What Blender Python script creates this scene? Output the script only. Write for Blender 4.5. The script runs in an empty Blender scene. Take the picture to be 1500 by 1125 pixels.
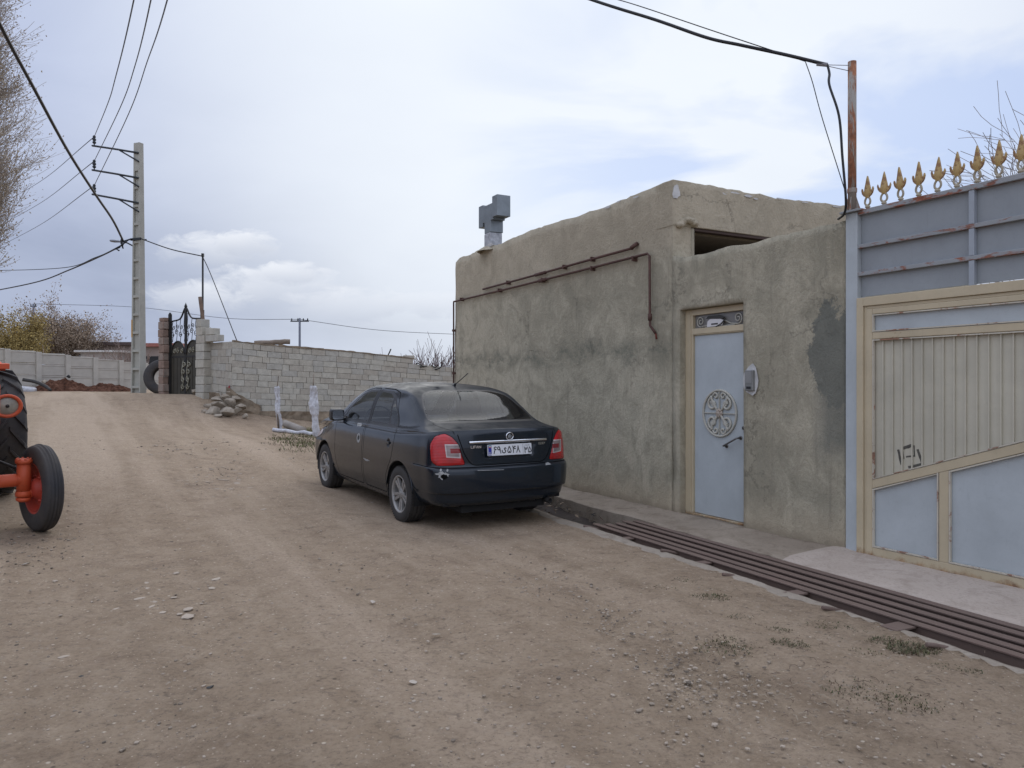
import bpy, bmesh, math, random
import numpy as np
from mathutils import Vector, Matrix, noise
PI = math.pi
scene = bpy.context.scene
COL = scene.collection
rnd = random.Random(7)
V = Vector

# ---------------------------------------------------------------- objects
def tag(o, label=None, cat=None, group=None, kind=None):
    if label: o['label'] = label
    if cat: o['category'] = cat
    if group: o['group'] = group
    if kind: o['kind'] = kind
    return o

def empty(name, label, cat, loc=(0, 0, 0), rz=0.0, group=None, mat=None):
    o = bpy.data.objects.new(name, None)
    COL.objects.link(o)
    o.empty_display_size = .2
    if mat is not None: o.matrix_world = mat
    else:
        o.location = loc
        o.rotation_euler = (0, 0, rz)
    return tag(o, label, cat, group)

def copy_tree(o, parent=None):
    c = o.copy()
    COL.objects.link(c)
    if parent is not None:
        c.parent = parent
        c.matrix_parent_inverse = o.matrix_parent_inverse.copy()
    for ch in [x for x in bpy.data.objects if x.parent == o]:
        copy_tree(ch, c)
    return c

class MB:
    """collects geometry, then links it as one mesh object"""
    def __init__(s): s.v = []; s.f = []; s.m = []; s.s = []
    def add(s, verts, faces, mi=0, sm=False, M=None):
        b = len(s.v)
        s.v += [tuple(M @ V(p)) for p in verts] if M is not None else [tuple(p) for p in verts]
        for f in faces:
            s.f.append([b + i for i in f]); s.m.append(mi); s.s.append(sm)
    def box(s, x0, x1, y0, y1, z0, z1, mi=0, M=None):
        x0, x1 = sorted((x0, x1)); y0, y1 = sorted((y0, y1)); z0, z1 = sorted((z0, z1))
        s.add([(x0,y0,z0),(x1,y0,z0),(x1,y1,z0),(x0,y1,z0),(x0,y0,z1),(x1,y0,z1),(x1,y1,z1),(x0,y1,z1)],
              [(0,3,2,1),(4,5,6,7),(0,1,5,4),(1,2,6,5),(2,3,7,6),(3,0,4,7)], mi, False, M)
    def prism(s, poly, h0, h1, M=None, mi=0):
        """poly in local xy, extruded along z"""
        a = sum(poly[i][0]*poly[(i+1) % len(poly)][1]-poly[(i+1) % len(poly)][0]*poly[i][1] for i in range(len(poly)))
        if a < 0: poly = poly[::-1]
        n = len(poly)
        s.add([(p[0], p[1], h0) for p in poly]+[(p[0], p[1], h1) for p in poly],
              [tuple(range(n))[::-1], tuple(range(n, 2*n))]+[(i, (i+1) % n, n+(i+1) % n, n+i) for i in range(n)], mi, False, M)
    def tube(s, pts, r, n=8, mi=0, cap=True, M=None, closed=False):
        pts = [V(p) for p in pts]
        k = len(pts)
        rs = [r]*k if not hasattr(r, '__len__') else r
        vs = []; fs = []
        up = None
        for i, p in enumerate(pts):
            if closed: t = pts[(i+1) % k]-pts[i-1]
            else: t = pts[min(i+1, k-1)]-pts[max(i-1, 0)]
            if t.length < 1e-9: t = V((0, 0, 1))
            t.normalize()
            if up is None:
                up = V((0, 0, 1)) if abs(t.z) < .9 else V((1, 0, 0))
            e1 = (up-t*up.dot(t))
            if e1.length < 1e-6: e1 = t.orthogonal()
            e1.normalize(); up = e1
            e2 = t.cross(e1)
            for j in range(n):
                a = 2*PI*j/n
                vs.append(p+(e1*math.cos(a)+e2*math.sin(a))*rs[i])
        for i in range(k if closed else k-1):
            for j in range(n):
                i2 = (i+1) % k
                fs.append((i*n+j, i*n+(j+1) % n, i2*n+(j+1) % n, i2*n+j))
        if cap and not closed:
            fs.append(tuple(range(n))[::-1]); fs.append(tuple((k-1)*n+j for j in range(n)))
        s.add(vs, fs, mi, n > 4, M)
    def lathe(s, prof, n=24, M=None, mi=0, closed=False):
        """prof: (radius, height) pairs, turned round local z"""
        k = len(prof); vs = []; fs = []
        for r, h in prof:
            for j in range(n):
                a = 2*PI*j/n
                vs.append((r*math.cos(a), r*math.sin(a), h))
        for i in range(k if closed else k-1):
            i2 = (i+1) % k
            for j in range(n):
                fs.append((i*n+j, i*n+(j+1) % n, i2*n+(j+1) % n, i2*n+j))
        s.add(vs, fs, mi, True, M)
    def build(s, name, mats, parent=None, bevel=0, seg=2, autosmooth=None):
        me = bpy.data.meshes.new(name)
        me.from_pydata(s.v, [], s.f)
        if not isinstance(mats, (list, tuple)): mats = [mats]
        for m in mats: me.materials.append(m)
        me.polygons.foreach_set('material_index', s.m)
        me.polygons.foreach_set('use_smooth', s.s)
        me.update()
        if bevel:
            bm = bmesh.new(); bm.from_mesh(me)
            ed = [e for e in bm.edges if len(e.link_faces) == 2 and e.calc_face_angle(0) > .5]
            bmesh.ops.bevel(bm, geom=ed, offset=bevel, segments=seg, profile=.5, affect='EDGES', clamp_overlap=True)
            bm.to_mesh(me); bm.free()
        o = bpy.data.objects.new(name, me)
        COL.objects.link(o)
        if parent is not None: o.parent = parent
        return o

def Tr(x, y, z): return Matrix.Translation((x, y, z))
def Rz(a): return Matrix.Rotation(a, 4, 'Z')
def Rx(a): return Matrix.Rotation(a, 4, 'X')
def Ry(a): return Matrix.Rotation(a, 4, 'Y')
def basis(o, x, y, z):
    return Matrix(((x[0], y[0], z[0], o[0]), (x[1], y[1], z[1], o[1]), (x[2], y[2], z[2], o[2]), (0, 0, 0, 1)))
def pchip(xs, ys, q):
    xs = np.asarray(xs, float); ys = np.asarray(ys, float); q = np.asarray(q, float)
    h = np.diff(xs); d = np.diff(ys)/h
    m = np.zeros_like(ys)
    m[0] = d[0]; m[-1] = d[-1]
    for i in range(1, len(xs)-1):
        if d[i-1]*d[i] > 0:
            w1 = 2*h[i]+h[i-1]; w2 = h[i]+2*h[i-1]
            m[i] = (w1+w2)/(w1/d[i-1]+w2/d[i])
    i = np.clip(np.searchsorted(xs, q)-1, 0, len(xs)-2)
    t = np.clip((q-xs[i])/h[i], 0, 1)
    return ((2*t**3-3*t**2+1)*ys[i]+(t**3-2*t**2+t)*h[i]*m[i]+(-2*t**3+3*t**2)*ys[i+1]+(t**3-t**2)*h[i]*m[i+1])
def spline(pts, n=6):
    """Catmull-Rom through 3-D points"""
    P = [V(p) for p in pts]
    P = [P[0]*2-P[1]]+P+[P[-1]*2-P[-2]]
    out = []
    for i in range(1, len(P)-2):
        for k in range(n):
            t = k/n
            a, b, c, d = P[i-1:i+3]
            out.append(.5*((2*b)+(c-a)*t+(2*a-5*b+4*c-d)*t*t+(3*b-a-3*c+d)*t**3))
    out.append(P[-2])
    return out

# the photograph's camera: 1110 px focal length, eye 1.5 m up, level
FX, CX, CY, EYE = 1110., 750., 562.5, 1.5
def at(px, py, Y): return V(((px-CX)/FX*Y, Y, EYE-(py-CY)/FX*Y))

# ---------------------------------------------------------------- materials
class Mat:
    def __init__(s, name, rough=.7, metal=0., spec=.5, col=None):
        s.m = bpy.data.materials.new(name); s.m.use_nodes = True
        s.nt = s.m.node_tree
        s.b = s.nt.nodes['Principled BSDF']
        s.b.inputs['Roughness'].default_value = rough
        s.b.inputs['Metallic'].default_value = metal
        s.b.inputs['Specular IOR Level'].default_value = spec
        if col: s.b.inputs['Base Color'].default_value = (*col, 1)
        s.tc = s.nt.nodes.new('ShaderNodeTexCoord')
        s.obj = s.tc.outputs['Object']
    def n(s, t, **kw):
        nd = s.nt.nodes.new('ShaderNode'+t)
        for k, v in kw.items():
            key = k.replace('_', ' ')
            if key in nd.inputs:
                s.put(nd.inputs[key], v)
            else: setattr(nd, k, v)
        return nd
    def put(s, inp, v):
        if isinstance(v, bpy.types.NodeSocket): s.nt.links.new(v, inp)
        elif isinstance(v, (tuple, list)) and inp.type == 'RGBA' and len(v) == 3: inp.default_value = (*v, 1)
        else: inp.default_value = v
    def map(s, scale=(1, 1, 1), rot=(0, 0, 0), loc=(0, 0, 0), vec=None):
        nd = s.n('Mapping'); s.put(nd.inputs['Vector'], vec or s.obj)
        nd.inputs['Scale'].default_value = scale; nd.inputs['Rotation'].default_value = rot; nd.inputs['Location'].default_value = loc
        return nd.outputs[0]
    def noise(s, scale=5, detail=6, rough=.55, vec=None, dist=0.):
        nd = s.n('TexNoise', Scale=scale, Detail=detail, Roughness=rough, Distortion=dist)
        s.put(nd.inputs['Vector'], vec or s.obj)
        return nd.outputs['Fac']
    def vor(s, scale=10, vec=None, feature='F1', out='Distance', rand=1.):
        nd = s.n('TexVoronoi', feature=feature, Scale=scale, Randomness=rand)
        s.put(nd.inputs['Vector'], vec or s.obj)
        return nd.outputs[out]
    def ramp(s, fac, stops, interp='LINEAR'):
        nd = s.n('ValToRGB'); s.put(nd.inputs[0], fac)
        cr = nd.color_ramp; cr.interpolation = interp
        while len(cr.elements) < len(stops): cr.elements.new(.5)
        for e, (p, c) in zip(cr.elements, stops):
            e.position = p
            e.color = (c, c, c, 1) if not hasattr(c, '__len__') else (*c, 1)
        return nd.outputs[0]
    def mix(s, fac, a, b, mode='MIX'):
        nd = s.n('Mix', data_type='RGBA', blend_type=mode)
        s.put(nd.inputs[0], fac); s.put(nd.inputs[6], a); s.put(nd.inputs[7], b)
        return nd.outputs[2]
    def math(s, op, a, b=0., c=0., clamp=False):
        nd = s.n('Math', operation=op, use_clamp=clamp)
        s.put(nd.inputs[0], a); s.put(nd.inputs[1], b); s.put(nd.inputs[2], c)
        return nd.outputs[0]
    def xyz(s, vec=None):
        nd = s.n('SeparateXYZ'); s.put(nd.inputs[0], vec or s.obj)
        return nd.outputs
    def band(s, v, lo, hi, soft):
        """1 between lo and hi"""
        a = s.n('MapRange', From_Min=lo-soft, From_Max=lo+soft); s.put(a.inputs[0], v)
        b = s.n('MapRange', From_Min=hi-soft, From_Max=hi+soft); s.put(b.inputs[0], v)
        return s.math('MULTIPLY', a.outputs[0], s.math('SUBTRACT', 1., b.outputs[0]))
    def base(s, c): s.put(s.b.inputs['Base Color'], c); return s
    def rough(s, c): s.put(s.b.inputs['Roughness'], c); return s
    def bump(s, h, strength=.4, dist=.02, prev=None):
        nd = s.n('Bump', Strength=strength, Distance=dist); s.put(nd.inputs['Height'], h)
        if prev is not None: s.put(nd.inputs['Normal'], prev)
        s.put(s.b.inputs['Normal'], nd.outputs[0])
        return nd.outputs[0]

def simple(name, col, rough=.7, metal=0., var=.25, scale=6., bump=.0, bscale=60., col2=None, spec=.5):
    m = Mat(name, rough, metal, spec)
    c2 = col2 or tuple(x*(1-var) for x in col)
    m.base(m.ramp(m.noise(scale, 8, .65), [(.3, c2), (.7, col)]))
    if bump: m.bump(m.noise(bscale, 6), bump, .01)
    return m.m

def painted(name, col, rust=.5, rough=.45, rustcol=(.16, .06, .03), rscale=5., stretch=(1, 1, 1), thr=.66):
    """paint with rust showing through in spots"""
    m = Mat(name, rough)
    c = m.mix(m.ramp(m.noise(2.2, 6, .6), [(.3, 0), (.75, 1)]), col, tuple(x*.82 for x in col))
    c = m.mix(m.ramp(m.noise(30, 5, .7), [(.55, 0), (.8, .5)]), c, tuple(x*.7+.01 for x in col))
    vec = m.map(stretch)
    r = m.ramp(m.noise(rscale, 10, .72, vec, .4), [(thr, 0), (thr+.05, rust)])
    r2 = m.ramp(m.noise(rscale*6, 6, .6), [(.35, rustcol), (.7, tuple(min(1, x*2.2) for x in rustcol))])
    m.base(m.mix(r, c, r2))
    m.rough(m.math('ADD', m.math('MULTIPLY', r, .4), rough))
    run = m.ramp(m.noise(7., 8, .7, m.map((6, 6, .35)), .1), [(.60, 0), (.74, .30)])
    dirt = m.ramp(m.noise(1.3, 8, .7, None, .6), [(.45, 0), (.75, .28)])
    c0 = m.mix(m.math('ADD', run, dirt, clamp=True), m.mix(r, c, r2), tuple(x*.5+.03 for x in col))
    m.base(c0)
    b1 = m.bump(m.noise(2.2, 3, .5), .35, .03)
    m.bump(m.noise(16, 6), .18, .008, b1)
    return m.m
# ---------------------------------------------------------------- ground shape
ctrl = [(0,0,0),(0,3,0),(3,3.5,-.02),(-4,3,.06),(-9,3,.2),(6,0,-.02),(0,-8,0),(-8,-8,.1),(8,-8,0),
 (2.97,6.73,0),(1.4,5.6,0),(-1.06,14.2,.06),(.9,10,.02),(4.5,4,-.02),(5,9,0),(-1.13,8.2,.02),(-2.49,10.4,.09),(.11,8.97,.015),
 (-4.46,7.2,.115),(-5.9,8.6,.25),(-6.4,8.2,.26),(-9,9,.45),(-12.8,26,1.2),(-10.6,24.5,1.17),(-9.3,23,1.15),(-8.3,21.7,.72),(-6,22.0,.30),(-4,23.0,.14),
 (-1.5,18,.06),(-5.35,18,.24),(-6.75,15,.45),(-11.7,20,.86),(-15,20,.9),(-20,20,1.0),(-18,27,1.27),(-22,30,1.3),(-14,32,1.25),
 (2,20,.05),(8,20,.05),(-3,14,.2),(-4.5,11,.22),(-16,12,.8),(10,30,.1),(-5,30,.5),(-40,40,1.2),(-40,10,1.4),(-30,-10,.5),(30,-10,0),(40,40,.2),(0,60,.4),(-60,90,1.0),(60,90,.3),(-20,-40,.2),(30,-40,0)]
_P = np.array(ctrl, float)
def _phi(r): return np.where(r > 1e-9, r*r*np.log(r+1e-12), 0.)
_n = len(_P)
_K = _phi(np.hypot(_P[:, 0, None]-_P[None, :, 0], _P[:, 1, None]-_P[None, :, 1]))+np.eye(_n)*.02
_Q = np.c_[np.ones(_n), _P[:, :2]]
_w = np.linalg.solve(np.block([[_K, _Q], [_Q.T, np.zeros((3, 3))]]), np.r_[_P[:, 2], 0, 0, 0])
def hzs(x, y):
    x = np.asarray(x, float); y = np.asarray(y, float)
    out = _w[_n]+_w[_n+1]*x+_w[_n+2]*y
    for i in range(_n): out = out+_w[i]*_phi(np.hypot(x-_P[i, 0], y-_P[i, 1]))
    return out
def hz(x, y): return float(hzs(x, y))

# facade frame: local x along the wall away from the camera, y out to the road
WU = V((-.4755, .8797, 0)); WN = V((-.8797, -.4755, 0)); WO = V((2.97, 6.73, 0))
WM = basis(WO, WU, WN, (0, 0, 1))
WMi = WM.inverted()
def nfar(u): return .74-.0475*u
def nnear(u): return 1.396-.039*u

def ground():
    def axis(lo, hi, fine0, fine1, step, grow=1.10):
        a = list(np.arange(fine0, fine1, step))
        s = step; x = a[-1]
        while x < hi: s *= grow; x += s; a.append(x)
        s = step; x = a[0]; b = []
        while x > lo: s *= grow; x -= s; b.append(x)
        return np.array(b[::-1]+a)
    xs = axis(-350, 350, -6.5, 5.0, .055); ys = axis(-60, 600, 1.8, 12., .055)
    X, Y = np.meshgrid(xs, ys)
    far = np.clip((np.hypot(X, Y)-60)/80, 0, 1)
    Z = hzs(np.clip(X, -70, 70), np.clip(Y, -45, 100))
    Z = Z*(1-far)+.4*far
    U = (X-WO.x)*WU.x+(Y-WO.y)*WU.y; N = (X-WO.x)*WN.x+(Y-WO.y)*WN.y
    # small real relief: ruts along the road and lumps
    nz = np.zeros_like(Z)
    for j in range(Z.shape[0]):
        for i in range(Z.shape[1]):
            if -8 < X[j, i] < 6 and 1 < Y[j, i] < 26:
                p = V((U[j, i]*.35, N[j, i]*1.6, 0))
                nz[j, i] = noise.noise(p)*.026+noise.noise(V((U[j, i]*.12, N[j, i]*.8, 9)))*.02+noise.noise(V((X[j, i]*2.3, Y[j, i]*2.3, 3)))*.008+noise.noise(V((X[j, i]*7, Y[j, i]*7, 5)))*.0045
    Z += nz
    ditch = (U > -5.2) & (U < 9.5) & (N < nnear(U)+.07) & (N > nfar(U)-.12)
    under = (U > -5.2) & (U < 8.6) & (N <= nfar(U)-.12) & (N > -1.5)
    Z = np.where(ditch, -.45, Z); Z = np.where(under, Z-.12, Z)
    mb = MB()
    ny, nx = Z.shape
    mb.v = np.c_[X.ravel(), Y.ravel(), Z.ravel()].tolist()
    idx = np.arange(ny*nx).reshape(ny, nx)
    mb.f = np.stack([idx[:-1, :-1], idx[:-1, 1:], idx[1:, 1:], idx[1:, :-1]], -1).reshape(-1, 4).tolist()
    mb.m = [0]*len(mb.f); mb.s = [True]*len(mb.f)
    m = Mat('dirt', .95, spec=.2)
    # road-aligned coordinates
    rv = m.map((1, 1, 1), (0, 0, math.radians(-30.5)))
    streak = m.noise(1., 8, .6, m.map((3.2, .22, 1), vec=rv), .3)
    blot = m.noise(.55, 7, .6, None, .5)
    med = m.noise(4.5, 9, .7, None, .4)
    track = m.noise(1., 6, .55, m.map((1.05, .055, 1), vec=rv), .15)
    fine = m.noise(38, 8, .75)
    c = m.ramp(streak, [(.3, (0.242, 0.177, 0.117)), (.5, (0.334, 0.250, 0.169)), (.68, (0.422, 0.323, 0.226))])
    c = m.mix(m.ramp(blot, [(.38, 0), (.62, .7)]), c, (0.338, 0.251, 0.168))
    c = m.mix(m.ramp(med, [(.42, .0), (.68, .75)]), c, (0.435, 0.337, 0.238))
    c = m.mix(m.ramp(m.noise(2.1, 8, .7, None, .8), [(.52, 0), (.7, .6)]), c, (0.202, 0.141, 0.094))
    c = m.mix(m.ramp(track, [(.5, 0), (.60, .62), (.68, .62), (.76, 0)]), c, (0.466, 0.359, 0.258))
    c = m.mix(m.ramp(track, [(.30, .5), (.42, 0)]), c, (0.217, 0.154, 0.102))
    c = m.mix(m.ramp(fine, [(.3, .75), (.5, 0)]), c, (0.189, 0.140, 0.097))
    c = m.mix(m.ramp(fine, [(.56, 0), (.78, .6)]), c, (0.554, 0.454, 0.340))
    mid = m.noise(13, 10, .78, None, .5)
    c = m.mix(m.ramp(mid, [(.30, .7), (.46, 0)]), c, (0.110, 0.086, 0.068))
    c = m.mix(m.ramp(mid, [(.56, 0), (.74, .6)]), c, (0.382, 0.328, 0.273))
    # pebbles pressed into the surface: two sizes
    for sc, lo in ((26., .30), (60., .28)):
        d = m.n('TexVoronoi', feature='F1', Scale=sc); m.put(d.inputs['Vector'], m.obj)
        cell = m.n('SeparateColor'); m.put(cell.inputs[0], d.outputs['Color'])
        peb = m.math('MULTIPLY', m.ramp(d.outputs['Distance'], [(.16, 1), (lo, 0)]), m.ramp(cell.outputs[0], [(.72, 0), (.76, 1)]))
        pc = m.ramp(cell.outputs[1], [(.15, (0.151, 0.115, 0.085)), (.5, (0.428, 0.333, 0.250)), (.9, (0.706, 0.598, 0.470))])
        c = m.mix(m.math('MULTIPLY', peb, .8), c, pc)
        if sc < 30: pebh = peb
    # grassy litter near the grating side
    u_n = m.xyz(m.map((1, 1, 1), (0, 0, 0)))
    m.base(c)
    h = m.math('ADD', m.math('MULTIPLY', med, 1.2), m.math('MULTIPLY_ADD', mid, 1.0, m.math('MULTIPLY', fine, .9)))
    h = m.math('ADD', h, m.math('MULTIPLY', pebh, .5))
    b1 = m.bump(h, .95, .026)
    m.bump(m.noise(120, 4, .7), .5, .006, b1)
    o = mb.build('ground', m.m)
    return tag(o, 'rutted dusty brown dirt road and open ground', 'ground', kind='structure')
ground()

# ---------------------------------------------------------------- sky, sun, camera
SUN = V((.16, .80, .62)).normalized()
def world():
    w = bpy.data.worlds.new('World'); scene.world = w; w.use_nodes = True
    nt = w.node_tree
    class W(Mat):
        def __init__(s):
            s.nt = nt
    k = W(); nt.nodes.clear()
    out = k.n('OutputWorld'); bg = k.n('Background'); nt.links.new(bg.outputs[0], out.inputs[0])
    tc = k.n('TexCoord'); d = tc.outputs['Generated']; k.obj = d
    sky = k.n('TexSky', sky_type='NISHITA', sun_disc=False, sun_elevation=math.asin(SUN.z), sun_rotation=math.atan2(SUN.x, SUN.y), altitude=1300.)
    x, y, z = k.xyz(d)
    zz = k.math('ADD', k.math('MAXIMUM', z, 0.), .16)
    cv = k.n('CombineXYZ'); k.put(cv.inputs[0], k.math('DIVIDE', x, zz)); k.put(cv.inputs[1], k.math('DIVIDE', y, zz))
    p = cv.outputs[0]
    def lobe(dv, lo, hi):
        dp = k.n('VectorMath', operation='DOT_PRODUCT'); k.put(dp.inputs[0], d); dp.inputs[1].default_value = V(dv).normalized()
        mr = k.n('MapRange', From_Min=lo, From_Max=hi, interpolation_type='SMOOTHSTEP'); k.put(mr.inputs[0], dp.outputs['Value'])
        return mr.outputs[0]
    n1 = k.noise(.55, 7, .5, p, .5); n2 = k.noise(1.7, 7, .55, p, .7)
    lay = k.math('ADD', k.math('MULTIPLY', n1, .7), k.math('MULTIPLY', n2, .3))
    # overcast deck: lavender grey to white
    c = k.ramp(lay, [(.33, (.43, .495, .68)), (.5, (.52, .585, .77)), (.66, (.63, .695, .86))])
    # bank near the horizon is greyer
    hb = k.n('MapRange', From_Min=.07, From_Max=.37, interpolation_type='SMOOTHSTEP'); k.put(hb.inputs[0], z)
    low = k.ramp(k.noise(3.2, 7, .55, k.map((1, 1, 3.2), vec=d), .4), [(.34, (.31, .36, .49)), (.6, (.41, .465, .61))])
    c = k.mix(hb.outputs[0], low, c)
    # white glow of the veiled sun
    c = k.mix(k.math('MULTIPLY', lobe((.14, 1, .47), .76, .99), k.math('ADD', .60, k.math('MULTIPLY', n1, .6))), c, (.87, .92, .98))
    # blue gaps on the right
    gap = k.math('MULTIPLY', k.ramp(k.noise(1.25, 6, .5, p, .5), [(.44, 0), (.56, 1)]), lobe((.60, 1, .34), .80, .955))
    blue = k.mix(.45, (.40, .54, .93), k.mix(1., sky.outputs[0], (.1, .1, .1), 'MULTIPLY'))
    c = k.mix(k.math('MULTIPLY', gap, .6), c, blue)
    # cumulus heads low over the wall
    yy = k.math('MAXIMUM', y, .05)
    az = k.math('DIVIDE', x, yy); el = k.math('DIVIDE', z, yy)
    edge = k.noise(30, 8, .62, k.map((1, 1, 2.0), vec=d), .5); soft = k.noise(9, 6, .55, k.map((1, 1, 2.2), vec=d), .3)
    for a0, e0, wa, we, amt, tone in ((-.385, .178, .085, .026, .8, 1), (-.355, .186, .045, .020, .9, 1), (-.315, .128, .105, .032, .85, 1), (-.29, .146, .05, .018, .9, 1), (-.42, .112, .08, .024, .6, 1), (-.22, .104, .09, .026, .6, 1), (-.10, .105, .07, .020, .45, 1)):
        qa = k.math('POWER', k.math('DIVIDE', k.math('SUBTRACT', az, a0), wa), 2.); qe = k.math('POWER', k.math('DIVIDE', k.math('SUBTRACT', el, e0), we), 2.)
        q = k.math('ADD', k.math('ADD', qa, qe), k.math('MULTIPLY', k.math('SUBTRACT', edge, .5), 2.6))
        cm = k.math('MULTIPLY', k.ramp(q, [(.25, amt), (1.0, 0)]), k.ramp(soft, [(.3, .55), (.6, 1)]))
        # lit heads, greyer underneath
        shade = k.n('MapRange', From_Min=e0-we, From_Max=e0+we*.7); k.put(shade.inputs[0], el)
        c = k.mix(cm, c, k.mix(shade.outputs[0], (.48, .53, .64), (.84, .87, .93)) if tone else (.42, .47, .60))
    # brighter overhead and behind the viewer, added out of view to light the ground and walls
    zen = k.n('MapRange', From_Min=.42, From_Max=.85, interpolation_type='SMOOTHSTEP'); k.put(zen.inputs[0], z)
    back = k.n('MapRange', From_Min=.05, From_Max=-.75, interpolation_type='SMOOTHSTEP'); k.put(back.inputs[0], y)
    up = k.math('ADD', k.math('MULTIPLY', zen.outputs[0], .9), k.math('MULTIPLY', back.outputs[0], .8))
    c = k.mix(1., c, k.mix(up, (1., 1., 1.), (1.9, 1.86, 1.78)), 'MULTIPLY')
    sc = k.n('VectorMath', operation='SCALE'); k.put(sc.inputs[0], c); sc.inputs['Scale'].default_value = 8.9
    nt.links.new(sc.outputs[0], bg.inputs[0]); bg.inputs[1].default_value = .1
world()
L = bpy.data.lights.new('sun', 'SUN'); L.energy = .85; L.angle = math.radians(65); L.color = (1, .95, .88)
so = bpy.data.objects.new('sun', L); COL.objects.link(so)
so.rotation_euler = (-SUN).to_track_quat('-Z', 'Y').to_euler(); so.location = SUN*60
cam = bpy.data.cameras.new('camera'); cam.sensor_width = 36; cam.lens = FX/1500*36; cam.clip_end = 3000; cam.clip_start = .05
co = bpy.data.objects.new('camera', cam); COL.objects.link(co); co.location = (0, 0, EYE); co.rotation_euler = (PI/2, 0, 0)
scene.camera = co
scene.view_settings.view_transform = 'Standard'; scene.view_settings.look = 'None'
scene.view_settings.exposure = .25; scene.view_settings.gamma = 1
# ---------------------------------------------------------------- plaster
def plaster(name, top_brown=True, streak=True, damp=False):
    m = Mat(name, .93, spec=.25)
    u, n_, z = m.xyz()
    big = m.noise(.55, 7, .6, None, .6); med = m.noise(2.4, 9, .68, None, 1.1); fine = m.noise(26, 8, .7)
    c = m.ramp(big, [(.34, (0.336, 0.300, 0.218)), (.52, (0.435, 0.390, 0.288)), (.68, (0.500, 0.448, 0.335))])
    c = m.mix(m.ramp(med, [(.36, .75), (.54, 0)]), c, (0.287, 0.263, 0.192))
    c = m.mix(m.ramp(med, [(.54, 0), (.72, .65)]), c, (0.564, 0.506, 0.380))
    # trowel sweeps
    sw = m.noise(3.6, 10, .8, m.map((1.7, 1, .8), (0, .6, 0)), 2.4)
    c = m.mix(m.ramp(sw, [(.47, 0), (.5, .42), (.53, 0)]), c, (0.236, 0.213, 0.160))
    # rain runs
    run = m.noise(2.2, 8, .7, m.map((4.5, 1, .28)), .2)
    c = m.mix(m.ramp(run, [(.56, 0), (.72, .55)]), c, (0.218, 0.196, 0.148))
    if top_brown:
        wob = m.math('MULTIPLY_ADD', m.noise(1.2, 6, .6, None, .4), .5, z)
        tb = m.n('MapRange', From_Min=3.16, From_Max=3.42); m.put(tb.inputs[0], wob)
        c = m.mix(m.math('MULTIPLY', tb.outputs[0], .45), c, m.mix(med, (0.391, 0.325, 0.232), (0.512, 0.426, 0.310)))
    if streak:
        wz = m.math('MULTIPLY_ADD', m.noise(1.6, 8, .72, m.map((1, 1, .6)), .5), .7, z)
        bd = m.math('MULTIPLY', m.band(wz, 2.16, 2.36, .09), m.ramp(m.noise(14, 9, .75), [(.38, .35), (.55, 1)]))
        c = m.mix(m.math('MULTIPLY', bd, m.ramp(m.noise(2.6, 8, .7, m.map((1, 1, 2.4))), [(.36, 0), (.54, .8)])), c, (0.167, 0.166, 0.125))
    # paler, dusty skirt and darker line over the paving
    sk = m.band(m.math('MULTIPLY_ADD', m.noise(3, 7, .65), .35, z), -.4, .42, .16)
    c = m.mix(m.math('MULTIPLY', sk, .62), c, (0.483, 0.398, 0.280))
    sk2 = m.band(m.math('MULTIPLY_ADD', m.noise(5, 7, .65), .2, z), -.4, .19, .05)
    c = m.mix(m.math('MULTIPLY', sk2, .5), c, (0.218, 0.177, 0.125))
    # hairline cracks
    cr = m.vor(.75, m.map((1, 1, .75)), 'DISTANCE_TO_EDGE')
    nd = m.n('TexVoronoi', feature='DISTANCE_TO_EDGE', Scale=.8)
    dv = m.n('VectorMath', operation='ADD'); m.put(dv.inputs[0], m.obj)
    ncol = m.n('TexNoise', Scale=2.5, Detail=8., Roughness=.7); m.put(ncol.inputs['Vector'], m.obj)
    sc = m.n('VectorMath', operation='SCALE'); m.put(sc.inputs[0], ncol.outputs['Color']); sc.inputs['Scale'].default_value = .9
    m.put(dv.inputs[1], sc.outputs[0]); m.put(nd.inputs['Vector'], dv.outputs[0])
    ck = m.math('MULTIPLY', m.ramp(nd.outputs[0], [(.0, 1), (.009, 0)]), m.ramp(m.noise(1.1, 4, .5, m.map((1, 1, 1), loc=(3, 1, 7))), [(.5, 0), (.58, .4)]))
    c = m.mix(ck, c, (0.127, 0.112, 0.085))
    c = m.mix(m.ramp(fine, [(.28, .5), (.46, 0)]), c, (0.218, 0.199, 0.150))
    c = m.mix(m.ramp(fine, [(.58, 0), (.78, .38)]), c, (0.517, 0.476, 0.370))
    rg = .93
    if damp:
        # the wet blue-grey patch beside the gate
        e = m.math('POWER', m.math('DIVIDE', m.math('SUBTRACT', u, .10), .34), 2.)
        f = m.math('POWER', m.math('DIVIDE', m.math('SUBTRACT', z, 1.72), .55), 2.)
        dd = m.math('ADD', m.math('ADD', e, f), m.math('MULTIPLY', m.math('SUBTRACT', m.noise(2.1, 9, .72, None, .5), .5), 3.4))
        tail = m.band(u, -.1, .30, .10)
        t2 = m.math('MULTIPLY', m.band(m.math('MULTIPLY_ADD', m.noise(2.2, 6, .6), .7, z), 1.2, 1.9, .14), tail)
        w = m.math('MAXIMUM', m.ramp(m.math('ADD', dd, m.math('MULTIPLY', m.noise(24, 8, .7), .5)), [(.86, 1), (1.22, 0)]), m.math('MULTIPLY', t2, .8))
        c = m.mix(m.math('MULTIPLY', w, .88), c, m.mix(m.noise(5, 8, .65), (0.113, 0.116, 0.098), (0.201, 0.205, 0.172)))
    m.base(c)
    h = m.math('ADD', m.math('MULTIPLY', sw, 1.1), m.math('MULTIPLY', fine, .7))
    h = m.math('SUBTRACT', m.math('ADD', h, m.math('MULTIPLY', med, .7)), m.math('MULTIPLY', ck, .6))
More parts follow.
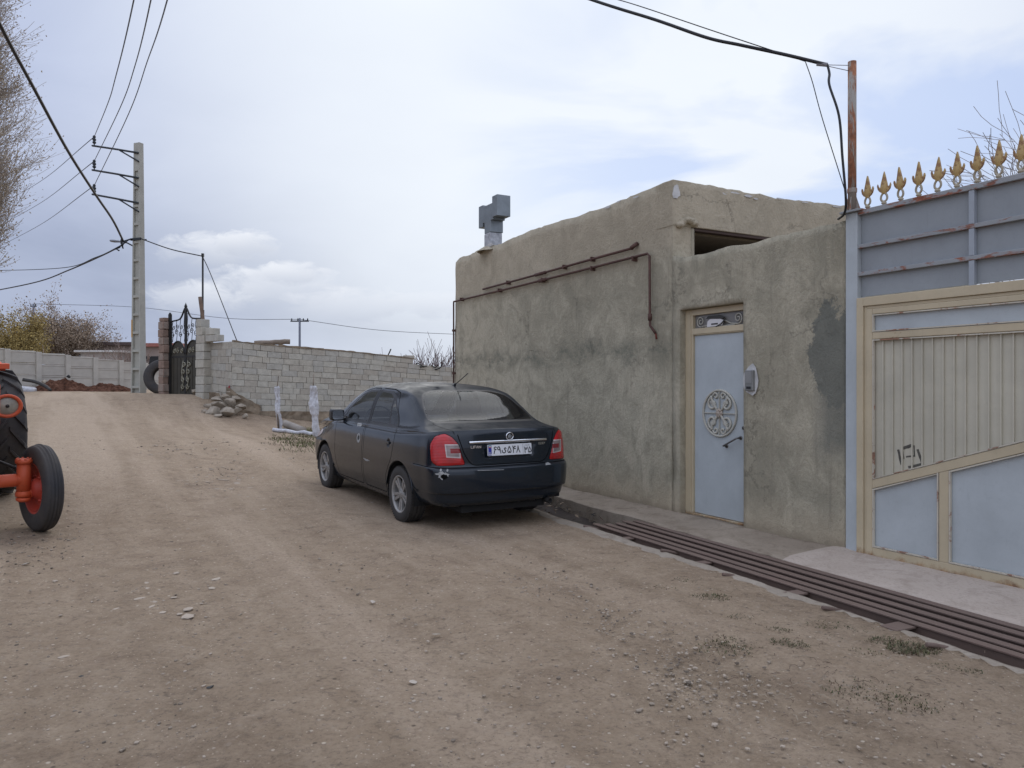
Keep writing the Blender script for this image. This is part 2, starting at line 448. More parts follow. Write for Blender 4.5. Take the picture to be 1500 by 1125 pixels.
    m.bump(h, .75, .028)
    return m.m
P_HOUSE = plaster('house_plaster'); P_YARD = plaster('yard_wall_plaster', False, False, True)
M_LIME = simple('white_lime', (.60, .59, .565), .9, var=.35, scale=9, bump=.4)
M_CONC = simple('old_concrete', (.34, .30, .255), .95, var=.4, scale=3.5, bump=.5, bscale=30)
M_GALV = simple('galvanised_sheet', (.25, .275, .285), .5, .55, var=.3, scale=5, bump=.08, bscale=12)
M_RUSTPIPE = simple('rusty_pipe_paint', (.115, .056, .042), .75, .2, var=.45, scale=11, bump=.3)
M_BLACK = simple('black_rubber', (.012, .012, .013), .6, var=.3)
M_PORCH = simple('porch_plaster', (.33, .285, .235), .9, var=.2, scale=3)
M_ROOF = simple('roof_bitumen', (.05, .05, .05), .9, bump=.4)

def slab_grid(name, mat, parent, u0, u1, top, base, n0, n1, holes=(), step=.09, rough=.012, seed=0, axis='u', ragged=.02):
    """a plastered wall face with an uneven surface and a worn top edge; holes = (u0,u1,z0,z1)"""
    def cuts(a, b, extra):
        c = list(np.linspace(a, b, max(2, int((b-a)/step)+1)))
        for e in extra:
            if a < e < b:
                k = int(np.argmin([abs(x-e) for x in c])); c[k] = e
        return c
    us = cuts(u0, u1, [h[i] for h in holes for i in (0, 1)])
    zs = list(np.linspace(0, 1, int((3.)/step)))
    hz_ = sorted({h[i] for h in holes for i in (2, 3)})
    mb = MB(); idx = {}
    zrow = {}
    for i, uu in enumerate(us):
        zt = top(uu)+noise.noise(V((uu*3.1, seed, 0)))*ragged+noise.noise(V((uu*11, seed, 4)))*ragged*.6
        col = [base+(zt-base)*t for t in zs]
        for e in hz_:
            k = int(np.argmin([abs(x-e) for x in col])); col[k] = e
        zrow[i] = col
        for j, zz in enumerate(col):
            d = noise.noise(V((uu*.8, zz*.8, seed)))*rough*1.6+noise.noise(V((uu*3, zz*3, seed+9)))*rough*.7
            if any(abs(uu-h[0]) < 1e-6 or abs(uu-h[1]) < 1e-6 for h in holes): d *= .3
            edge = 1.-min(1., (zt-zz)/.05)
            idx[i, j, 0] = len(mb.v); mb.v.append((uu, n0+d-edge*.008*(1 if n0 > n1 else -1), zz))
            idx[i, j, 1] = len(mb.v); mb.v.append((uu, n1, zz))
    NI, NJ = len(us), len(zs)
    def solid(i, j):
        if not (0 <= i < NI-1 and 0 <= j < NJ-1): return False
        cu = (us[i]+us[i+1])/2; cz = (zrow[i][j]+zrow[i][j+1])/2
        return not any(h[0]-1e-6 < cu < h[1]+1e-6 and h[2]-1e-6 < cz < h[3]+1e-6 for h in holes)
    for i in range(NI-1):
        for j in range(NJ-1):
            if not solid(i, j): continue
            F = []
            F.append((idx[i,j,0], idx[i+1,j,0], idx[i+1,j+1,0], idx[i,j+1,0]))
            F.append((idx[i,j,1], idx[i,j+1,1], idx[i+1,j+1,1], idx[i+1,j,1]))
            if not solid(i-1, j): F.append((idx[i,j,0], idx[i,j+1,0], idx[i,j+1,1], idx[i,j,1]))
            if not solid(i+1, j): F.append((idx[i+1,j,0], idx[i+1,j,1], idx[i+1,j+1,1], idx[i+1,j+1,0]))
            if not solid(i, j-1): F.append((idx[i,j,0], idx[i,j,1], idx[i+1,j,1], idx[i+1,j,0]))
            if not solid(i, j+1): F.append((idx[i,j+1,0], idx[i+1,j+1,0], idx[i+1,j+1,1], idx[i,j+1,1]))
            if n0 > n1: F = [f[::-1] for f in F]
            for k, f in enumerate(F): mb.f.append(f); mb.m.append(0); mb.s.append(k == 0)
    return mb.build(name, mat, parent)

# ---------------------------------------------------------------- plastered house
house = empty('concrete_house', 'low grey cement-plastered house with flat roof and rusty pipes along its long wall', 'house', mat=WM)
HU0, HU1 = 2.337, 8.48
def htop(u):
    e = min(1, max(0, (u-6.6)/1.88))
    lump = .05*math.exp(-((u-7.3)/.35)**2)
    corner = .07*max(0, (u-8.2)/.28)**2
    return 3.85-.04*math.sin(u*1.1)*e+lump-corner-.02*(1-e)*math.sin(u*2)
slab_grid('wall', P_HOUSE, house, HU0, HU1, htop, -.4, 0, -.28, step=.08, seed=2, ragged=.02)
mb = MB()
mb.box(HU1-.28, HU1-.003, -6, -.283, -.4, 3.78); mb.box(HU0+.3, HU1-.283, -6, -5.72, -.4, 3.78)
mb.box(5.0, 5.2, -5.717, -.283, -.4, 3.3)
mb.build('wall', P_HOUSE, house, .01)
# end wall facing the yard: corner pier, beam over the porch, far pier
def endwall():
    mb = MB()
    mb.box(HU0, HU0+.30, -.34, -.283, -.4, 3.34)
    mb.build('pier', P_YARD, house, .012); mb = MB()
    mb.box(HU0, HU0+.30, -5.997, -4.2, -.4, 3.34)
    mb.build('pier', P_YARD, house, .012)
    # beam: subdivided with a ragged top, in end-wall direction
    M = basis((HU0, 0, 0), (0, -1, 0), (-1, 0, 0), (0, 0, 1))
    b = slab_grid('parapet', P_HOUSE, house, .003, 5.99, lambda a: 3.86+.008*a+.012*math.sin(a*3), 3.345, 0, -.295, step=.07, seed=5, ragged=.024)
    me = b.data
    for v in me.vertices: v.co = M @ v.co
    me.flip_normals() if (basis((0,0,0),(0,-1,0),(-1,0,0),(0,0,1)).determinant() < 0) else None
endwall()
mb = MB()   # lump of mortar broken at the corner
for k in range(9):
    c = V((HU0-.015+rnd.uniform(-.01, .02), -.10-.028*k, 3.36+.06*math.sin(k*.36)+rnd.uniform(-.012, .012)))
    mb.lathe([(0.001, -.05), (.05, -.035), (.066, .0), (.05, .035), (.001, .05)], 7, Tr(*c) @ Matrix.Diagonal((.9, .9, .75, 1)) @ Rz(k))
mb.build('mortar_lump', P_HOUSE, house)
mb = MB(); mb.box(HU0+.31, 4.99, -5.7, -.29, 3.34, 3.45); mb.box(HU0+.31, HU1-.29, -5.7, -.29, 3.46, 3.6, 1); mb.build('roof', [M_PORCH, M_ROOF], house)
mb = MB()  # timber edge under the beam and the porch back wall
mb.box(HU0+.004, HU0+.10, -4.19, -.345, 3.31, 3.342); mb.build('porch_edge_strip', simple('dark_timber', (.06, .035, .025), .8), house)
mb = MB(); mb.box(4.8, 4.99, -5.7, -.3, -.3, 3.33)
mb.build('porch_back_wall', M_PORCH, house)
mb = MB(); mb.box(HU0+.02, HU0+.28, -4.19, -.35, -.4, 2.86); mb.build('porch_parapet', P_YARD, house)
# white lime splashes on the parapet edge: real thin patches of mortar
def splash(name, pts, M, parent, mat, th=.006, seed=0, amp=.55):
    for (a, b, ra, rb) in pts:
        mb = MB(); k = 14; poly = []
        for i in range(k):
            t = 2*PI*i/k
            r = 1+amp*noise.noise(V((a*7+math.cos(t)*1.3, b*7+math.sin(t)*1.3, seed)))
            poly.append((a+ra*r*math.cos(t), b+rb*r*math.sin(t)))
        mb.prism(poly, 0, th, M)
        mb.build(name, mat, parent)
MF = basis((0, 0, 0), (1, 0, 0), (0, 0, 1), (0, 1, 0))     # (u,z) onto the facade, thickness along n
ME = basis((HU0, 0, 0), (0, -1, 0), (0, 0, 1), (-1, 0, 0))  # (a,z) onto the end wall
splash('lime_splash', [(.05, 3.74, .05, .085), (.82, 3.805, .05, .014), (.97, 3.83, .08, .010), (1.2, 3.82, .07, .016), (1.32, 3.80, .035, .011), (1.75, 3.85, .06, .008), (2.2, 3.855, .06, .008), (2.8, 3.865, .1, .008)], ME @ Tr(0, 0, .0085), house, M_LIME, .004, 2)
splash('lime_splash', [(3.0, 3.81, .06, .008), (3.35, 3.83, .05, .009), (3.6, 3.81, .08, .013), (7.0, 3.865, .12, .03)], MF @ Tr(0, 0, .014), house, M_LIME, .004, 5)

# chimney with H-shaped sheet metal cowl
def chimney():
    mb = MB()
    mb.box(7.03, 7.31, -.27, -.02, 3.75, 3.84); mb.lathe([(.30, -.05), (.20, .02), (.16, .03)], 12, Tr(7.17, -.145, 3.83))
    base = mb.build('chimney', P_HOUSE, house, .02)
    mb = MB()
    mb.box(7.055, 7.285, -.25, -.008, 3.842, 4.10)
    w = mb.build('plastic_wrap', simple('white_plastic_wrap', (.50, .51, .53), .4, var=.6, scale=14, bump=.9, bscale=18), base, .02)
    mb = MB()
    mb.box(7.05, 7.29, -.26, -.02, 4.102, 4.52)
    mb.box(6.97, 7.38, -.255, -.022, 4.30, 4.585); mb.box(6.90, 7.44, -.235, -.045, 4.44, 4.575)
    mb.box(6.80, 6.99, -.27, -.015, 4.335, 4.69); mb.box(7.36, 7.52, -.26, -.02, 4.24, 4.62)
    mb.build('cowl', M_GALV, base, .006)
chimney()

# ---------------------------------------------------------------- pipes on the wall
def clip(mb, u, z): mb.box(u-.012, u+.012, -.005, .075, z-.03, z+.03, 0)
mb = MB()
mb.tube([(7.19, .055, 3.129), (5.5, .055, 3.145), (4.2, .055, 3.165), (3.04, .045, 3.18)], .017, 8)
mb.tube([(3.04, .055, 3.18), (3.00, .05, 3.20), (2.985, .0, 3.235)], .027, 8); mb.tube([(5.4, .055, 3.146), (5.1, .055, 3.15)], .026, 8)
for u in (6.3, 4.6, 3.9): clip(mb, u, 3.129+(7.19-u)*.0123)
o = mb.build('wall_pipe', M_RUSTPIPE); o.matrix_world = WM
tag(o, 'shorter rusty brown pipe, the upper of the two on the plastered house wall', 'pipe', 'pipes on the house wall')
mb = MB()
mb.tube([(8.465, .04, .15), (8.465, .04, 3.0), (8.44, .05, 3.035), (6, .05, 3.04), (4, .05, 3.055), (2.73, .05, 3.066), (2.69, .05, 3.03), (2.685, .05, 2.3), (2.68, .05, 2.2), (2.63, .045, 2.145), (2.60, .03, 2.10)], .016, 8)
for u in (8.1, 6.6, 5.2, 3.9, 3.0): clip(mb, u, 3.045)
for z in (.9, 1.7, 2.5): mb.box(8.435, 8.495, -.01, .06, z-.02, z+.02)
mb.tube([(5.3, .05, 3.045), (5.1, .05, 3.046)], .027, 8); mb.tube([(2.684, .05, 2.34), (2.682, .05, 2.26)], .025, 8)
mb.tube([(2.6, .03, 2.10), (2.59, .025, 2.03)], .012, 6, 1)
o = mb.build('wall_pipe', [M_RUSTPIPE, simple('red_rust', (.16, .035, .02), .8)]); o.matrix_world = WM
tag(o, 'long rusty brown pipe that runs along the house wall and bends down beside the door', 'pipe', 'pipes on the house wall')

# ---------------------------------------------------------------- yard wall with the door
yard = empty('yard_wall', 'grey cement-plastered yard wall with a dark damp patch beside the metal gate', 'wall', mat=WM)
DU0, DU1, DZ1 = 1.225, 2.20, 2.345
slab_grid('wall', P_YARD, yard, .004, HU0-.004, lambda u: 2.935+.022*(1-u/2.3)+.05*max(0, (u-2.05)/.28)**2, -.4, .003, -.24, holes=[(DU0, DU1, -.4, DZ1)], step=.06, seed=8, ragged=.025)
def low_rust(mt):
    # rust creeping up from the threshold
    k = Mat.__new__(Mat); k.m = mt; k.nt = mt.node_tree; k.b = k.nt.nodes['Principled BSDF']; k.obj = [n for n in k.nt.nodes if n.type == 'TEX_COORD'][0].outputs['Object']
    old = k.b.inputs['Base Color'].links[0].from_socket
    z = k.xyz()[2]
    w = k.math('ADD', k.math('MULTIPLY', z, 9.), k.math('MULTIPLY', k.noise(6, 9, .75), 2.2))
    k.base(k.mix(k.ramp(w, [(.95, 1), (1.0, .85)]) if False else k.ramp(k.math('MULTIPLY', w, .5), [(.64, .9), (.86, 0)]), old, k.ramp(k.noise(20, 6, .7), [(.35, (.13, .055, .025)), (.65, (.36, .20, .08))])))
    return mt
M_CREAM = painted('cream_paint', (.53, .44, .29), rust=.75, rough=.5, thr=.64)
low_rust(M_CREAM)
M_BLUE = painted('pale_blue_paint', (.445, .478, .480), rust=.15, rough=.42, thr=.74)
M_BLUE2 = painted('gate_blue_paint', (.45, .483, .485), rust=.2, rough=.42, thr=.75)
M_SLATE = painted('slate_blue_sheet', (.285, .305, .315), rust=.12, rough=.5, thr=.74)
M_RAIL = painted('grey_rail_rust', (.30, .31, .31), rust=.95, rough=.55, rustcol=(.15, .05, .025), rscale=2.4, stretch=(1, 3, 3), thr=.52)
M_GREYCREAM = painted('grey_cream_ribbed_sheet', (.54, .50, .39), rust=.3, rough=.55, thr=.72)
M_ORN = painted('dusty_ornament_paint', (.46, .44, .37), rust=.3, rough=.7, thr=.62)
M_STEEL = simple('handle_steel', (.16, .15, .14), .4, .7)
M_MULLION = painted('pale_bar_paint', (.34, .37, .40), rust=.7, rough=.5, thr=.64)
yd = -.085     # the door stands back in the wall
mb = MB()
mb.box(2.075, 2.197, yd-.05, yd+.012, .0, 2.34); mb.box(DU0+.002, 1.285, yd-.05, yd+.012, 0, 2.34)
mb.box(1.287, 2.073, yd-.05, yd+.012, 2.275, 2.34); mb.box(1.287, 2.073, yd-.05, yd+.016, 2.05, 2.125); mb.box(1.287, 2.073, yd-.05, yd+.03, .0, .045)
mb.box(2.10, 2.112, yd+.012, yd+.022, .05, 2.33); mb.box(1.29, 2.07, yd+.016, yd+.024, 2.062, 2.072); mb.box(2.06, 2.073, yd-.02, yd+.022, .048, 2.045)
frame = mb.build('door_frame', M_CREAM, yard, .003)
mb = MB(); mb.box(1.287, 2.073, yd-.045, yd-.03, 2.127, 2.273); mb.build('transom_glass', simple('dusty_glass', (.21, .20, .185), .3, var=.2), frame)
def spiral(c, r0, turns, a0, sgn=1, n=22, y=0.):
    out = []
    for i in range(n):
        t = i/(n-1); r = r0*(1-.82*t); a = a0+sgn*t*turns*2*PI
        out.append((c[0]+r*math.cos(a), y, c[1]+r*math.sin(a)))
    return out
mb = MB()
for uc, sg in ((1.97, 1), (1.40, -1)):
    mb.tube(spiral((uc, 2.20), .062, 1.6, -PI/2, sg, y=yd-.012), .007, 5)
    mb.tube([(uc, yd-.012, 2.138), (uc-.1*sg, yd-.012, 2.15), (uc-.2*sg, yd-.012, 2.19)], .007, 5)
mb.tube([(1.9, yd-.012, 2.132), (1.45, yd-.012, 2.132)], .006, 5)
mb.build('transom_scroll', M_ORN, frame)
mb = MB()
mb.prism([(1.62, 2.135), (1.85, 2.13), (1.84, 2.19), (1.80, 2.215), (1.66, 2.215), (1.60, 2.19)], 0, .012, MF @ Tr(0, 0, yd-.004))
mb.prism([(1.60, 2.205), (1.80, 2.217), (1.86, 2.222), (1.83, 2.25), (1.66, 2.25), (1.58, 2.222)], 0, .014, MF @ Tr(0, 0, yd-.002), 1)
mb.tube([(1.70, yd+.014, 2.125), (1.63, yd+.014, 2.15), (1.56, yd+.014, 2.20)], .007, 5, 1)
mb.box(1.68, 1.78, yd+.008, yd+.011, 2.15, 2.165, 1)
o = mb.build('paper_box', [simple('white_paper', (.66, .64, .63), .8, var=.15), simple('dark_paper', (.05, .048, .045), .8)]); o.matrix_world = WM
tag(o, 'crumpled white and black paper box stuck in the grille above the blue door', 'paper')
mb = MB(); mb.box(1.289, 2.058, yd-.035, yd-.004, .05, 2.043)
leaf = mb.build('door', M_BLUE, yard, .004)
# round scroll ornament
def ornament():
    mb = MB(); c = (1.657, 1.183); y = yd+.006; R = .25
    ring = [(c[0]+R*math.cos(2*PI*i/40), y, c[1]+R*math.sin(2*PI*i/40)) for i in range(40)]
    mb.tube(ring, .0135, 6, closed=True)
    mb.box(c[0]-.005, c[0]+.005, y-.008, y+.008, c[1]-R, c[1]+R); mb.box(c[0]-R, c[0]+R, y-.0078, y+.0078, c[1]-.005, c[1]+.005)
    for sx in (-1, 1):
        for sz in (-1, 1):
            # C-scroll in each quarter, from the centre outwards
            arc = [(c[0]+sx*(.03+.075*math.sin(t*PI*.5)+.02*t), y, c[1]+sz*(.03+.16*t)) for t in np.linspace(0, 1, 8)]
            mb.tube(arc, .015, 6)
            mb.tube(spiral((c[0]+sx*.105, c[1]+sz*.10), .075, 1.25, PI/2 if sz > 0 else -PI/2, -sx*sz, y=y), .0145, 6)
            mb.tube(spiral((c[0]+sx*.055, c[1]+sz*.185), .042, 1.0, 0 if sx > 0 else PI, sx*sz, y=y), .012, 6)
            leafp = [(-.01, -.01), (.03, .008), (.026, .036), (.058, .05), (.02, .062), (-.01, .045)]
            mb.prism([(c[0]+sx*(.085+a), c[1]+sz*(.075+b)) for a, b in leafp], 0, .012, MF @ Tr(0, 0, y-.004))
    mb.lathe([(.001, .026), (.018, .022), (.03, .012), (.045, .010), (.052, .0), (.02, -.002)], 12, basis((c[0], y, c[1]), (1, 0, 0), (0, 0, -1), (0, 1, 0)), 1)
    for k in range(8):
        a = k*PI/4; mb.tube([(c[0]+.02*math.cos(a), y+.014, c[1]+.02*math.sin(a)), (c[0]+.058*math.cos(a), y+.006, c[1]+.058*math.sin(a))], [.012, .004], 5, 1)
    mb.build('scroll_ornament', [M_ORN, simple('rosette_pink', (.44, .37, .30), .7)], leaf)
ornament()
mb = MB()
mb.tube([(1.555, yd-.004, .835), (1.555, yd+.05, .838), (1.54, yd+.055, .842), (1.37, yd+.055, .925), (1.355, yd+.05, .932), (1.352, yd-.004, .934)], .010, 7)
mb.lathe([(.022, 0), (.022, .008), (.012, .010)], 10, basis((1.555, yd-.004, .835), (1, 0, 0), (0, 0, -1), (0, 1, 0))); mb.lathe([(.022, 0), (.022, .008), (.012, .010)], 10, basis((1.352, yd-.004, .934), (1, 0, 0), (0, 0, -1), (0, 1, 0)))
mb.build('handle', M_STEEL, leaf)
mb = MB(); mb.lathe([(.001, .014), (.014, .014), (.02, .008), (.02, 0)], 12, basis((1.312, yd-.004, 1.04), (1, 0, 0), (0, 0, -1), (0, 1, 0)))
mb.box(1.308, 1.316, yd+.009, yd+.011, 1.03, 1.05, 1); mb.build('lock', [M_STEEL, M_BLACK], leaf)
# intercom in its smear of white plaster
ic = empty('intercom', 'small grey intercom box ringed with white plaster on the wall beside the blue door', 'intercom', mat=WM @ Tr(1.108, .012, 1.535))
splash('plaster_smear', [(0, 0, .098, .16)], MF, ic, M_LIME, .008, 9, .22)
mb = MB(); mb.box(-.055, .055, .006, .04, -.105, .105); mb.build('housing', simple('intercom_grey', (.25, .25, .235), .45, .4), ic, .008)
mb = MB(); mb.box(-.043, .043, .041, .044, -.025, .09); mb.build('speaker_panel', simple('intercom_panel', (.29, .285, .27), .5, .2), ic)
mb = MB(); mb.box(-.03, .028, .041, .0445, -.085, -.06); mb.build('button', M_BLACK, ic)

# ---------------------------------------------------------------- big metal gate
gate = empty('driveway_gate', 'blue and cream sheet metal driveway gate crowned with a row of golden spearheads', 'gate', mat=WM)
GW = -3.9
mb = MB(); mb.box(-.118, -.001, -.10, .012, -.06, 3.005); mb.build('post', M_BLUE2, gate, .005)
mb = MB(); mb.box(-.118, -.001, -.10, .012, -.06, 3.005, M=Tr(GW+.119, 0, 0)); mb.build('post', M_BLUE2, gate, .005)
mb = MB(); mb.box(-.17, .035, -.14, .05, 3.007, 3.026); mb.build('post_cap', M_RAIL, gate, .003)
mb = MB(); mb.box(GW+.125, -.12, -.055, -.04, 2.262, 2.99); mb.build('upper_sheet', M_SLATE, gate)
mb = MB(); mb.box(GW+.121, -.121, -.06, .006, 2.975, 3.018); mb.build('top_rail', M_RAIL, gate, .004)
for z in (2.70, 2.458):
    mb = MB(); mb.box(GW+.122, -.105, -.038, .004, z-.017, z+.017); mb.build('rail', M_RAIL, gate, .004)
for u in (-1.10, -2.15, -3.1):
    for z0, z1 in ((2.25, 2.44), (2.476, 2.682), (2.718, 2.974)):
        mb = MB(); mb.box(u-.021, u+.021, -.038, .001, z0, z1); mb.build('mullion', M_MULLION, gate, .003)
def leafset(flip):
    f = (lambda u: GW-.0-u) if flip else (lambda u: u)
    inn = -1.945 if not flip else -1.953
    def bx(mb, u0, u1, n0, n1, z0, z1, mi=0): mb.box(f(u0), f(u1), n0, n1, z0, z1, mi)
    def pr(mb, poly, n0, n1, mi=0): mb.prism([(f(a), b) for a, b in poly], n0, n1, MF, mi)
    e = -1.95
    mb = MB()
    # fixed frame, two steps
    bx(mb, -.186, -.121, -.06, .028, -.015, 2.247); bx(mb, e, -.187, -.06, .028, 2.172, 2.247)
    bx(mb, -.212, -.187, -.06, .012, -.0, 2.171); bx(mb, e, -.213, -.06, .012, 2.144, 2.171)
    # leaf frame
    bx(mb, -.270, -.2125, -.055, .020, .03, 2.143); bx(mb, e, -.271, -.055, .020, 2.098, 2.143)
    bx(mb, e, -.271, -.055, .0205, .03, .104); bx(mb, e, -.271, -.055, .020, 1.884, 1.942)
    d = lambda u: .60+(-.278-u)*.334
    pr(mb, [(-.271, d(-.271)+.008), (-.271, d(-.271)+.083), (e, d(e)+.083), (e, d(e)+.008)], -.055, .020)
    pr(mb, [(-.858, .105), (-.858, d(-.858)+.007), (-.935, d(-.935)+.007), (-.935, .105)], -.055, .019)
    bx(mb, e, e+.06, -.055, .02, .105, d(e)); bx(mb, e, e+.06, -.055, .02, d(e)+.084, 1.883); bx(mb, e, e+.06, -.055, .02, 1.943, 2.097)
    mb.build('gate_frame', M_CREAM, gate, .004)
    mb = MB()   # raised pale edging round the panels
    def edge(poly, w=.012):
        n = len(poly)
        for i in range(n):
            a, b = V((*poly[i], 0)), V((*poly[(i+1) % n], 0)); t = (b-a).normalized(); q = V((-t.y, t.x, 0))
            cx = sum(p[0] for p in poly)/n; cz = sum(p[1] for p in poly)/n
            if (V((cx, cz, 0))-a).dot(q) < 0: q = -q
            mb.prism([(f((a+q*.002).x), (a+q*.002).y), (f((b+q*.002).x), (b+q*.002).y), (f((b+q*w-t*w).x), (b+q*w).y), (f((a+q*w+t*w).x), (a+q*w).y)], -.0, .0235+.0003*i, MF)
    E1 = [(-.272, .106), (-.272, d(-.272)+.006), (-.856, d(-.856)+.006), (-.856, .106)]
    E2 = [(-.937, .106), (-.937, d(-.937)+.006), (e+.062, d(e+.062)+.006), (e+.062, .106)]
    E3 = [(-.272, 1.944), (-.272, 2.096), (e+.062, 2.096), (e+.062, 1.944)]
    E4 = [(-.272, d(-.272)+.085), (-.272, 1.882), (e+.062, 1.882), (e+.062, d(e+.062)+.085)]
    for E in (E1, E2, E3, E4): edge(E)
    mb.build('panel_edging', painted('pale_cream_edging', (.55, .50, .40), rust=.85, rough=.55, thr=.54), gate)
    for E in (E1, E2, E3):
        mb = MB(); pr(mb, E, -.02, -.006); mb.build('lower_panel' if E is not E3 else 'strip_panel', M_BLUE2, gate)
    mb = MB(); mb2 = MB()
    u = -.272; zt = 1.88
    pr(mb, E4, -.03, -.012)
    k = 0
    while u > e+.07:
        u -= .087
        if u < e+.065: break
        zb = d(u)+.088
        mb.prism([(f(u-.004), -.011), (f(u+.004), -.011), (f(u+.0055), .004), (f(u-.0055), .004)], zb, zt, None)
    mb.build('ribbed_panel', M_GREYCREAM, gate)
leafset(False); leafset(True)
# grey scrawl on the ribbed sheet: four dark brush strokes
mb = MB()
for a, b, w in (((-.49, .955), (-.52, .83), .02), ((-.52, .965), (-.62, 1.0), .022), ((-.53, .95), (-.54, .88), .012), ((-.56, .90), (-.64, .915), .014), ((-.66, .97), (-.70, .86), .02), ((-.58, .815), (-.70, .855), .02), ((-.63, 1.0), (-.635, .92), .01)):
    a, b = V((*a, 0)), V((*b, 0)); t = (b-a).normalized(); q = V((-t.y, t.x, 0))*w/2
    pts = []
    for s_ in (1, -1):
        rng = np.linspace(0, 1, 6) if s_ == 1 else np.linspace(1, 0, 6)
        for tt in rng: 
            p = a.lerp(b, tt)+q*s_*(1+.5*noise.noise(V((tt*9, s_, a.x*30)))); pts.append((p.x, p.y))
    mb.prism(pts, -.0118, -.0105, MF)
mb.build('brush_mark', simple('grey_brush_paint', (.12, .11, .09), .8, var=.5, scale=30), gate)
# golden spearheads
M_GOLD = painted('flaking_gold_paint', (.46, .31, .115), rust=.9, rough=.5, rustcol=(.16, .085, .045), rscale=16, thr=.50)
M_GOLD2 = painted('dull_gold_cast', (.37, .32, .23), rust=.7, rough=.55, rustcol=(.15, .10, .06), rscale=14, thr=.56)
spear0 = None
def spear(u, i):
    mb = MB()
    bud = [(0, .285), (.010, .25), (.017, .215), (.026, .18), (.030, .15), (.045, .16), (.052, .183), (.057, .165), (.050, .135), (.036, .115), (.020, .105), (.016, .095)]
    poly = bud+[(-a, b) for a, b in bud[::-1][:-1]]
    mb.prism(poly, -.009, .009, MF)
    mb.lathe([(.014, .095), (.030, .125), (.027, .165), (.017, .21), (.008, .25), (.001, .283)], 8, Matrix.Diagonal((1, .75, 1, 1)))
    o = mb.build('bud', M_GOLD, None, .003)
    mb = MB()
    loop = [(.026*math.sin(t)*(1+.15*math.cos(t)), 0, .066-.036*math.cos(t)) for t in np.linspace(0, 2*PI, 17)[:-1]]
    mb.tube(loop, .0095, 6, closed=True)
    mb.lathe([(.013, -.002), (.013, .006), (.022, .012), (.022, .020), (.016, .026), (.012, .036)], 10)
    o2 = mb.build('finial', M_GOLD2, gate)
    o2.location = (u, -.026, 3.020)
    o.parent = o2
    return o2
us = [-.193-.1561*i for i in range(23)]
for i, u in enumerate(us):
    if i == 0: spear0 = spear(u, i); continue
    c = copy_tree(spear0, gate); c.location = (u, -.026, 3.020)
    c.rotation_euler = (rnd.uniform(-.05, .05), rnd.uniform(-.04, .04), rnd.uniform(-.25, .25))

# rusty mast standing on the gate post
mast = empty('rusty_mast', 'tall rusty steel pipe mast welded on top of the blue gate post', 'mast', mat=WM @ Tr(-.024, -.045, 3.027))
M_MAST = painted('rusty_mast_paint', (.30, .27, .23), rust=.95, rough=.7, rustcol=(.17, .065, .03), rscale=3, stretch=(2, 2, .5), thr=.44)
mb = MB(); mb.tube([(0, 0, 0), (0, 0, 1.335)], .036, 12); mb.lathe([(.030, 1.336), (.001, 1.337)], 12)
mb.build('pipe', M_MAST, mast)
mb = MB()
for k in range(4):
    a = k*PI/2+.4
    mb.prism([(.034, 0), (.075, 0), (.036, .13)], -.004, .004, Rz(a) @ basis((0, 0, 0), (1, 0, 0), (0, 0, 1), (0, -1, 0)))
mb.lathe([(.040, .17), (.042, .18), (.042, .2), (.040, .21)], 12)
mb.build('gusset', M_MAST, mast)

# ---------------------------------------------------------------- paving, ditch, grating
def strip(name, lab, inner, outer, u0, u1, zt, zb, mat, du=.12, rag=.0, ragi=.0, seed=0, rough=.012, rows=8, zf=None):
    mb = MB()
    us = np.arange(u0, u1+1e-6, du)
    idx = {}
    for i, u in enumerate(us):
        a = inner(u)+ragi*(noise.noise(V((u*2.3, seed, 1)))+.6*noise.noise(V((u*8, seed, 2))))
        b = outer(u)+rag*(noise.noise(V((u*1.7, seed, 3)))+.7*noise.noise(V((u*6.5, seed, 4)))+.4*noise.noise(V((u*17, seed, 4))))
        for j in range(rows+1):
            n = a+(b-a)*j/rows
            p = WM @ V((u, n, 0))
            z = (zf(u, n, p) if zf else zt)+rough*(noise.noise(V((u*2, n*2, seed+7)))+.5*noise.noise(V((u*7, n*7, seed+8))))
            idx[i, j] = len(mb.v); mb.v.append((u, n, z))
        idx[i, 'a'] = len(mb.v); mb.v.append((u, a, zb)); idx[i, 'b'] = len(mb.v); mb.v.append((u, b, zb))
    for i in range(len(us)-1):
        for j in range(rows):
            mb.f.append((idx[i, j], idx[i+1, j], idx[i+1, j+1], idx[i, j+1])); mb.m.append(0); mb.s.append(True)
        mb.f.append((idx[i, 'a'], idx[i+1, 'a'], idx[i+1, 0], idx[i, 0])); mb.m.append(0); mb.s.append(False)
        mb.f.append((idx[i, rows], idx[i+1, rows], idx[i+1, 'b'], idx[i, 'b'])); mb.m.append(0); mb.s.append(False)
    o = mb.build(name, mat); o.matrix_world = WM
    return tag(o, lab, None, kind='structure')
def concrete(name, a, b, dirt):
    m = Mat(name, .95, spec=.2)
    c = m.ramp(m.noise(1.3, 8, .65, None, .5), [(.35, a), (.65, b)])
    c = m.mix(m.ramp(m.noise(4.5, 9, .72, None, .8), [(.5, 0), (.68, .8)]), c, dirt)
    fine = m.noise(45, 7, .7)
    c = m.mix(m.ramp(fine, [(.3, .5), (.48, 0)]), c, tuple(x*.55 for x in a))
    m.base(c); m.bump(m.math('ADD', fine, m.noise(9, 6)), .55, .012)
    return m.m
M_SIDE = concrete('dirty_pavement', (0.252, 0.205, 0.155), (0.347, 0.289, 0.223), (0.179, 0.138, 0.098))
M_APRON = concrete('pinkish_apron', (.405, .335, .275), (.47, .395, .33), (.31, .25, .20))
M_EDGE = concrete('pale_kerb_concrete', (.27, .228, .180), (.35, .302, .245), (.20, .158, .12))
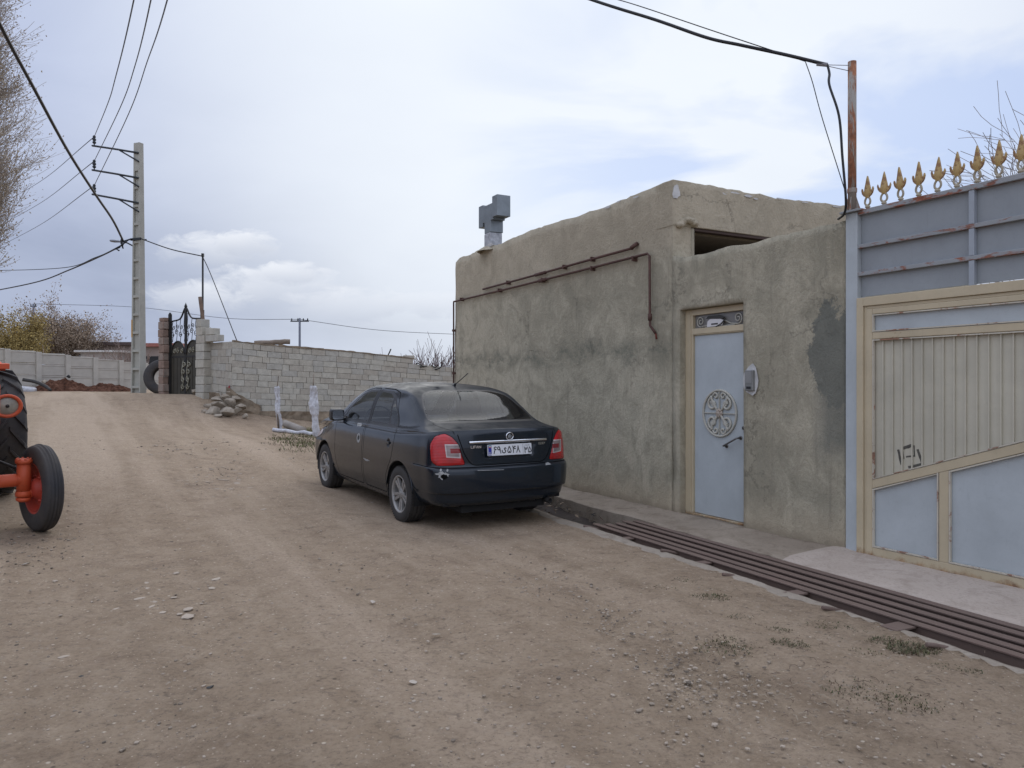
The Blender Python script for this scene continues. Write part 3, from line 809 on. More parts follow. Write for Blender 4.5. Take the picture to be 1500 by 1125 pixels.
strip('pavement', 'narrow dirty concrete pavement', lambda u: -.05, lambda u: nfar(u)-.005, .0, 8.6, .03, -.4, M_SIDE, rag=.018, seed=3, zf=lambda u, n, p: .005+.022*(1-n/.7)+max(0, u-6)*.012, rough=.014)
strip('driveway_apron', 'pinkish concrete apron before the gate', lambda u: -.12, lambda u: nfar(u)-.01, -4.9, .18, .03, -.4, M_APRON, du=.06, rag=.02, seed=4, zf=lambda u, n, p: -.004+.040*(1-n/.8)+.045*math.exp(-((u-.04)/.07)**2)*.3, rough=.009)
strip('kerb_edge', 'pale broken concrete lip beside the ditch', lambda u: nnear(u)+.045, lambda u: nnear(u)+.20+.04*math.sin(u*1.3), -4.9, 8.8, .0, -.4, M_EDGE, du=.04, rag=.11, ragi=.022, seed=11, rows=7,
      zf=lambda u, n, p: max(hz(p.x, p.y), -.05)+.008-.02*max(0, (n-nnear(u)-.09)/.2)**2, rough=.009)
strip('ditch_bed', 'muddy drain channel floor', lambda u: nfar(u)-.05, lambda u: nnear(u)+.08, -4.9, 9.2, -.2, -.5, simple('wet_mud', (.065, .048, .037), .55, var=.5, scale=4, bump=.8, bscale=14), rough=.05, seed=13,
      zf=lambda u, n, p: -.30*min(1, max(0, (3.2-u)/1.)+.55)+.10*math.exp(-((u-4.6)/.9)**2)+.05*noise.noise(V((u*1.3, n*2, 0))))
# steel grating of long channel bars over the drain
grate = empty('drain_grating', 'long rusty brown steel bar grating laid over the drain in front of the gate', 'grating', mat=WM)
M_GRATE = painted('brown_grating_steel', (.155, .104, .080), rust=.45, rough=.65, rustcol=(.085, .050, .040), rscale=3, stretch=(.5, 4, 4), thr=.55)
ang = math.atan(-.0435)
for k in range(5):
    mb = MB(); n0 = .04+k*.124
    mb.box(-4.3-.02*k, 2.10+.03*math.sin(k*2.1), n0, n0+.066, .006, .018); mb.box(-4.3, 2.08, n0+.022, n0+.03, -.07, .0055); mb.box(-4.3, 2.08, n0+.036, n0+.044, -.07, .0055)
    o = mb.build('bar', M_GRATE, grate, .003); o.location = (0, .735, .004*math.sin(k*1.7)); o.rotation_euler = (0, 0, ang)
for i, (u, w, ext) in enumerate(((2.0, .05, .72), (1.42, .09, .675), (.72, .05, .70), (.30, .09, .69), (-.18, .035, .79), (-.72, .10, .71), (-1.15, .035, .80), (-1.55, .12, .73), (-1.92, .045, .84), (-2.6, .1, .7), (-3.3, .05, .8), (-3.9, .1, .7))):
    mb = MB(); mb.box(u-w/2, u+w/2, -.03, ext, -.095, -.071)
    if w < .06: mb.tube([(u, ext-.22, -.05), (u+.02, ext-.02, .010), (u+.03, ext+.05, .024)], .015, 7)
    else: mb.box(u-w/2, u+w/2, .50, ext+.04, -.010, .0045)
    o = mb.build('cross_bar', M_GRATE, grate, .003); o.location = (0, .735, 0); o.rotation_euler = (0, 0, ang)
# ---------------------------------------------------------------- the dark sedan
def car_paint():
    m = Mat('dark_blue_paint', .32, .0, .22)
    x, y, z = m.xyz()
    dust = m.math('MULTIPLY', m.ramp(m.noise(3.5, 8, .65, None, .5), [(.35, .25), (.7, 1)]), .03)
    low = m.n('MapRange', From_Min=.65, From_Max=.15); m.put(low.inputs[0], m.math('MULTIPLY_ADD', m.noise(4, 6, .6), .25, z))
    dst = m.math('ADD', dust, m.math('MULTIPLY', low.outputs[0], .13), clamp=True)
    up = m.xyz(m.n('NewGeometry').outputs['Normal'])[2]
    mu = m.n('MapRange', From_Min=.55, From_Max=1.); m.put(mu.inputs[0], up)
    dst = m.math('ADD', dst, m.math('MULTIPLY', mu.outputs[0], m.math('MULTIPLY_ADD', m.noise(5, 7, .65), .26, .08)), clamp=True)
    c = m.mix(dst, (.0052, .0102, .0165), (.085, .080, .074))
    m.base(c)
    m.rough(m.math('MULTIPLY_ADD', dst, .8, .20))
    m.b.inputs['Coat Roughness'].default_value = .09
    m.put(m.b.inputs['Coat Weight'], m.math('MULTIPLY_ADD', dst, -3., .62, clamp=True)); m.put(m.b.inputs['Specular IOR Level'], m.math('MULTIPLY_ADD', dst, -.9, .24, clamp=True))
    m.bump(m.noise(1.8, 3, .5), .05, .05)
    return m.m
M_PAINT = car_paint()
M_GAP = simple('panel_gap', (.003, .003, .003), .9, spec=.1)
M_TRIM = simple('black_trim', (.012, .012, .013), .45, var=.3)
M_BARE = simple('scraped_plastic', (.40, .40, .385), .8, var=.6, scale=30)
M_TYRE = simple('tyre_rubber', (.038, .034, .030), .85, var=.45, scale=5, bump=.2)
M_ALLOY = simple('dusty_alloy', (.36, .35, .33), .42, .45, var=.4, scale=9)
M_CHROME = Mat('chrome', .12, 1., col=(.75, .76, .78)).m
M_INT = simple('grey_interior', (.05, .05, .052), .85, var=.2)
M_SEAT = simple('seat_fabric', (.09, .09, .095), .9, var=.25)
M_WELL = simple('wheel_well', (.010, .010, .010), .9)
M_WHITE = simple('white_plate', (.68, .69, .70), .5, var=.08)
M_INK = simple('plate_ink', (.01, .01, .012), .5)
def glass(name, tint, fres=.05, rgh=.02, dirt=.08):
    m = Mat(name)
    nt = m.nt; nt.nodes.remove(m.b)
    out = nt.nodes['Material Output']
    tr = m.n('BsdfTransparent'); m.put(tr.inputs[0], tint)
    gl = m.n('BsdfGlossy'); gl.inputs['Roughness'].default_value = rgh
    di = m.n('BsdfDiffuse'); m.put(di.inputs[0], (.22, .23, .24))
    fr = m.n('Fresnel', IOR=1.52)
    a = m.n('MixShader'); m.put(a.inputs[0], m.math('MULTIPLY', m.ramp(m.noise(6, 7, .65), [(.3, .35), (.7, 1)]), dirt)); m.put(a.inputs[1], tr.outputs[0]); m.put(a.inputs[2], di.outputs[0])
    b = m.n('MixShader'); m.put(b.inputs[0], m.math('MULTIPLY_ADD', fr.outputs[0], .7, fres, clamp=True)); m.put(b.inputs[1], a.outputs[0]); m.put(b.inputs[2], gl.outputs[0])
    m.put(out.inputs[0], b.outputs[0])
    return m.m
M_GLASS = glass('side_glass', (.62, .66, .66), .02)
M_GLASSR = glass('rear_glass', (.50, .55, .60), .0, .05, .05)
def lens(name, col, rough=.12, emis=0):
    m = Mat(name, rough, 0, .6, col)
    m.b.inputs['Coat Weight'].default_value = .35; m.b.inputs['Coat Roughness'].default_value = .04
    m.bump(m.math('SINE', m.math('MULTIPLY', m.xyz()[2], 420.)), .25, .004)
    m.base(m.mix(m.ramp(m.noise(7, 4), [(.35, 0), (.7, 1)]), tuple(x*.55 for x in col), col))
    return m.m
M_RED = lens('red_lens', (.50, .004, .008)); M_CLEAR = lens('clear_lens', (.62, .55, .53)); M_CLEAR2 = lens('grey_pink_lens', (.30, .235, .225)); M_REDDARK = lens('deep_red_lens', (.26, .006, .012))

CARS_NP = 3.7
def gfun(r): return np.maximum(0, 1-np.abs(r)**CARS_NP)**(1/CARS_NP)
RHO = np.array([1, .9992, .997, .993, .987, .978, .966, .95, .935, .92, .905, .89, .875, .86, .845, .83, .81, .79, .77, .75, .73, .71, .69, .66, .62, .57, .51, .44, .36, .27, .18, .09, 0])
#  X, bow, rows of (y, z) from shoulder to centre
KEYS = [
 (-.448, -.40, [(.785, 1.005), (.73, 1.022), (.64, 1.030), (.55, 1.034), (.40, 1.038), (.2, 1.041), (0, 1.042)]),
 (-.32, -.27, [(.795, 1.000), (.745, 1.035), (.66, 1.055), (.58, 1.063), (.42, 1.070), (.2, 1.074), (0, 1.075)]),
 (-.20, -.19, [(.800, .995), (.757, 1.040), (.69, 1.085), (.62, 1.095), (.44, 1.097), (.2, 1.097), (0, 1.097)]),
 (.03, -.14, [(.805, .985), (.765, 1.035), (.715, 1.165), (.63, 1.235), (.46, 1.245), (.2, 1.248), (0, 1.25)]),
 (.28, -.10, [(.808, .975), (.768, 1.025), (.715, 1.21), (.60, 1.375), (.46, 1.392), (.2, 1.398), (0, 1.40)]),
 (.48, -.06, [(.808, .972), (.768, 1.020), (.714, 1.215), (.588, 1.408), (.45, 1.440), (.2, 1.452), (0, 1.455)]),
 (1.05, 0, [(.808, .962), (.768, 1.012), (.712, 1.215), (.585, 1.418), (.46, 1.457), (.2, 1.477), (0, 1.482)]),
 (1.45, .03, [(.806, .955), (.768, 1.005), (.712, 1.205), (.588, 1.398), (.46, 1.437), (.2, 1.455), (0, 1.46)]),
 (1.75, .07, [(.804, .950), (.766, .998), (.714, 1.165), (.600, 1.310), (.46, 1.335), (.2, 1.350), (0, 1.355)]),
 (2.12, .13, [(.802, .940), (.763, .985), (.722, 1.055), (.650, 1.105), (.5, 1.118), (.2, 1.126), (0, 1.13)]),
 (2.36, .18, [(.798, .928), (.757, .965), (.69, .990), (.62, 1.000), (.45, 1.010), (.2, 1.017), (0, 1.02)]),
 (2.62, .30, [(.780, .905), (.735, .930), (.67, .948), (.60, .957), (.45, .968), (.2, .976), (0, .978)]),
 (2.90, .46, [(.730, .840), (.68, .850), (.61, .860), (.55, .866), (.40, .876), (.2, .884), (0, .886)]),
]
# level: zR, zS, zF, w, rear inset, front inset   (bottom to top)
LV = [
 (.265, .185, .20, .735, .13, .16), (.290, .215, .23, .775, .075, .09), (.335, .265, .28, .800, .045, .05), (.385, .33, .34, .818, .043, .02), (.408, .36, .37, .826, .040, .01),
 (.418, .37, .385, .830, .006, .005), (.44, .40, .42, .836, .001, 0), (.52, .50, .50, .846, .0, .0), (.60, .58, .58, .851, .003, .01), (.645, .625, .62, .852, .010, .03),
 (.662, .640, .635, .852, .026, .05), (.672, .650, .645, .852, .052, .07), (.69, .67, .66, .851, .062, .09), (.76, .74, .71, .848, .066, .14), (.85, .82, .76, .842, .070, .22),
 (.93, .90, .80, .832, .078, .31), (.975, .935, .82, .822, .088, .38), (.995, .955, .832, .808, .105, .46)]
def car_shell():
    NX = 118
    K = KEYS
    kx = [k[0] for k in K]
    Xs = np.unique(np.r_[np.linspace(kx[0], kx[-1], NX)])
    bow = pchip(kx, [k[1] for k in K], Xs)
    nr = len(K[0][2])
    Y = np.array([pchip(kx, [k[2][r][0] for k in K], Xs) for r in range(nr)])
    Z = np.array([pchip(kx, [k[2][r][1] for k in K], Xs) for r in range(nr)])
    up = np.zeros((len(Xs), len(RHO), 3))
    for i in range(len(Xs)):
        w = Y[0, i]; rho = Y[:, i]/w
        z = pchip(rho[::-1], Z[::-1, i], RHO[::-1])[::-1]
        # soften
        up[i, :, 0] = Xs[i]+bow[i]*gfun(RHO); up[i, :, 1] = w*RHO; up[i, :, 2] = z
    # light smoothing along both directions to round creases
    for _ in range(2):
        s = up.copy()
        s[1:-1, 1:-1, 2] = .5*up[1:-1, 1:-1, 2]+.125*(up[:-2, 1:-1, 2]+up[2:, 1:-1, 2]+up[1:-1, :-2, 2]+up[1:-1, 2:, 2])
        s[1:-1, -1, 2] = .5*up[1:-1, -1, 2]+.25*(up[:-2, -1, 2]+up[2:, -1, 2])
        up = s
    NXs = len(Xs); NR = len(RHO)
    # lower body: dense levels
    lv = np.array(LV); q = np.arange(len(LV))
    qd = np.unique(np.r_[np.linspace(0, len(LV)-1, 3*(len(LV)-1)+1)])
    D = np.array([pchip(q, lv[:, c], qd) for c in range(6)]).T
    loopn = NR-1+NXs+NR-1
    low = np.zeros((len(qd)+1, loopn, 3))
    br = .40; bf = .46
    top = np.zeros((loopn, 3))
    top[:NR-1] = up[0, ::-1][:NR-1]; top[NR-1:NR-1+NXs] = up[:, 0]; top[NR-1+NXs:] = up[-1, 1:]
    wm = np.interp(1.05, kx, [k[2][0][0] for k in K])
    taper = up[:, 0, 1]/wm
    for a in range(len(qd)):
        zR, zS, zF, w, dR, dF = D[a]
        x0 = -.958+dR+br; x1 = 3.40-dF-bf+.02
        f = a/(len(qd)-1)
        xs = x0+(Xs-Xs[0])/(Xs[-1]-Xs[0])*(x1-x0)
        tp = 1-(1-taper)*(.55+.45*f)
        # rear and front ends differ in height from the sill
        sr = np.clip((.25-xs)/.8, 0, 1); sr = sr*sr*(3-2*sr)
        sf = np.clip((xs-2.2)/.9, 0, 1); sf = sf*sf*(3-2*sf)
        zs = zS+(zR-zS)*sr+(zF-zS)*sf
        ws = w*tp
        # shoulder blends onto the upper body
        low[a, NR-1:NR-1+NXs] = np.c_[xs, ws, zs]
        rr = RHO[::-1][:NR-1]
        low[a, :NR-1] = np.c_[x0-br*gfun(rr), ws[0]*rr, np.full(NR-1, zR)+.0*rr]
        rf = RHO[1:]
        low[a, NR-1+NXs:] = np.c_[x1+bf*gfun(rf), ws[-1]*rf, np.full(NR-1, zF)]
        # rear deck edge is higher in the middle
        low[a, :NR-1, 2] += (top[:NR-1, 2]-.995)*max(0, (f-.6)/.4)**1.5*.8
        low[a, NR-1+NXs:, 2] += (top[NR-1+NXs:, 2]-top[-NR, 2])*max(0, (f-.6)/.4)**1.5*.8
        # character line dent along the doors
    low[-1] = top
    me = bmesh.new()
    for s in (1, -1):
        vu = [[me.verts.new((p[0], s*p[1], p[2])) for p in row] for row in up]
        vl = [[me.verts.new((p[0], s*p[1], p[2])) for p in row] for row in low[:-1]]
        vl.append(vu[0][::-1][:NR-1]+[vu[i][0] for i in range(NXs)]+vu[-1][1:])
        def quad(a, b, c, d):
            vs = []
            for v in (a, b, c, d):
                if v not in vs: vs.append(v)
            if s < 0: vs = vs[::-1]
            try:
                f = me.faces.new(vs); f.smooth = True
            except ValueError: pass
        for i in range(NXs-1):
            for j in range(NR-1): quad(vu[i][j], vu[i+1][j], vu[i+1][j+1], vu[i][j+1])
        for a in range(len(vl)-1):
            for j in range(loopn-1): quad(vl[a][j], vl[a][j+1], vl[a+1][j+1], vl[a+1][j])
    bmesh.ops.remove_doubles(me, verts=me.verts, dist=1e-5)
    bmesh.ops.recalc_face_normals(me, faces=me.faces)
    return me
def inpoly(p, poly):
    x, y = p; c = False; n = len(poly)
    for i in range(n):
        x1, y1 = poly[i]; x2, y2 = poly[(i+1) % n]
        if (y1 > y) != (y2 > y) and x < (x2-x1)*(y-y1)/(y2-y1)+x1: c = not c
    return c
def offset(poly, d):
    """grow (d > 0) a polygon"""
    a = sum(poly[i][0]*poly[(i+1) % len(poly)][1]-poly[(i+1) % len(poly)][0]*poly[i][1] for i in range(len(poly)))
    sg = 1 if a > 0 else -1
    n = len(poly); out = []
    for i in range(n):
        p0, p1, p2 = (np.array(poly[(i+k) % n]) for k in (-1, 0, 1))
        e1 = (p1-p0)/np.linalg.norm(p1-p0); e2 = (p2-p1)/np.linalg.norm(p2-p1)
        n1 = np.array((e1[1], -e1[0]))*sg; n2 = np.array((e2[1], -e2[0]))*sg
        m = n1+n2; m = m/max(.6, np.dot(m, n1)) if np.linalg.norm(m) > 1e-6 else n1
        out.append(tuple(p1+m*d))
    return out
def rounded(poly, r=.03, k=4):
    out = []; n = len(poly)
    for i in range(n):
        p0, p1, p2 = (np.array(poly[(i+q) % n], float) for q in (-1, 0, 1))
        l1 = np.linalg.norm(p0-p1); l2 = np.linalg.norm(p2-p1); rr = min(r, l1*.45, l2*.45)
        a = p1+(p0-p1)/l1*rr; b = p1+(p2-p1)/l2*rr
        for t in np.linspace(0, 1, k): out.append(tuple((1-t)**2*a+2*t*(1-t)*p1+t*t*b))
    return out
AXY = (V((1, 0, 0)), V((0, 0, 1)))     # seen from the side
AXX = (V((0, 1, 0)), V((0, 0, 1)))     # seen from the back
AXT = (V((1, 0, 0)), V((0, 1, 0)))     # seen from above
def cut(bm, poly, ax, sel):
    A, B = ax; Nn = A.cross(B)
    us = [p[0] for p in poly]; vs = [p[1] for p in poly]
    bb = (min(us)-.02, max(us)+.02, min(vs)-.02, max(vs)+.02)
    def near(f):
        a = [v.co.dot(A) for v in f.verts]; b = [v.co.dot(B) for v in f.verts]
        return max(a) > bb[0] and min(a) < bb[1] and max(b) > bb[2] and min(b) < bb[3]
    cand = [f for f in bm.faces if sel(f.calc_center_median()) and near(f)]
    n = len(poly)
    for i in range(n):
        p, q = poly[i], poly[(i+1) % n]
        d = A*(q[0]-p[0])+B*(q[1]-p[1])
        if d.length < 1e-7: continue
        # only faces that the edge really passes near
        lo = (min(p[0], q[0])-.012, max(p[0], q[0])+.012, min(p[1], q[1])-.012, max(p[1], q[1])+.012)
        sub = []; rest = []
        for f in cand:
            a = [v.co.dot(A) for v in f.verts]; b = [v.co.dot(B) for v in f.verts]
            (sub if (max(a) > lo[0] and min(a) < lo[1] and max(b) > lo[2] and min(b) < lo[3]) else rest).append(f)
        if not sub: continue
        geom = list({v for f in sub for v in f.verts})+list({e for f in sub for e in f.edges})+sub
        r = bmesh.ops.bisect_plane(bm, geom=geom, dist=1e-6, plane_co=A*p[0]+B*p[1], plane_no=d.cross(Nn).normalized())
        # neighbours outside `sub` may have been given an extra vertex, which keeps the mesh closed
        new = {g for g in r['geom'] if isinstance(g, bmesh.types.BMFace) and g.is_valid}
        cand = [f for f in rest if f.is_valid]+list(new)
    cand = list({f for f in cand if f.is_valid})
    out = []
    for f in cand:
        c = f.calc_center_median()
        if inpoly((c.dot(A), c.dot(B)), poly): out.append(f)
    return out

STROKE = {
 'L': (.55, [[(0, 1), (0, 0), (.5, 0)]]), 'I': (.1, [[(.05, 0), (.05, 1)]]), 'F': (.55, [[(0, 0), (0, 1), (.5, 1)], [(0, .52), (.42, .52)]]),
 'A': (.7, [[(0, 0), (.33, 1), (.66, 0)], [(.14, .36), (.52, .36)]]), 'N': (.62, [[(0, 0), (0, 1), (.6, 0), (.6, 1)]]), 'R': (.6, [[(0, 0), (0, 1), (.45, 1), (.52, .85), (.52, .65), (.42, .52), (0, .52)], [(.3, .52), (.55, 0)]]),
 '5': (.55, [[(.5, 1), (.05, 1), (0, .56), (.35, .6), (.5, .42), (.5, .18), (.35, 0), (0, .05)]]), '2': (.55, [[(0, .8), (.1, .98), (.4, .98), (.5, .8), (.45, .55), (0, 0), (.52, 0)]]), '0': (.58, [[(.1, .02), (0, .2), (0, .8), (.1, .98), (.42, .98), (.52, .8), (.52, .2), (.42, .02), (.1, .02)]]),
 'E': (.55, [[(.5, 0), (0, 0), (0, 1), (.5, 1)], [(0, .52), (.42, .52)]]), 'X': (.6, [[(0, 0), (.55, 1)], [(0, 1), (.55, 0)]]), '.': (.15, [[(.05, 0), (.06, .05)]]), ' ': (.35, []),
 'p6': (.78, [[(.80, .90), (.55, 1.0), (.30, .86), (.34, .66), (.75, .60)], [(.55, .62), (.36, .34), (.26, 0)]]),
 'p9': (.80, [[(.62, .72), (.42, .52), (.16, .58), (.08, .78), (.24, .98), (.48, .98), (.62, .76), (.66, .40), (.80, 0)]]),
 'pY': (1.0, [[(.96, .72), (.80, .90), (.58, .78), (.62, .58), (.86, .44), (.86, .22), (.62, .03), (.28, .05), (.08, .22), (.06, .50)]]),
 'p5': (.86, [[(.46, .98), (.26, .62), (.10, .26), (.20, .05), (.38, .05), (.48, .24), (.58, .05), (.76, .06), (.86, .28), (.70, .64), (.46, .98)]]),
 'p4': (.82, [[(.20, 1), (.30, .70), (.32, 0)], [(.82, .92), (.56, .96), (.46, .76), (.56, .58), (.84, .60)], [(.30, .66), (.46, .76)]]),
 'p8': (.80, [[(.04, 0), (.28, .45), (.38, 1), (.50, .45), (.78, 0)]]),
 'p3': (.88, [[(.10, 1), (.22, .66), (.26, 0)], [(.22, .70), (.40, .58), (.50, .66), (.52, .94)], [(.52, .68), (.64, .58), (.80, .62), (.88, .98)]]),
}
def writing(mb, keys, x, y, h, wid, th, M, mi=0, sx=1., gap=.22):
    """stroke lettering in local xy, raised th along z"""
    for kx in keys:
        w, st = STROKE[kx]
        for pl in st:
            P = [V((x+p[0]*h*sx, y+p[1]*h, 0)) for p in pl]
            for a, b in zip(P[:-1], P[1:]):
                d = (b-a)
                if d.length < 1e-6: continue
                d.normalize(); q = V((-d.y, d.x, 0))*wid/2; e = d*wid*.32
                mb.prism([((a-e+q).x, (a-e+q).y), ((a-e-q).x, (a-e-q).y), ((b+e-q).x, (b+e-q).y), ((b+e+q).x, (b+e+q).y)], 0, th, M, mi)
        x += (w*sx+gap)*h
    return x

def build_car():
    zl = math.atan2(.085-.02, 2.6)
    M = basis((-.505, 8.585, .018), V((-.5255, .8508, .0)), V((-.8508, -.5255, 0)), (0, 0, 1)) @ Ry(-zl) @ Rx(.0)
    car = empty('parked_car', 'dusty dark blue four-door sedan parked beside the plastered house wall', 'car', mat=M)
    bm = car_shell()
    lay = bm.faces.layers.int.new('part')
    R_TYRE = .307; AX = (0., 2.55); AZ = .300
    names = ['body']; mats = {}
    mlist = [M_PAINT, M_GAP, M_TRIM, M_BARE, M_GLASS, M_GLASSR, M_RED, M_CLEAR, M_REDDARK, M_CHROME, M_CLEAR2]
    def part(nm):
        names.append(nm); return len(names)-1
    def setp(fs, pid=None, mi=None):
        for f in fs:
            if pid is not None: f[lay] = pid
            if mi is not None: f.material_index = mi
    def mk(poly, ax, sel, pid, mi=None, gap=.0048):
        """a panel with a dark shut line all round"""
        if gap:
            setp(cut(bm, poly, ax, sel), None, 1)
            ins = cut(bm, offset(poly, -gap*2), ax, sel)
        else: ins = cut(bm, poly, ax, sel)
        setp(ins, pid, 0 if mi is None else mi)
        return ins
    # wheel arches
    for sgn in (1, -1):
        for ax_ in AX:
            R = .352
            poly = [(ax_+R*math.cos(a), AZ+.01+R*math.sin(a)) for a in np.linspace(-.45, PI+.45, 30)]
            poly = poly+[(ax_-R, -.2), (ax_+R, -.2)]
            fs = cut(bm, poly, AXY, lambda c: c.y*sgn > .5)
            bmesh.ops.delete(bm, geom=fs, context='FACES')
    # doors with their window frames; side windows
    FD = rounded([(1.125, .255), (2.02, .255), (2.10, .50), (2.12, .985), (1.62, 1.345), (1.33, 1.405), (1.065, 1.41), (1.085, 1.0)], .05, 4)
    RD = rounded([(1.08, .255), (.40, .255), (.37, .45), (.20, .66), (.14, .90), (.175, 1.03), (.44, 1.375), (.66, 1.407), (1.02, 1.411), (1.045, 1.0)], .05, 4)
    FW = rounded([(1.128, 1.012), (1.99, 1.000), (1.90, 1.07), (1.60, 1.288), (1.36, 1.352), (1.118, 1.367)], .035, 4)
    RW = rounded([(1.020, 1.014), (.475, 1.022), (.555, 1.305), (.68, 1.353), (.985, 1.367)], .035, 4)
    QW = rounded([(.430, 1.025), (.225, 1.033), (.30, 1.15), (.50, 1.293)], .03, 4)
    for sgn in (1, -1):
        sel = lambda c: c.y*sgn > .45
        # black surround of the glasshouse
        SU = rounded([(.16, 1.008), (2.06, .985), (1.92, 1.085), (1.61, 1.312), (1.36, 1.378), (1.06, 1.390), (.67, 1.379), (.50, 1.328), (.22, 1.12)], .04, 3)
        mk(FD, AXY, sel, part('door')); mk(RD, AXY, sel, part('door'))
        setp([f for f in cut(bm, SU, AXY, sel) if f.material_index != 1], None, 2)
        for poly, nm in ((FW, 'door_window'), (RW, 'door_window'), (QW, 'quarter_window')):
            mk(poly, AXY, sel, part(nm), 4, 0)
        # chrome-less bright sill moulding under the windows
        setp(cut(bm, [(.17, .992), (2.06, .968), (2.06, .982), (.17, 1.006)], AXY, lambda c: c.y*sgn > .7), None, 2)
    # rear window and windscreen
    RWIN = rounded([(-.645, 1.098), (.645, 1.098), (.615, 1.20), (.53, 1.352), (.40, 1.388), (.2, 1.398), (-.2, 1.398), (-.40, 1.388), (-.53, 1.352), (-.615, 1.20)], .05, 4)
    selr = lambda c: c.x < .52 and c.z > 1.06
    setp(cut(bm, offset(RWIN, .014), AXX, selr), None, 2)
    mk(RWIN, AXX, selr, part('rear_window'), 5, 0)
    WS = rounded([(-.68, 1.045), (.68, 1.045), (.55, 1.36), (.38, 1.405), (-.38, 1.405), (-.55, 1.36)], .05, 4)
    sels = lambda c: c.x > 1.5 and c.z > 1.0
    setp(cut(bm, offset(WS, .012), AXX, sels), None, 2)
    mk(WS, AXX, sels, part('windscreen'), 4, 0)
    # boot lid: face seen from behind and deck seen from above
    # bumpers
    selb = lambda c: c.x < -.2
    bp = part('rear_bumper')
    fs = cut(bm, [(-.9, .2), (.9, .2), (.9, .668), (-.9, .668)], AXX, lambda c: c.x < -.36)
    g = cut(bm, [(-.9, .668), (.9, .668), (.9, .676), (-.9, .676)], AXX, lambda c: c.x < -.36)
    setp(g, None, 1)
    fs = [f for f in fs if f.is_valid]
    fs = cut(bm, [(-1.2, .1), (-.335, .1), (-.40, .45), (-.45, .668), (-1.2, .668)], AXY, selb)
    setp(fs, bp, 0)
    LID = rounded([(-.57, 1.10), (.57, 1.10), (.585, 1.00), (.52, .80), (.455, .705), (.40, .682), (-.40, .682), (-.455, .705), (-.52, .80), (-.585, 1.00)], .05, 4)
    lid = part('boot_lid')
    sell = lambda c: c.x < -.5 and c.z < 1.046 and c.x < -.72
    mk(LID, AXX, sell, lid)
    seld = lambda c: c.z > 1.0 and c.x < -.2
    DECK = rounded([(-1.1, -.575), (-1.1, .575), (-.74, .62), (-.40, .66), (-.37, .5), (-.375, -.5), (-.40, -.66), (-.74, -.62)], .05, 4)
    dk = cut(bm, DECK, AXT, seld); setp([f for f in dk if f.material_index != 2], None, 1)
    dk = cut(bm, offset(DECK, -.007), AXT, seld); setp([f for f in dk if f.material_index != 2], lid, 0)
    # number plate recess in the lid
    rec = cut(bm, rounded([(-.29, .76), (.29, .76), (.30, .905), (-.30, .905)], .03, 3), AXX, lambda c: c.x < -.75)
    for v in {v for f in rec for v in f.verts}: v.co.x += .012
    # tail lamps: outline seen from the rear quarter
    for sgn in (1, -1):
        A = V((-.64, -sgn*.77, 0)).normalized()   # looking along the quarter direction, to the right for the left lamp
        dirv = V((-.77, sgn*.64, 0)).normalized()
        A = V((dirv.y, -dirv.x, 0))*(1 if sgn > 0 else -1)
        if A.y*sgn > 0: A = -A                       # a grows from the flank towards the lid
        ax = (A, V((0, 0, 1)))
        def prj(x, y): return V((x, y*sgn, 0)).dot(A)
        a_in_t = prj(-.835, .615); a_in_b = prj(-.885, .50); a_out = prj(-.60, .79)+.045; a_out_b = prj(-.675, .82)+.04
        P = rounded([(a_in_b-.01, .700), (a_in_b-.045, .785), (a_in_t+.045, .90), (a_in_t-.02, .975), (a_in_t-.095, 1.008), (a_out+.045, .978), (a_out+.0, .90), (a_out+.0, .86), (a_out_b-.005, .735), (a_out_b+.05, .692)], .025, 3)
        selt = lambda c: c.y*sgn > .3 and c.x < -.3
        setp(cut(bm, offset(P, .005), ax, selt), None, 1)
        pid = part('tail_lamp')
        lamp = mk(P, ax, selt, pid, 6, 0)
        i0 = a_out_b+.135
        Q = [(i0, .905), (a_in_t+.06, .905), (a_in_b-.05, .765), (i0+.02, .775)]
        setp([f for f in cut(bm, Q, ax, selt) if f[lay] == pid], None, 7)
        setp([f for f in cut(bm, offset(Q, -.011), ax, selt) if f[lay] == pid], None, 10)  # greyer pink field inside the pale lens border
        Q2 = [(i0+.055, .862), (a_in_b, .862), (a_in_b, .818), (i0+.06, .815)]
        setp([f for f in cut(bm, Q2, ax, selt) if f[lay] == pid], None, 8)
        for v in {v for f in bm.faces if f[lay] == pid for v in f.verts}:
            if all(f[lay] == pid for f in v.link_faces): v.co += dirv*.010
    # front: bumper line, bonnet, head lamps
    selF = lambda c: c.x > 2.3
    setp(cut(bm, [(3.7, .1), (2.92, .1), (2.88, .45), (2.86, .60), (3.7, .60)], AXY, selF), part('front_bumper'), 0)
    BON = rounded([(2.40, -.66), (2.40, .66), (2.75, .62), (3.05, .52), (3.18, .3), (3.18, -.3), (3.05, -.52), (2.75, -.62)], .05, 4)
    selB = lambda c: c.z > .78 and c.x > 2.2
    setp([f for f in cut(bm, BON, AXT, selB) if f.material_index == 0], None, 1)
    setp([f for f in cut(bm, offset(BON, -.007), AXT, selB) if f.material_index == 1], part('bonnet'), 0)
    for sgn in (1, -1):
        A = V((.5, -sgn*.86, 0)).normalized()
        ax = (A*1, V((0, 0, 1)))
        p0 = V((2.78, .74*sgn, 0)).dot(A); p1 = V((3.2, .38*sgn, 0)).dot(A)
        mk(rounded([(p0, .72), (p0, .80), (p1, .76), (p1, .65), (p0+.1, .65)], .03, 3), ax, lambda c: c.y*sgn > .2 and c.x > 2.5, part('head_lamp'), 7)
    setp(cut(bm, rounded([(-.45, .40), (.45, .40), (.5, .52), (-.5, .52)], .03, 3), AXX, lambda c: c.x > 3.1), None, 2)
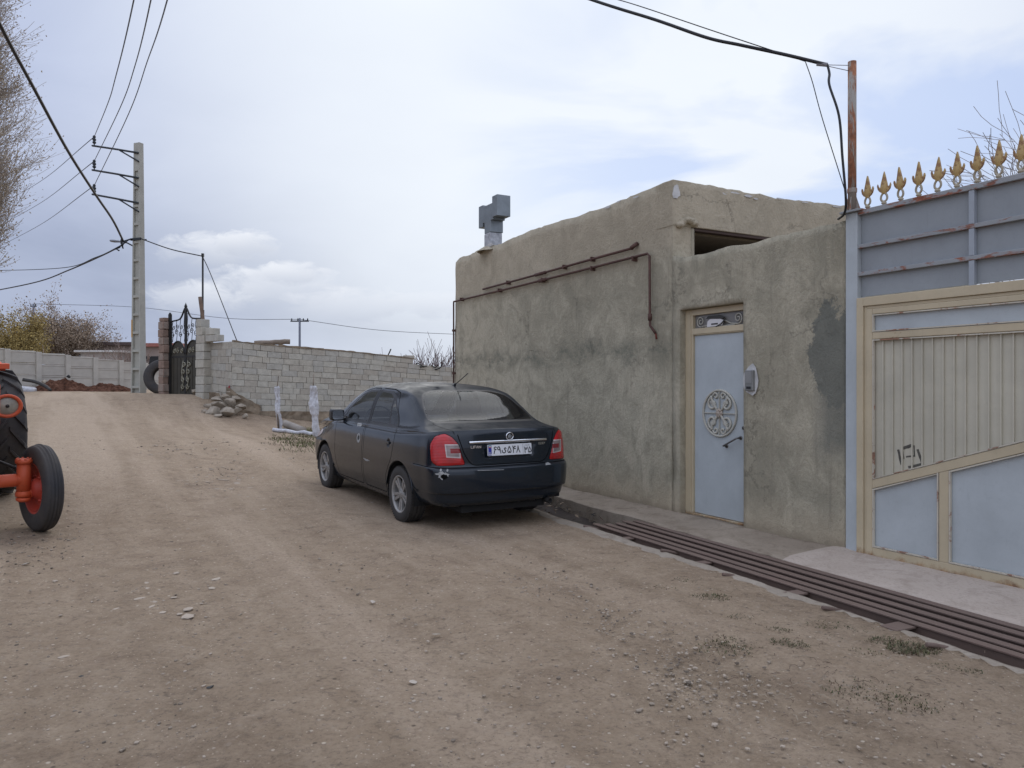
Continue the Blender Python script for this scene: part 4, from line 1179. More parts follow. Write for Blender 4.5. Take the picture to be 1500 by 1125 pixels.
    setp(cut(bm, rounded([(-.36, .64), (.36, .64), (.38, .74), (-.38, .74)], .02, 3), AXX, lambda c: c.x > 2.9), None, 2)
    # scrapes: torn bumper corner, chips
    def blotch(cx, cz, rx, rz, seed, k=22, amp=.6):
        return [(cx+rx*math.cos(t)*(1+amp*noise.noise(V((math.cos(t)*2.2, math.sin(t)*2.2, seed)))), cz+rz*math.sin(t)*(1+amp*noise.noise(V((math.cos(t)*2.2, math.sin(t)*2.2, seed+5))))) for t in np.linspace(0, 2*PI, k)[:-1]]
    dirq = V((-.80, .60, 0)); AQ = (V((-.60, -.80, 0)), V((0, 0, 1)))
    cq = V((-.80, .70, 0)).dot(AQ[0])
    selq = lambda c: c.y > .3 and c.x < -.3
    setp([f for f in cut(bm, blotch(cq, .606, .050, .036, 3, 30, .9), AQ, selq)], None, 3)
    setp([f for f in cut(bm, blotch(cq+.012, .590, .034, .024, 8), AQ, selq)], None, 1)
    setp([f for f in cut(bm, blotch(cq-.025, .655, .010, .012, 4), AQ, selq)], None, 3)
    setp([f for f in cut(bm, blotch(cq+.04, .652, .009, .013, 14), AQ, selq)], None, 3)
    setp([f for f in cut(bm, blotch(cq-.055, .615, .030, .008, 24), AQ, selq)], None, 3)
    setp(cut(bm, [(-.42, .650), (-.50, .652), (-.485, .672), (-.44, .668)], AXX, lambda c: c.x < -.6), None, 3)
    setp(cut(bm, [(.40, .640), (.10, .632), (.10, .637), (.40, .646)], AXX, lambda c: c.x < -.85), None, 3)
    sell_ = lambda c: c.y > .6
    setp([f for f in cut(bm, blotch(.93, .565, .075, .011, 21, 24, .9), AXY, sell_)], None, 3)
    setp([f for f in cut(bm, blotch(1.02, .573, .018, .007, 31), AXY, sell_)], None, 3)
    # handle bowls
    for cx, cz, ring in ((1.235, .800, True), (.30, .825, False)):
        circ = lambda r: [(cx+r*1.0*math.cos(t), cz+r*math.sin(t)) for t in np.linspace(0, 2*PI, 20)[:-1]]
        if ring: setp(cut(bm, circ(.058), AXY, sell_), None, 3)
        fs = cut(bm, circ(.030 if ring else .050), AXY, sell_)
        setp(fs, None, 2)
        for v in {v for f in fs for v in f.verts if all(g in fs for g in v.link_faces)}: v.co.y -= .012
    # smear of white dust below the front window
    setp([f for f in cut(bm, blotch(1.30, .955, .085, .020, 41, 26, .8), AXY, sell_) if f.material_index in (0, 2)], None, 3)
    # push shut lines in a little
    bm.normal_update(); bm.verts.index_update()
    # split into part objects
    groups = {}
    for f in bm.faces: groups.setdefault(f[lay], []).append(f)
    objs = {}
    for pid, fs in groups.items():
        nm = names[pid]
        vid = {}; vs = []; F = []; mi = []; nrm = []
        for f in fs:
            row = []
            for v in f.verts:
                k = v.index
                if k not in vid: vid[k] = len(vs); vs.append(tuple(v.co)); nrm.append(tuple(v.normal))
                row.append(vid[k])
            F.append(row); mi.append(f.material_index)
        used = sorted(set(mi))
        me = bpy.data.meshes.new(nm); me.from_pydata(vs, [], F)
        for u in used: me.materials.append(mlist[u])
        me.polygons.foreach_set('material_index', [used.index(x) for x in mi])
        me.polygons.foreach_set('use_smooth', [True]*len(F))
        me.update()
        me.normals_split_custom_set_from_vertices(nrm)
        o = bpy.data.objects.new(nm, me); COL.objects.link(o); o.parent = car
        objs.setdefault(nm, []).append(o)
    bm.free()
    doorL = [o for o in objs['door'] if o.data.vertices[0].co.y > 0]
    # wheel wells, floor, cabin
    mb = MB()
    for sgn in (1, -1):
        for ax_ in AX:
            pts = [(ax_+.358*math.cos(a), AZ+.01+.358*math.sin(a)) for a in np.linspace(-.25, PI+.25, 16)]
            k = len(pts)
            mb.add([(p[0], sgn*.82, p[1]) for p in pts]+[(p[0], sgn*.52, p[1]) for p in pts]+[(ax_, sgn*.52, AZ)],
                   [(i, i+1, k+i+1, k+i) for i in range(k-1)]+[(k+i, k+i+1, 2*k) for i in range(k-1)], 0)
    mb.box(-.80, 3.15, -.50, .50, .20, .30); mb.box(.42, 2.14, -.73, .73, .20, .30); mb.box(-.80, -.40, -.70, .70, .28, .34)
    mb.build('underbody', M_WELL, car)
    mb = MB(); mb.box(-.30, .40, -.70, .70, .96, .985); mb.box(1.95, 2.3, -.70, .70, .70, .97); mb.box(1.86, 1.96, .1, .62, .82, .99); mb.box(.42, 2.1, -.76, -.74, .3, .95); mb.box(.42, 2.1, .74, .76, .3, .95)
    mb.build('dashboard', M_INT, car, .02)
    for y in (.36, -.36):
        mb = MB(); mb.box(.85, 1.40, y-.25, y+.25, .42, .58); mb.box(.80, .96, y-.25, y+.25, .55, 1.09, M=Tr(.86, 0, .55) @ Ry(-.25) @ Tr(-.86, 0, -.55)); mb.box(.66, .76, y-.13, y+.13, 1.09, 1.27)
        mb.tube([(.72, y-.06, 1.02), (.72, y-.06, 1.12)], .008, 6); mb.tube([(.72, y+.06, 1.02), (.72, y+.06, 1.12)], .008, 6)
        mb.build('seat', M_SEAT, car, .03)
    mb = MB(); mb.box(.12, .6, -.66, .66, .42, .60); mb.box(.10, .24, -.66, .66, .58, 1.03, M=Tr(.17, 0, .58) @ Ry(-.28) @ Tr(-.17, 0, -.58))
    for y in (.38, -.38): mb.box(-.02, .07, y-.13, y+.13, 1.03, 1.14)
    mb.build('rear_seat', M_SEAT, car, .03)
    mb = MB(); mb.tube([(1.80+.05*math.cos(t)*.4, .36+.18*math.cos(t), .97+.18*math.sin(t)) for t in np.linspace(0, 2*PI, 24)[:-1]], .014, 6, closed=True); mb.box(1.80, 1.84, .22, .50, .95, .99)
    mb.build('steering_wheel', M_TRIM, car)
    mb = MB(); mb.box(1.70, 1.73, -.11, .11, 1.29, 1.35); mb.build('inner_mirror', M_TRIM, car, .01)
    # wheels
    def wheel(x, y, sgn):
        Mw = basis((x, y, AZ), (1, 0, 0), (0, 0, -sgn), (0, sgn, 0)) if sgn > 0 else basis((x, y, AZ), (1, 0, 0), (0, 0, 1), (0, -1, 0))
        h = bpy.data.objects.new('wheel', None); COL.objects.link(h); h.parent = car; h.matrix_local = Mw
        mb = MB()
        prof = [(.193, -.09), (.215, -.10), (.262, -.102), (.290, -.088), (.3, -.07), (.3035, -.05), (.3, -.045), (.305, -.04), (.306, -.004), (.300, 0), (.306, .004), (.305, .04), (.3, .045), (.3035, .05), (.300, .07), (.290, .088), (.262, .102), (.225, .102), (.205, .098), (.195, .09), (.190, .05), (.190, -.05)]
        mb.lathe(prof, 48, closed=True)
        for k in range(60):   # tread blocks' grooves as thin shoulder ribs
            a = 2*PI*k/60
            mb.box(-.006, .006, .288, .3035, .058, .088, 0, Rz(a)); mb.box(-.006, .006, .288, .3035, -.088, -.058, 0, Rz(a))
        mb.build('tyre', M_TYRE, h)
        mb = MB()
        mb.lathe([(.190, -.08), (.186, .04), (.188, .074), (.198, .088), (.204, .093), (.2, .097), (.192, .096), (.181, .088), (.178, .06), (.178, -.08)], 48)
        for k in range(5):
            a = 2*PI*k/5+PI/2
            for q in (-1, 1):
                b0 = a+q*.30; b1 = a+q*.17
                p0 = V((.045*math.cos(b0), .045*math.sin(b0), .072)); p1 = V((.184*math.cos(b1), .184*math.sin(b1), .084))
                t = (p1-p0).normalized(); s_ = V((-t.y, t.x, 0)).normalized()
                w0, w1 = .0135, .0165
                z = V((0, 0, 1))
                mb.add([p0+s_*w0, p0-s_*w0, p1-s_*w1, p1+s_*w1, p0+s_*w0-z*.035, p0-s_*w0-z*.035, p1-s_*w1-z*.03, p1+s_*w1-z*.03],
                       [(0, 1, 2, 3), (7, 6, 5, 4), (0, 4, 5, 1), (1, 5, 6, 2), (2, 6, 7, 3), (3, 7, 4, 0)])
            p = V((.11*math.cos(a), .11*math.sin(a), .055)); mb.box(-.02, .02, -.05, -.0, -.02, .012, M=Tr(*p) @ Rz(a+PI/2))
            b = a+PI/5; mb.lathe([(.001, .004), (.008, .002), (.008, -.02)], 6, Tr(.040*math.cos(b), .040*math.sin(b), .076), 1)
        mb.lathe([(.001, .084), (.026, .083), (.031, .078), (.058, .074), (.062, .05), (.06, .02)], 24)
        mb.build('rim', [M_ALLOY, M_TRIM], h, .0015, 1)
        mb = MB(); mb.lathe([(.05, .03), (.13, .03), (.13, .01), (.05, .01)], 32); mb.lathe([(.001, -.08), (.185, -.08)], 24, None, 1); mb.build('brake_disc', [simple('brake_disc', (.12, .09, .07), .5, .6), M_WELL], h)
    wheel(AX[0], .742, 1); wheel(AX[0], -.742, -1); wheel(AX[1], .735, 1); wheel(AX[1], -.735, -1)
    # mirrors
    for sgn in (1, -1):
        mb = MB()
        Mm = basis((1.93, sgn*.89, 1.035), (1, 0, 0), (0, sgn, 0), (0, 0, 1))
        mb.box(-.06, .07, -.10, .075, -.07, .08, M=Mm)
        o = mb.build('mirror', M_TRIM, car, .035, 4)
        mb = MB(); mb.box(-.03, .05, -.16, -.09, -.06, -.03, M=Mm); mb.build('mirror_arm', M_TRIM, o, .008)
        mb = MB(); mb.prism(rounded([(-.085, -.052), (.060, -.052), (.064, .06), (-.075, .064)], .03, 4), .0, .003, Mm @ basis((-.0615, 0, 0), (0, 1, 0), (0, 0, 1), (1, 0, 0)))
        mb.build('mirror_glass', Mat('mirror_glass', .08, 1., col=(.5, .52, .54)).m, o)
    # chrome bar, badges, plate, antenna, exhaust
    def rearx(y, extra=0): return -.958+.073+.40-.40*float(gfun(np.array(abs(y)/.80)))-extra
    mb = MB(); ys = np.linspace(-.465, .465, 25)
    mb2 = [(rearx(y, .010), y, .917) for y in ys]
    for i in range(24):
        a, b = mb2[i], mb2[i+1]
        hgt = .013
        mb.add([(a[0], a[1], a[2]-hgt), (b[0], b[1], b[2]-hgt), (b[0], b[1], b[2]+hgt), (a[0], a[1], a[2]+hgt), (a[0]-.006, a[1], a[2]-hgt*.4), (b[0]-.006, b[1], b[2]-hgt*.4), (b[0]-.006, b[1], b[2]+hgt*.5), (a[0]-.006, a[1], a[2]+hgt*.5), (a[0]+.02, a[1], a[2]-hgt), (b[0]+.02, b[1], b[2]-hgt), (b[0]+.02, b[1], b[2]+hgt), (a[0]+.02, a[1], a[2]+hgt)],
               [(0, 1, 5, 4), (4, 5, 6, 7), (7, 6, 2, 3), (8, 9, 1, 0), (3, 2, 10, 11)], 0, True)
    mb.build('chrome_bar', M_CHROME, car)
    # rear-facing frame: x to the right as seen from behind (-y), y up, z backwards
    MR = lambda y, z, ex=.0, tilt=0.: basis((rearx(y)-ex, y, z), V((math.sin(tilt), -math.cos(tilt), 0)), (0, 0, 1), V((-math.cos(tilt), -math.sin(tilt), 0)))
    mb = MB(); Me = MR(0, .968, .002)
    mb.tube([(.042*math.cos(t), .036*math.sin(t), .006) for t in np.linspace(0, 2*PI, 28)[:-1]], .0055, 6, 0, closed=True, M=Me)
    mb.prism([(.038*math.cos(t), .032*math.sin(t)) for t in np.linspace(0, 2*PI, 24)[:-1]], -.02, .004, Me, 1)
    for k, (x0, hh) in enumerate(((-.020, .030), (-.006, .040), (.009, .028))):
        mb.prism([(x0-.004, -.018), (x0+.004, -.018), (x0+.012, -.018+hh), (x0+.002, -.018+hh)], .004, .008, Me, 0)
    mb.build('emblem', [M_CHROME, M_INK], car)
    mb = MB(); writing(mb, list('LIFAN'), 0, 0, .023, .0055, .004, MR(.445, .860, .004, -.14), sx=1.5); mb.build('badge', M_CHROME, car)
    mb = MB(); writing(mb, list('520EX'), 0, 0, .020, .005, .004, MR(-.36, .868, .004, .14), sx=1.35); mb.build('badge', M_CHROME, car)
    Mp = basis((rearx(0)-.0195, .262, .776), (0, -1, 0), V((.10, 0, .995)), V((-.995, 0, .10)))
    mb = MB(); mb.prism(rounded([(0, 0), (.525, 0), (.525, .112), (0, .112)], .008, 3), -.012, .004, Mp); pl = mb.build('number_plate', M_WHITE, car)
    mb = MB()
    mb.prism([(.004, .004), (.042, .004), (.042, .108), (.004, .108)], .0042, .0052, Mp, 1)
    for k, c in enumerate((2, 3, 4)): mb.prism([(.010, .098-.008*k), (.036, .098-.008*k), (.036, .105-.008*k), (.010, .105-.008*k)], .0053, .0060, Mp, c)
    writing(mb, ['I', '.', 'R', '.'], .012, .026, .011, .0025, .0012, Mp @ Tr(0, 0, .0052), 3); writing(mb, list('IRAN'), .011, .009, .011, .0025, .0012, Mp @ Tr(0, 0, .0052), 3)
    x = writing(mb, ['p6', 'p9'], .056, .022, .067, .0090, .0014, Mp @ Tr(0, 0, .004), 0, .82, .12)
    x = writing(mb, ['pY'], x+.005, .022, .060, .0090, .0014, Mp @ Tr(0, 0, .004), 0, .85, .12)
    x = writing(mb, ['p5', 'p4', 'p8'], x+.005, .022, .067, .0090, .0014, Mp @ Tr(0, 0, .004), 0, .82, .14)
    mb.prism([(.418, .004), (.4205, .004), (.4205, .108), (.418, .108)], .0042, .0052, Mp, 0)
    writing(mb, ['p3', 'p5'], .432, .014, .060, .0085, .0014, Mp @ Tr(0, 0, .004), 0, .78, .10)
    # small word over the code: a few cursive strokes
    for a, b in (((.438, .092), (.452, .090)), ((.452, .090), (.456, .098)), ((.462, .090), (.480, .090)), ((.466, .090), (.470, .098)), ((.486, .088), (.490, .100)), ((.494, .090), (.504, .091))):
        d = (V((*b, 0))-V((*a, 0))).normalized(); q = V((-d.y, d.x, 0))*.0016
        mb.prism([(a[0]+q.x, a[1]+q.y), (a[0]-q.x, a[1]-q.y), (b[0]-q.x, b[1]-q.y), (b[0]+q.x, b[1]+q.y)], .0042, .0052, Mp, 0)
    mb.build('plate_lettering', [M_INK, simple('plate_blue', (.03, .04, .30), .5), simple('flag_green', (.04, .25, .08), .5), simple('flag_white', (.7, .7, .7), .5), simple('flag_red', (.5, .03, .03), .5)], pl)
    mb = MB(); mb.tube([(.40, -.02, 1.435), (.375, -.02, 1.475), (.345, -.02, 1.482)], [.016, .011, .006], 8); mb.tube([(.385, -.02, 1.463), (.13, -.055, 1.60)], .0055, 6)
    mb.lathe([(.03, 0), (.026, .012), (.012, .03), (.001, .034)], 12, Tr(.40, -.02, 1.438)); mb.build('antenna', M_TRIM, car)
    mb = MB(); mb.lathe([(.001, -.16), (.026, -.16), (.029, 0), (.024, .002), (.022, -.02), (.001, -.03)], 14, basis((-.86, -.50, .265), (0, 1, 0), (0, 0, 1), (-1, 0, 0)) @ Tr(0, 0, .055)); mb.build('exhaust_pipe', simple('sooty_steel', (.02, .018, .016), .8, .2), car)
    # door handles
    for sgn in (1, -1):
        for cx, cz in ((1.235, .800), (.30, .825)):
            mb = MB(); y = .842*sgn
            hl = .6 if cx > 1 else 1.; mb.box(cx-.042*hl, cx+.03*hl, y-.004, y+.014*sgn*hl, cz-.010, cz+.014*hl); mb.build('handle', M_PAINT if cx < 1 else M_TRIM, [o for o in objs['door'] if (sum(v.co.y for v in o.data.vertices) > 0) == (sgn > 0) and (sum(v.co.x for v in o.data.vertices)/len(o.data.vertices) > 1) == (cx > 1)][0], .005)
    # lip round the arches
    for sgn in (1, -1):
        for ax_ in AX:
            mb = MB(); mb.tube([(ax_+.354*math.cos(a), sgn*(.838 if ax_ < 1 else .83), AZ+.01+.354*math.sin(a)) for a in np.linspace(.12, PI-.12, 24)], .007, 6); mb.build('arch_lip', M_PAINT, car)
    return car
car = build_car()
# ---------------------------------------------------------------- tractor
M_ORANGE = painted('tractor_orange', (.56, .090, .028), rust=.6, rough=.6, rustcol=(.12, .03, .015), thr=.66)
M_REDRIM = painted('tractor_red_rim', (.42, .045, .022), rust=.5, rough=.55, rustcol=(.10, .04, .02), thr=.58)
M_ENGINE = simple('greasy_engine', (.055, .05, .045), .6, .4, var=.5, scale=8)
M_TTYRE = simple('tractor_tyre_rubber', (.024, .024, .027), .8, scale=3.5, bump=.4, bscale=25, col2=(.060, .050, .040))
def build_tractor():
    F = V((.70, -.714, 0)).normalized(); Lf = V((-F.y, F.x, 0))
    org = V((-6.40, 8.235, 0)); zr = hz(-5.93, 8.69); zf = hz(-4.46, 7.2)
    tilt = math.atan2(zr-zf, 2.1)
    M = basis((org.x, org.y, zr-.01), F, Lf, (0, 0, 1)) @ Ry(tilt)
    t = empty('tractor', 'old orange farm tractor with black lugged rear tyres standing at the roadside', 'tractor', mat=M)
    RR = .71; FRr = .415
    def wheel(x, y, z, R, W, sgn, yaw, rear):
        Mw = Tr(x, y, z) @ Rz(yaw) @ (basis((0, 0, 0), (1, 0, 0), (0, 0, -1), (0, 1, 0)) if sgn > 0 else basis((0, 0, 0), (1, 0, 0), (0, 0, 1), (0, -1, 0)))
        h = bpy.data.objects.new('wheel', None); COL.objects.link(h); h.parent = t; h.matrix_local = Mw
        mb = MB(); w = W/2; ri = R*.56 if not rear else R*.55
        if rear:
            prof = [(ri, -w*.72), (ri+.05, -w*.86), (R*.80, -w), (R*.90, -w*.97), (R*.945, -w*.80), (R*.955, -w*.4), (R*.96, 0), (R*.955, w*.4), (R*.945, w*.80), (R*.90, w*.97), (R*.80, w), (ri+.05, w*.86), (ri, w*.72), (ri-.02, 0)]
        else:
            prof = [(ri, -w*.80), (ri+.03, -w*.92), (R*.78, -w), (R*.90, -w*.92), (R*.955, -w*.74), (R*.965, -w*.62), (R*.955, -w*.50), (R*.975, -w*.42), (R*.985, -w*.24), (R*.965, -w*.14), (R*1.0, -w*.09), (R*1.0, w*.09), (R*.965, w*.14), (R*.985, w*.24), (R*.975, w*.42), (R*.955, w*.50), (R*.965, w*.62), (R*.955, w*.74), (R*.90, w*.92), (R*.78, w), (ri+.03, w*.92), (ri, w*.80), (ri-.015, 0)]
        mb.lathe(prof, 56, closed=True)
        if rear:
            nl = 20
            for k in range(nl):
                for q in (-1, 1):
                    a0 = 2*PI*(k+(.5 if q > 0 else 0))/nl
                    pts = []
                    for f in np.linspace(0, 1, 5):
                        a = a0+.34*f*1.0; yy = q*w*(.04+.95*f); r = R*(.95-.0*f) if f < .8 else R*(.95-.10*(f-.8)/.2)
                        pts.append((a, yy, r))
                    for (a, y0, r0), (b, y1, r1) in zip(pts[:-1], pts[1:]):
                        da = .040
                        vs = []
                        for (aa, yy, r) in ((a, y0, r0), (b, y1, r1)):
                            for dd, hh in ((-da, 0), (da, 0), (da*.7, R*.052), (-da*.7, R*.052)):
                                rr = r+hh; vs.append((rr*math.cos(aa+dd), rr*math.sin(aa+dd), yy))
                        mb.add(vs, [(0, 1, 2, 3), (7, 6, 5, 4), (0, 4, 5, 1), (1, 5, 6, 2), (2, 6, 7, 3), (3, 7, 4, 0)])
        mb.build('tyre', M_TTYRE, h)
        mb = MB()
        if rear:
            mb.lathe([(ri+.012, -w*.76), (ri-.0, -w*.70), (ri-.05, -w*.3), (ri-.05, w*.3), (ri, w*.70), (ri+.012, w*.76), (ri-.012, w*.72), (ri-.065, w*.28), (ri-.07, .02), (.2, .07), (.13, .09), (.12, .13), (.001, .13)], 36)
            mb.lathe([(ri-.05, -w*.3), (ri-.07, .0), (.2, .05), (.001, .05)], 36)
        else:
            mb.lathe([(ri+.012, -w*.84), (ri-.006, -w*.80), (ri-.035, -w*.3), (ri-.035, w*.3), (ri-.006, w*.80), (ri+.012, w*.84), (ri-.012, w*.78), (ri-.045, w*.28), (ri-.05, .02), (.16, .015), (.10, -.01), (.075, -.02), (.07, .05), (.001, .055)], 36)
            mb.lathe([(ri-.02, -w*.72), (ri-.045, -w*.25), (ri-.055, .0), (.15, -.005), (.10, -.03), (.085, -.06), (.06, -.08), (.001, -.085)], 36)
            for k in range(6):
                a = k*PI/3; mb.lathe([(.001, -.028), (.013, -.026), (.013, .0)], 6, Tr(.125*math.cos(a), .125*math.sin(a), -.012))
        mb.build('rim', M_REDRIM, h)
    wheel(0, .65, RR, RR, .38, 1, 0, True); wheel(0, -.65, RR, RR, .40, -1, 0, True)
    yaw = .11
    wheel(2.1, .635, FRr, FRr, .160, 1, yaw, False); wheel(2.1, -.635, FRr, FRr, .160, -1, yaw, False)
    # front axle: beam, king pins and stub axles
    mb = MB(); mb.tube([(2.1, -.50, .505), (2.1, .50, .505)], .052, 14); mb.tube([(2.1, .30, .505), (2.1, .44, .505)], .060, 14); mb.box(2.0, 2.2, -.16, .16, .44, .62)
    ax = mb.build('front_axle', M_ORANGE, t, .006)
    for s in (1, -1):
        mb = MB(); K = Tr(2.1, s*.50, 0)
        mb.tube([(0, 0, .40), (0, 0, .66)], .058, 14, M=K); mb.lathe([(.001, .70), (.05, .70), (.072, .69), (.072, .662), (.05, .655)], 14, K)
        for k in range(8): a = k*PI/4; mb.lathe([(.001, .714), (.011, .712), (.011, .70)], 6, K @ Tr(.058*math.cos(a), .058*math.sin(a), -.006))
        mb.lathe([(.05, .345), (.065, .35), (.07, .375), (.06, .40)], 14, K); mb.lathe([(.001, .30), (.045, .30), (.062, .315), (.062, .335), (.03, .345)], 14, K)
        mb.tube([(0, s*.02, .36), (0, s*.10, .39), (0, s*.18, .41)], [.045, .04, .03], 10, M=K)
        mb.build('king_pin', M_ORANGE, ax)
        mb = MB(); mb.tube([(2.0, s*.46, .60), (1.6, s*.38, .62), (1.1, s*.24, .66)], .016, 7); mb.tube([(2.06, s*.49, .58), (1.98, s*.45, .605)], .022, 7); mb.build('drag_link', M_ENGINE, ax)
    # hull
    mb = MB(); mb.box(-.35, .9, -.24, .24, .42, .98); mb.box(.9, 2.15, -.19, .19, .50, 1.02); mb.tube([(0, -.62, RR), (0, .62, RR)], .11, 14); mb.box(1.1, 1.4, .19, .27, .62, .98)
    mb.tube([(1.6, .2, .9), (1.6, .30, 1.05), (1.6, .30, 1.9)], .03, 10)
    mb.build('engine', M_ENGINE, t, .02)
    mb = MB(); mb.box(.75, 2.32, -.27, .27, 1.03, 1.42); mb.box(2.33, 2.38, -.25, .25, .68, 1.40); hood = mb.build('bonnet', M_ORANGE, t, .06, 4)
    mb = MB()
    for k in range(8): mb.box(2.382, 2.388, -.20, .20, .76+k*.075, .79+k*.075)
    mb.build('grille', M_ENGINE, hood)
    for s in (1, -1):
        mb = MB(); arc = [(.81*math.cos(a), .81*math.sin(a)) for a in np.linspace(1.15, 2.6, 16)]
        poly = arc+[(.795*math.cos(a), .795*math.sin(a)) for a in np.linspace(2.6, 1.15, 16)]
        # fender: arched sheet over the tyre
        n = len(arc); vs = []
        for p in arc: vs += [(p[0], s*.46, RR+p[1]), (p[0], s*.68, RR+p[1]), (p[0]*.985, s*.68, RR+p[1]*.985-.012), (p[0]*.985, s*.46, RR+p[1]*.985-.012)]
        fs = []
        for i in range(n-1):
            a, b = 4*i, 4*i+4
            fs += [(a, a+1, b+1, b), (a+1, a+2, b+2, b+1), (a+2, a+3, b+3, b+2), (a+3, a, b, b+3)]
        fs += [(3, 2, 1, 0), (4*n-4, 4*n-3, 4*n-2, 4*n-1)]
        mb.add(vs, fs)
        mb.prism([(p[0], p[1]) for p in arc]+[(.30, -.1), (-.5, .0)], 0, .012, basis((0, s*.495, RR), (1, 0, 0), (0, 0, 1), (0, -1, 0)))
        mb.box(.30, .42, s*.55, s*.70, RR+.74, RR+.80)
        fe = mb.build('fender', M_ORANGE, t, .008)
        mb = MB(); ML = basis((1.02, s*.56, 1.10), (0, 1, 0), (0, 0, 1), (1, 0, 0))
        mb.lathe([(.001, -.14), (.05, -.13), (.09, -.09), (.112, -.02), (.118, .03), (.124, .045), (.118, .055), (.095, .052), (.09, .035)], 24, ML @ Matrix.Diagonal((1.12, 1, 1, 1)))
        mb.tube([(0, -.02, -.10), (-.06*s, -.03, -.30), (-.26*s, -.05, -.50)], .02, 7, M=ML)
        la = mb.build('head_lamp', M_ORANGE, t)
        mb = MB(); mb.lathe([(.001, .050), (.05, .047), (.09, .034), (.095, .03)], 24, ML @ Matrix.Diagonal((1.12, 1, 1, 1))); mb.lathe([(.001, .058), (.018, .052), (.02, .045)], 10, ML, 1); mb.build('lens', [simple('dull_lamp_glass', (.36, .34, .27), .25, var=.4, scale=14), M_ENGINE], la)
    mb = MB(); mb.box(-.30, .12, -.22, .22, 1.12, 1.20); mb.box(-.36, -.28, -.22, .22, 1.18, 1.48); mb.box(-.12, -.02, -.05, .05, .98, 1.12); mb.build('seat', M_BLACK, t, .03)
    mb = MB(); c = V((.52, 0, 1.52)); mb.tube([(c.x+.03*math.cos(a), .2*math.sin(a), c.z+.2*math.cos(a)*.35) for a in np.linspace(0, 2*PI, 24)[:-1]], .014, 6, closed=True)
    mb.tube([(.78, 0, 1.2), (c.x, 0, c.z)], .018, 7); mb.tube([(c.x, -.19, c.z), (c.x, .19, c.z)], .01, 5); mb.build('steering_wheel', M_BLACK, t)
build_tractor()

# ---------------------------------------------------------------- concrete-block yard wall across the way
M_BLOCK = [simple('pale_block_%s' % k, c, .95, var=.28, scale=7, bump=.6, bscale=35) for k, c in (('warm', (.45, .418, .345)), ('grey', (.42, .40, .345)), ('light', (.465, .44, .37)), ('dun', (.41, .375, .31)))]
M_MORTAR = simple('mortar', (.21, .195, .165), .95, var=.45, scale=9, bump=.5)
M_MUD = simple('mud_stone_footing', (.29, .225, .155), .97, var=.55, scale=3.2, bump=1., bscale=9)
M_RED = simple('red_block', (.27, .185, .14), .95, var=.4, scale=5, bump=.5)
M_STONE = simple('grey_rubble', (.36, .305, .235), .95, var=.45, scale=5, bump=.8, bscale=14)
P0 = V((-8.13, 22., 0)); P1 = V((-.6, 24.72, 0)); P2 = V((-9.25, 22.92, 0))
def block_wall(mb, A, B, bot, top, rows, th=.2, seed=0, skip=None, mis=(0, 1, 2, 3), cap=True):
    """rows of separate blocks with open joints, A to B, face on the right-hand side"""
    r = random.Random(seed)
    d = (B-A); Ln = d.length; d.normalize(); q = V((d.y, -d.x, 0))
    for k in range(rows):
        x = -r.uniform(0, .3)
        while x < Ln:
            w = r.choice((.40, .40, .40, .36, .30, .20, .44)); x0 = max(0, x); x1 = min(Ln, x+w-.010); x += w
            if x1-x0 < .03: continue
            def zz(xx, kk): return bot(xx)+(top(xx)-bot(xx))*kk/rows
            if skip and skip((x0+x1)/2, k): continue
            j = r.uniform(-.007, .010); dz = r.uniform(-.003, .003); g = .010
            c = [A+d*xx for xx in (x0, x1)]
            vs = []
            for s_, off in ((1, .0), (0, -th)):
                for (xx, kk, gg) in ((x0, k, g), (x1, k, g), (x1, k+1, 0), (x0, k+1, 0)):
                    p = A+d*(xx+r.uniform(-.004, .004))+q*(off+(j if s_ else 0)); vs.append((p.x, p.y, zz(xx, kk)+gg*.5+dz+r.uniform(-.004, .004)-(.004 if not gg else 0)))
            mb.add(vs, [(0, 1, 2, 3), (7, 6, 5, 4), (0, 4, 5, 1), (1, 5, 6, 2), (2, 6, 7, 3), (3, 7, 4, 0)], r.choice(mis))
def poly_slab(mb, A, B, z0, z1, off0, off1, mi=0, n=30, rough=.0, seed=0, rows=1):
    d = (B-A); Ln = d.length; d.normalize(); q = V((d.y, -d.x, 0)); idx = {}
    for i in range(n+1):
        x = Ln*i/n
        for j in range(rows+1):
            z = z0(x)+(z1(x)-z0(x))*j/rows
            w = noise.noise(V((x*1.7, z*2.5, seed)))*rough+noise.noise(V((x*5, z*6, seed)))*rough*.7
            p = A+d*x+q*(off1+w*(1 if rows > 1 else 0)); idx[i, j] = len(mb.v); mb.v.append((p.x, p.y, z))
        for nm, zf in (('b', z0(x)), ('t', z1(x))):
            p = A+d*x+q*off0; idx[i, nm] = len(mb.v); mb.v.append((p.x, p.y, zf))
    for i in range(n):
        for j in range(rows): mb.f.append((idx[i, j], idx[i+1, j], idx[i+1, j+1], idx[i, j+1])); mb.m.append(mi); mb.s.append(False)
        mb.f.append((idx[i, rows], idx[i+1, rows], idx[i+1, 't'], idx[i, 't'])); mb.m.append(mi); mb.s.append(False)
        mb.f.append((idx[i, 'b'], idx[i, 't'], idx[i+1, 't'], idx[i+1, 'b'])); mb.m.append(mi); mb.s.append(False)
    mb.f.append((idx[0, 0], idx[0, rows], idx[0, 't'], idx[0, 'b'])); mb.m.append(mi); mb.s.append(False)
    mb.f.append((idx[n, 0], idx[n, 'b'], idx[n, 't'], idx[n, rows])); mb.m.append(mi); mb.s.append(False)
bw = empty('block_wall', 'long unrendered wall of pale concrete blocks with a broken sagging top', 'wall', (0, 0, 0))
def wtop(x): return 2.74-.083*x-.02*math.sin(x*1.3)
def wbot(x): return .72-.022*x
mb = MB()
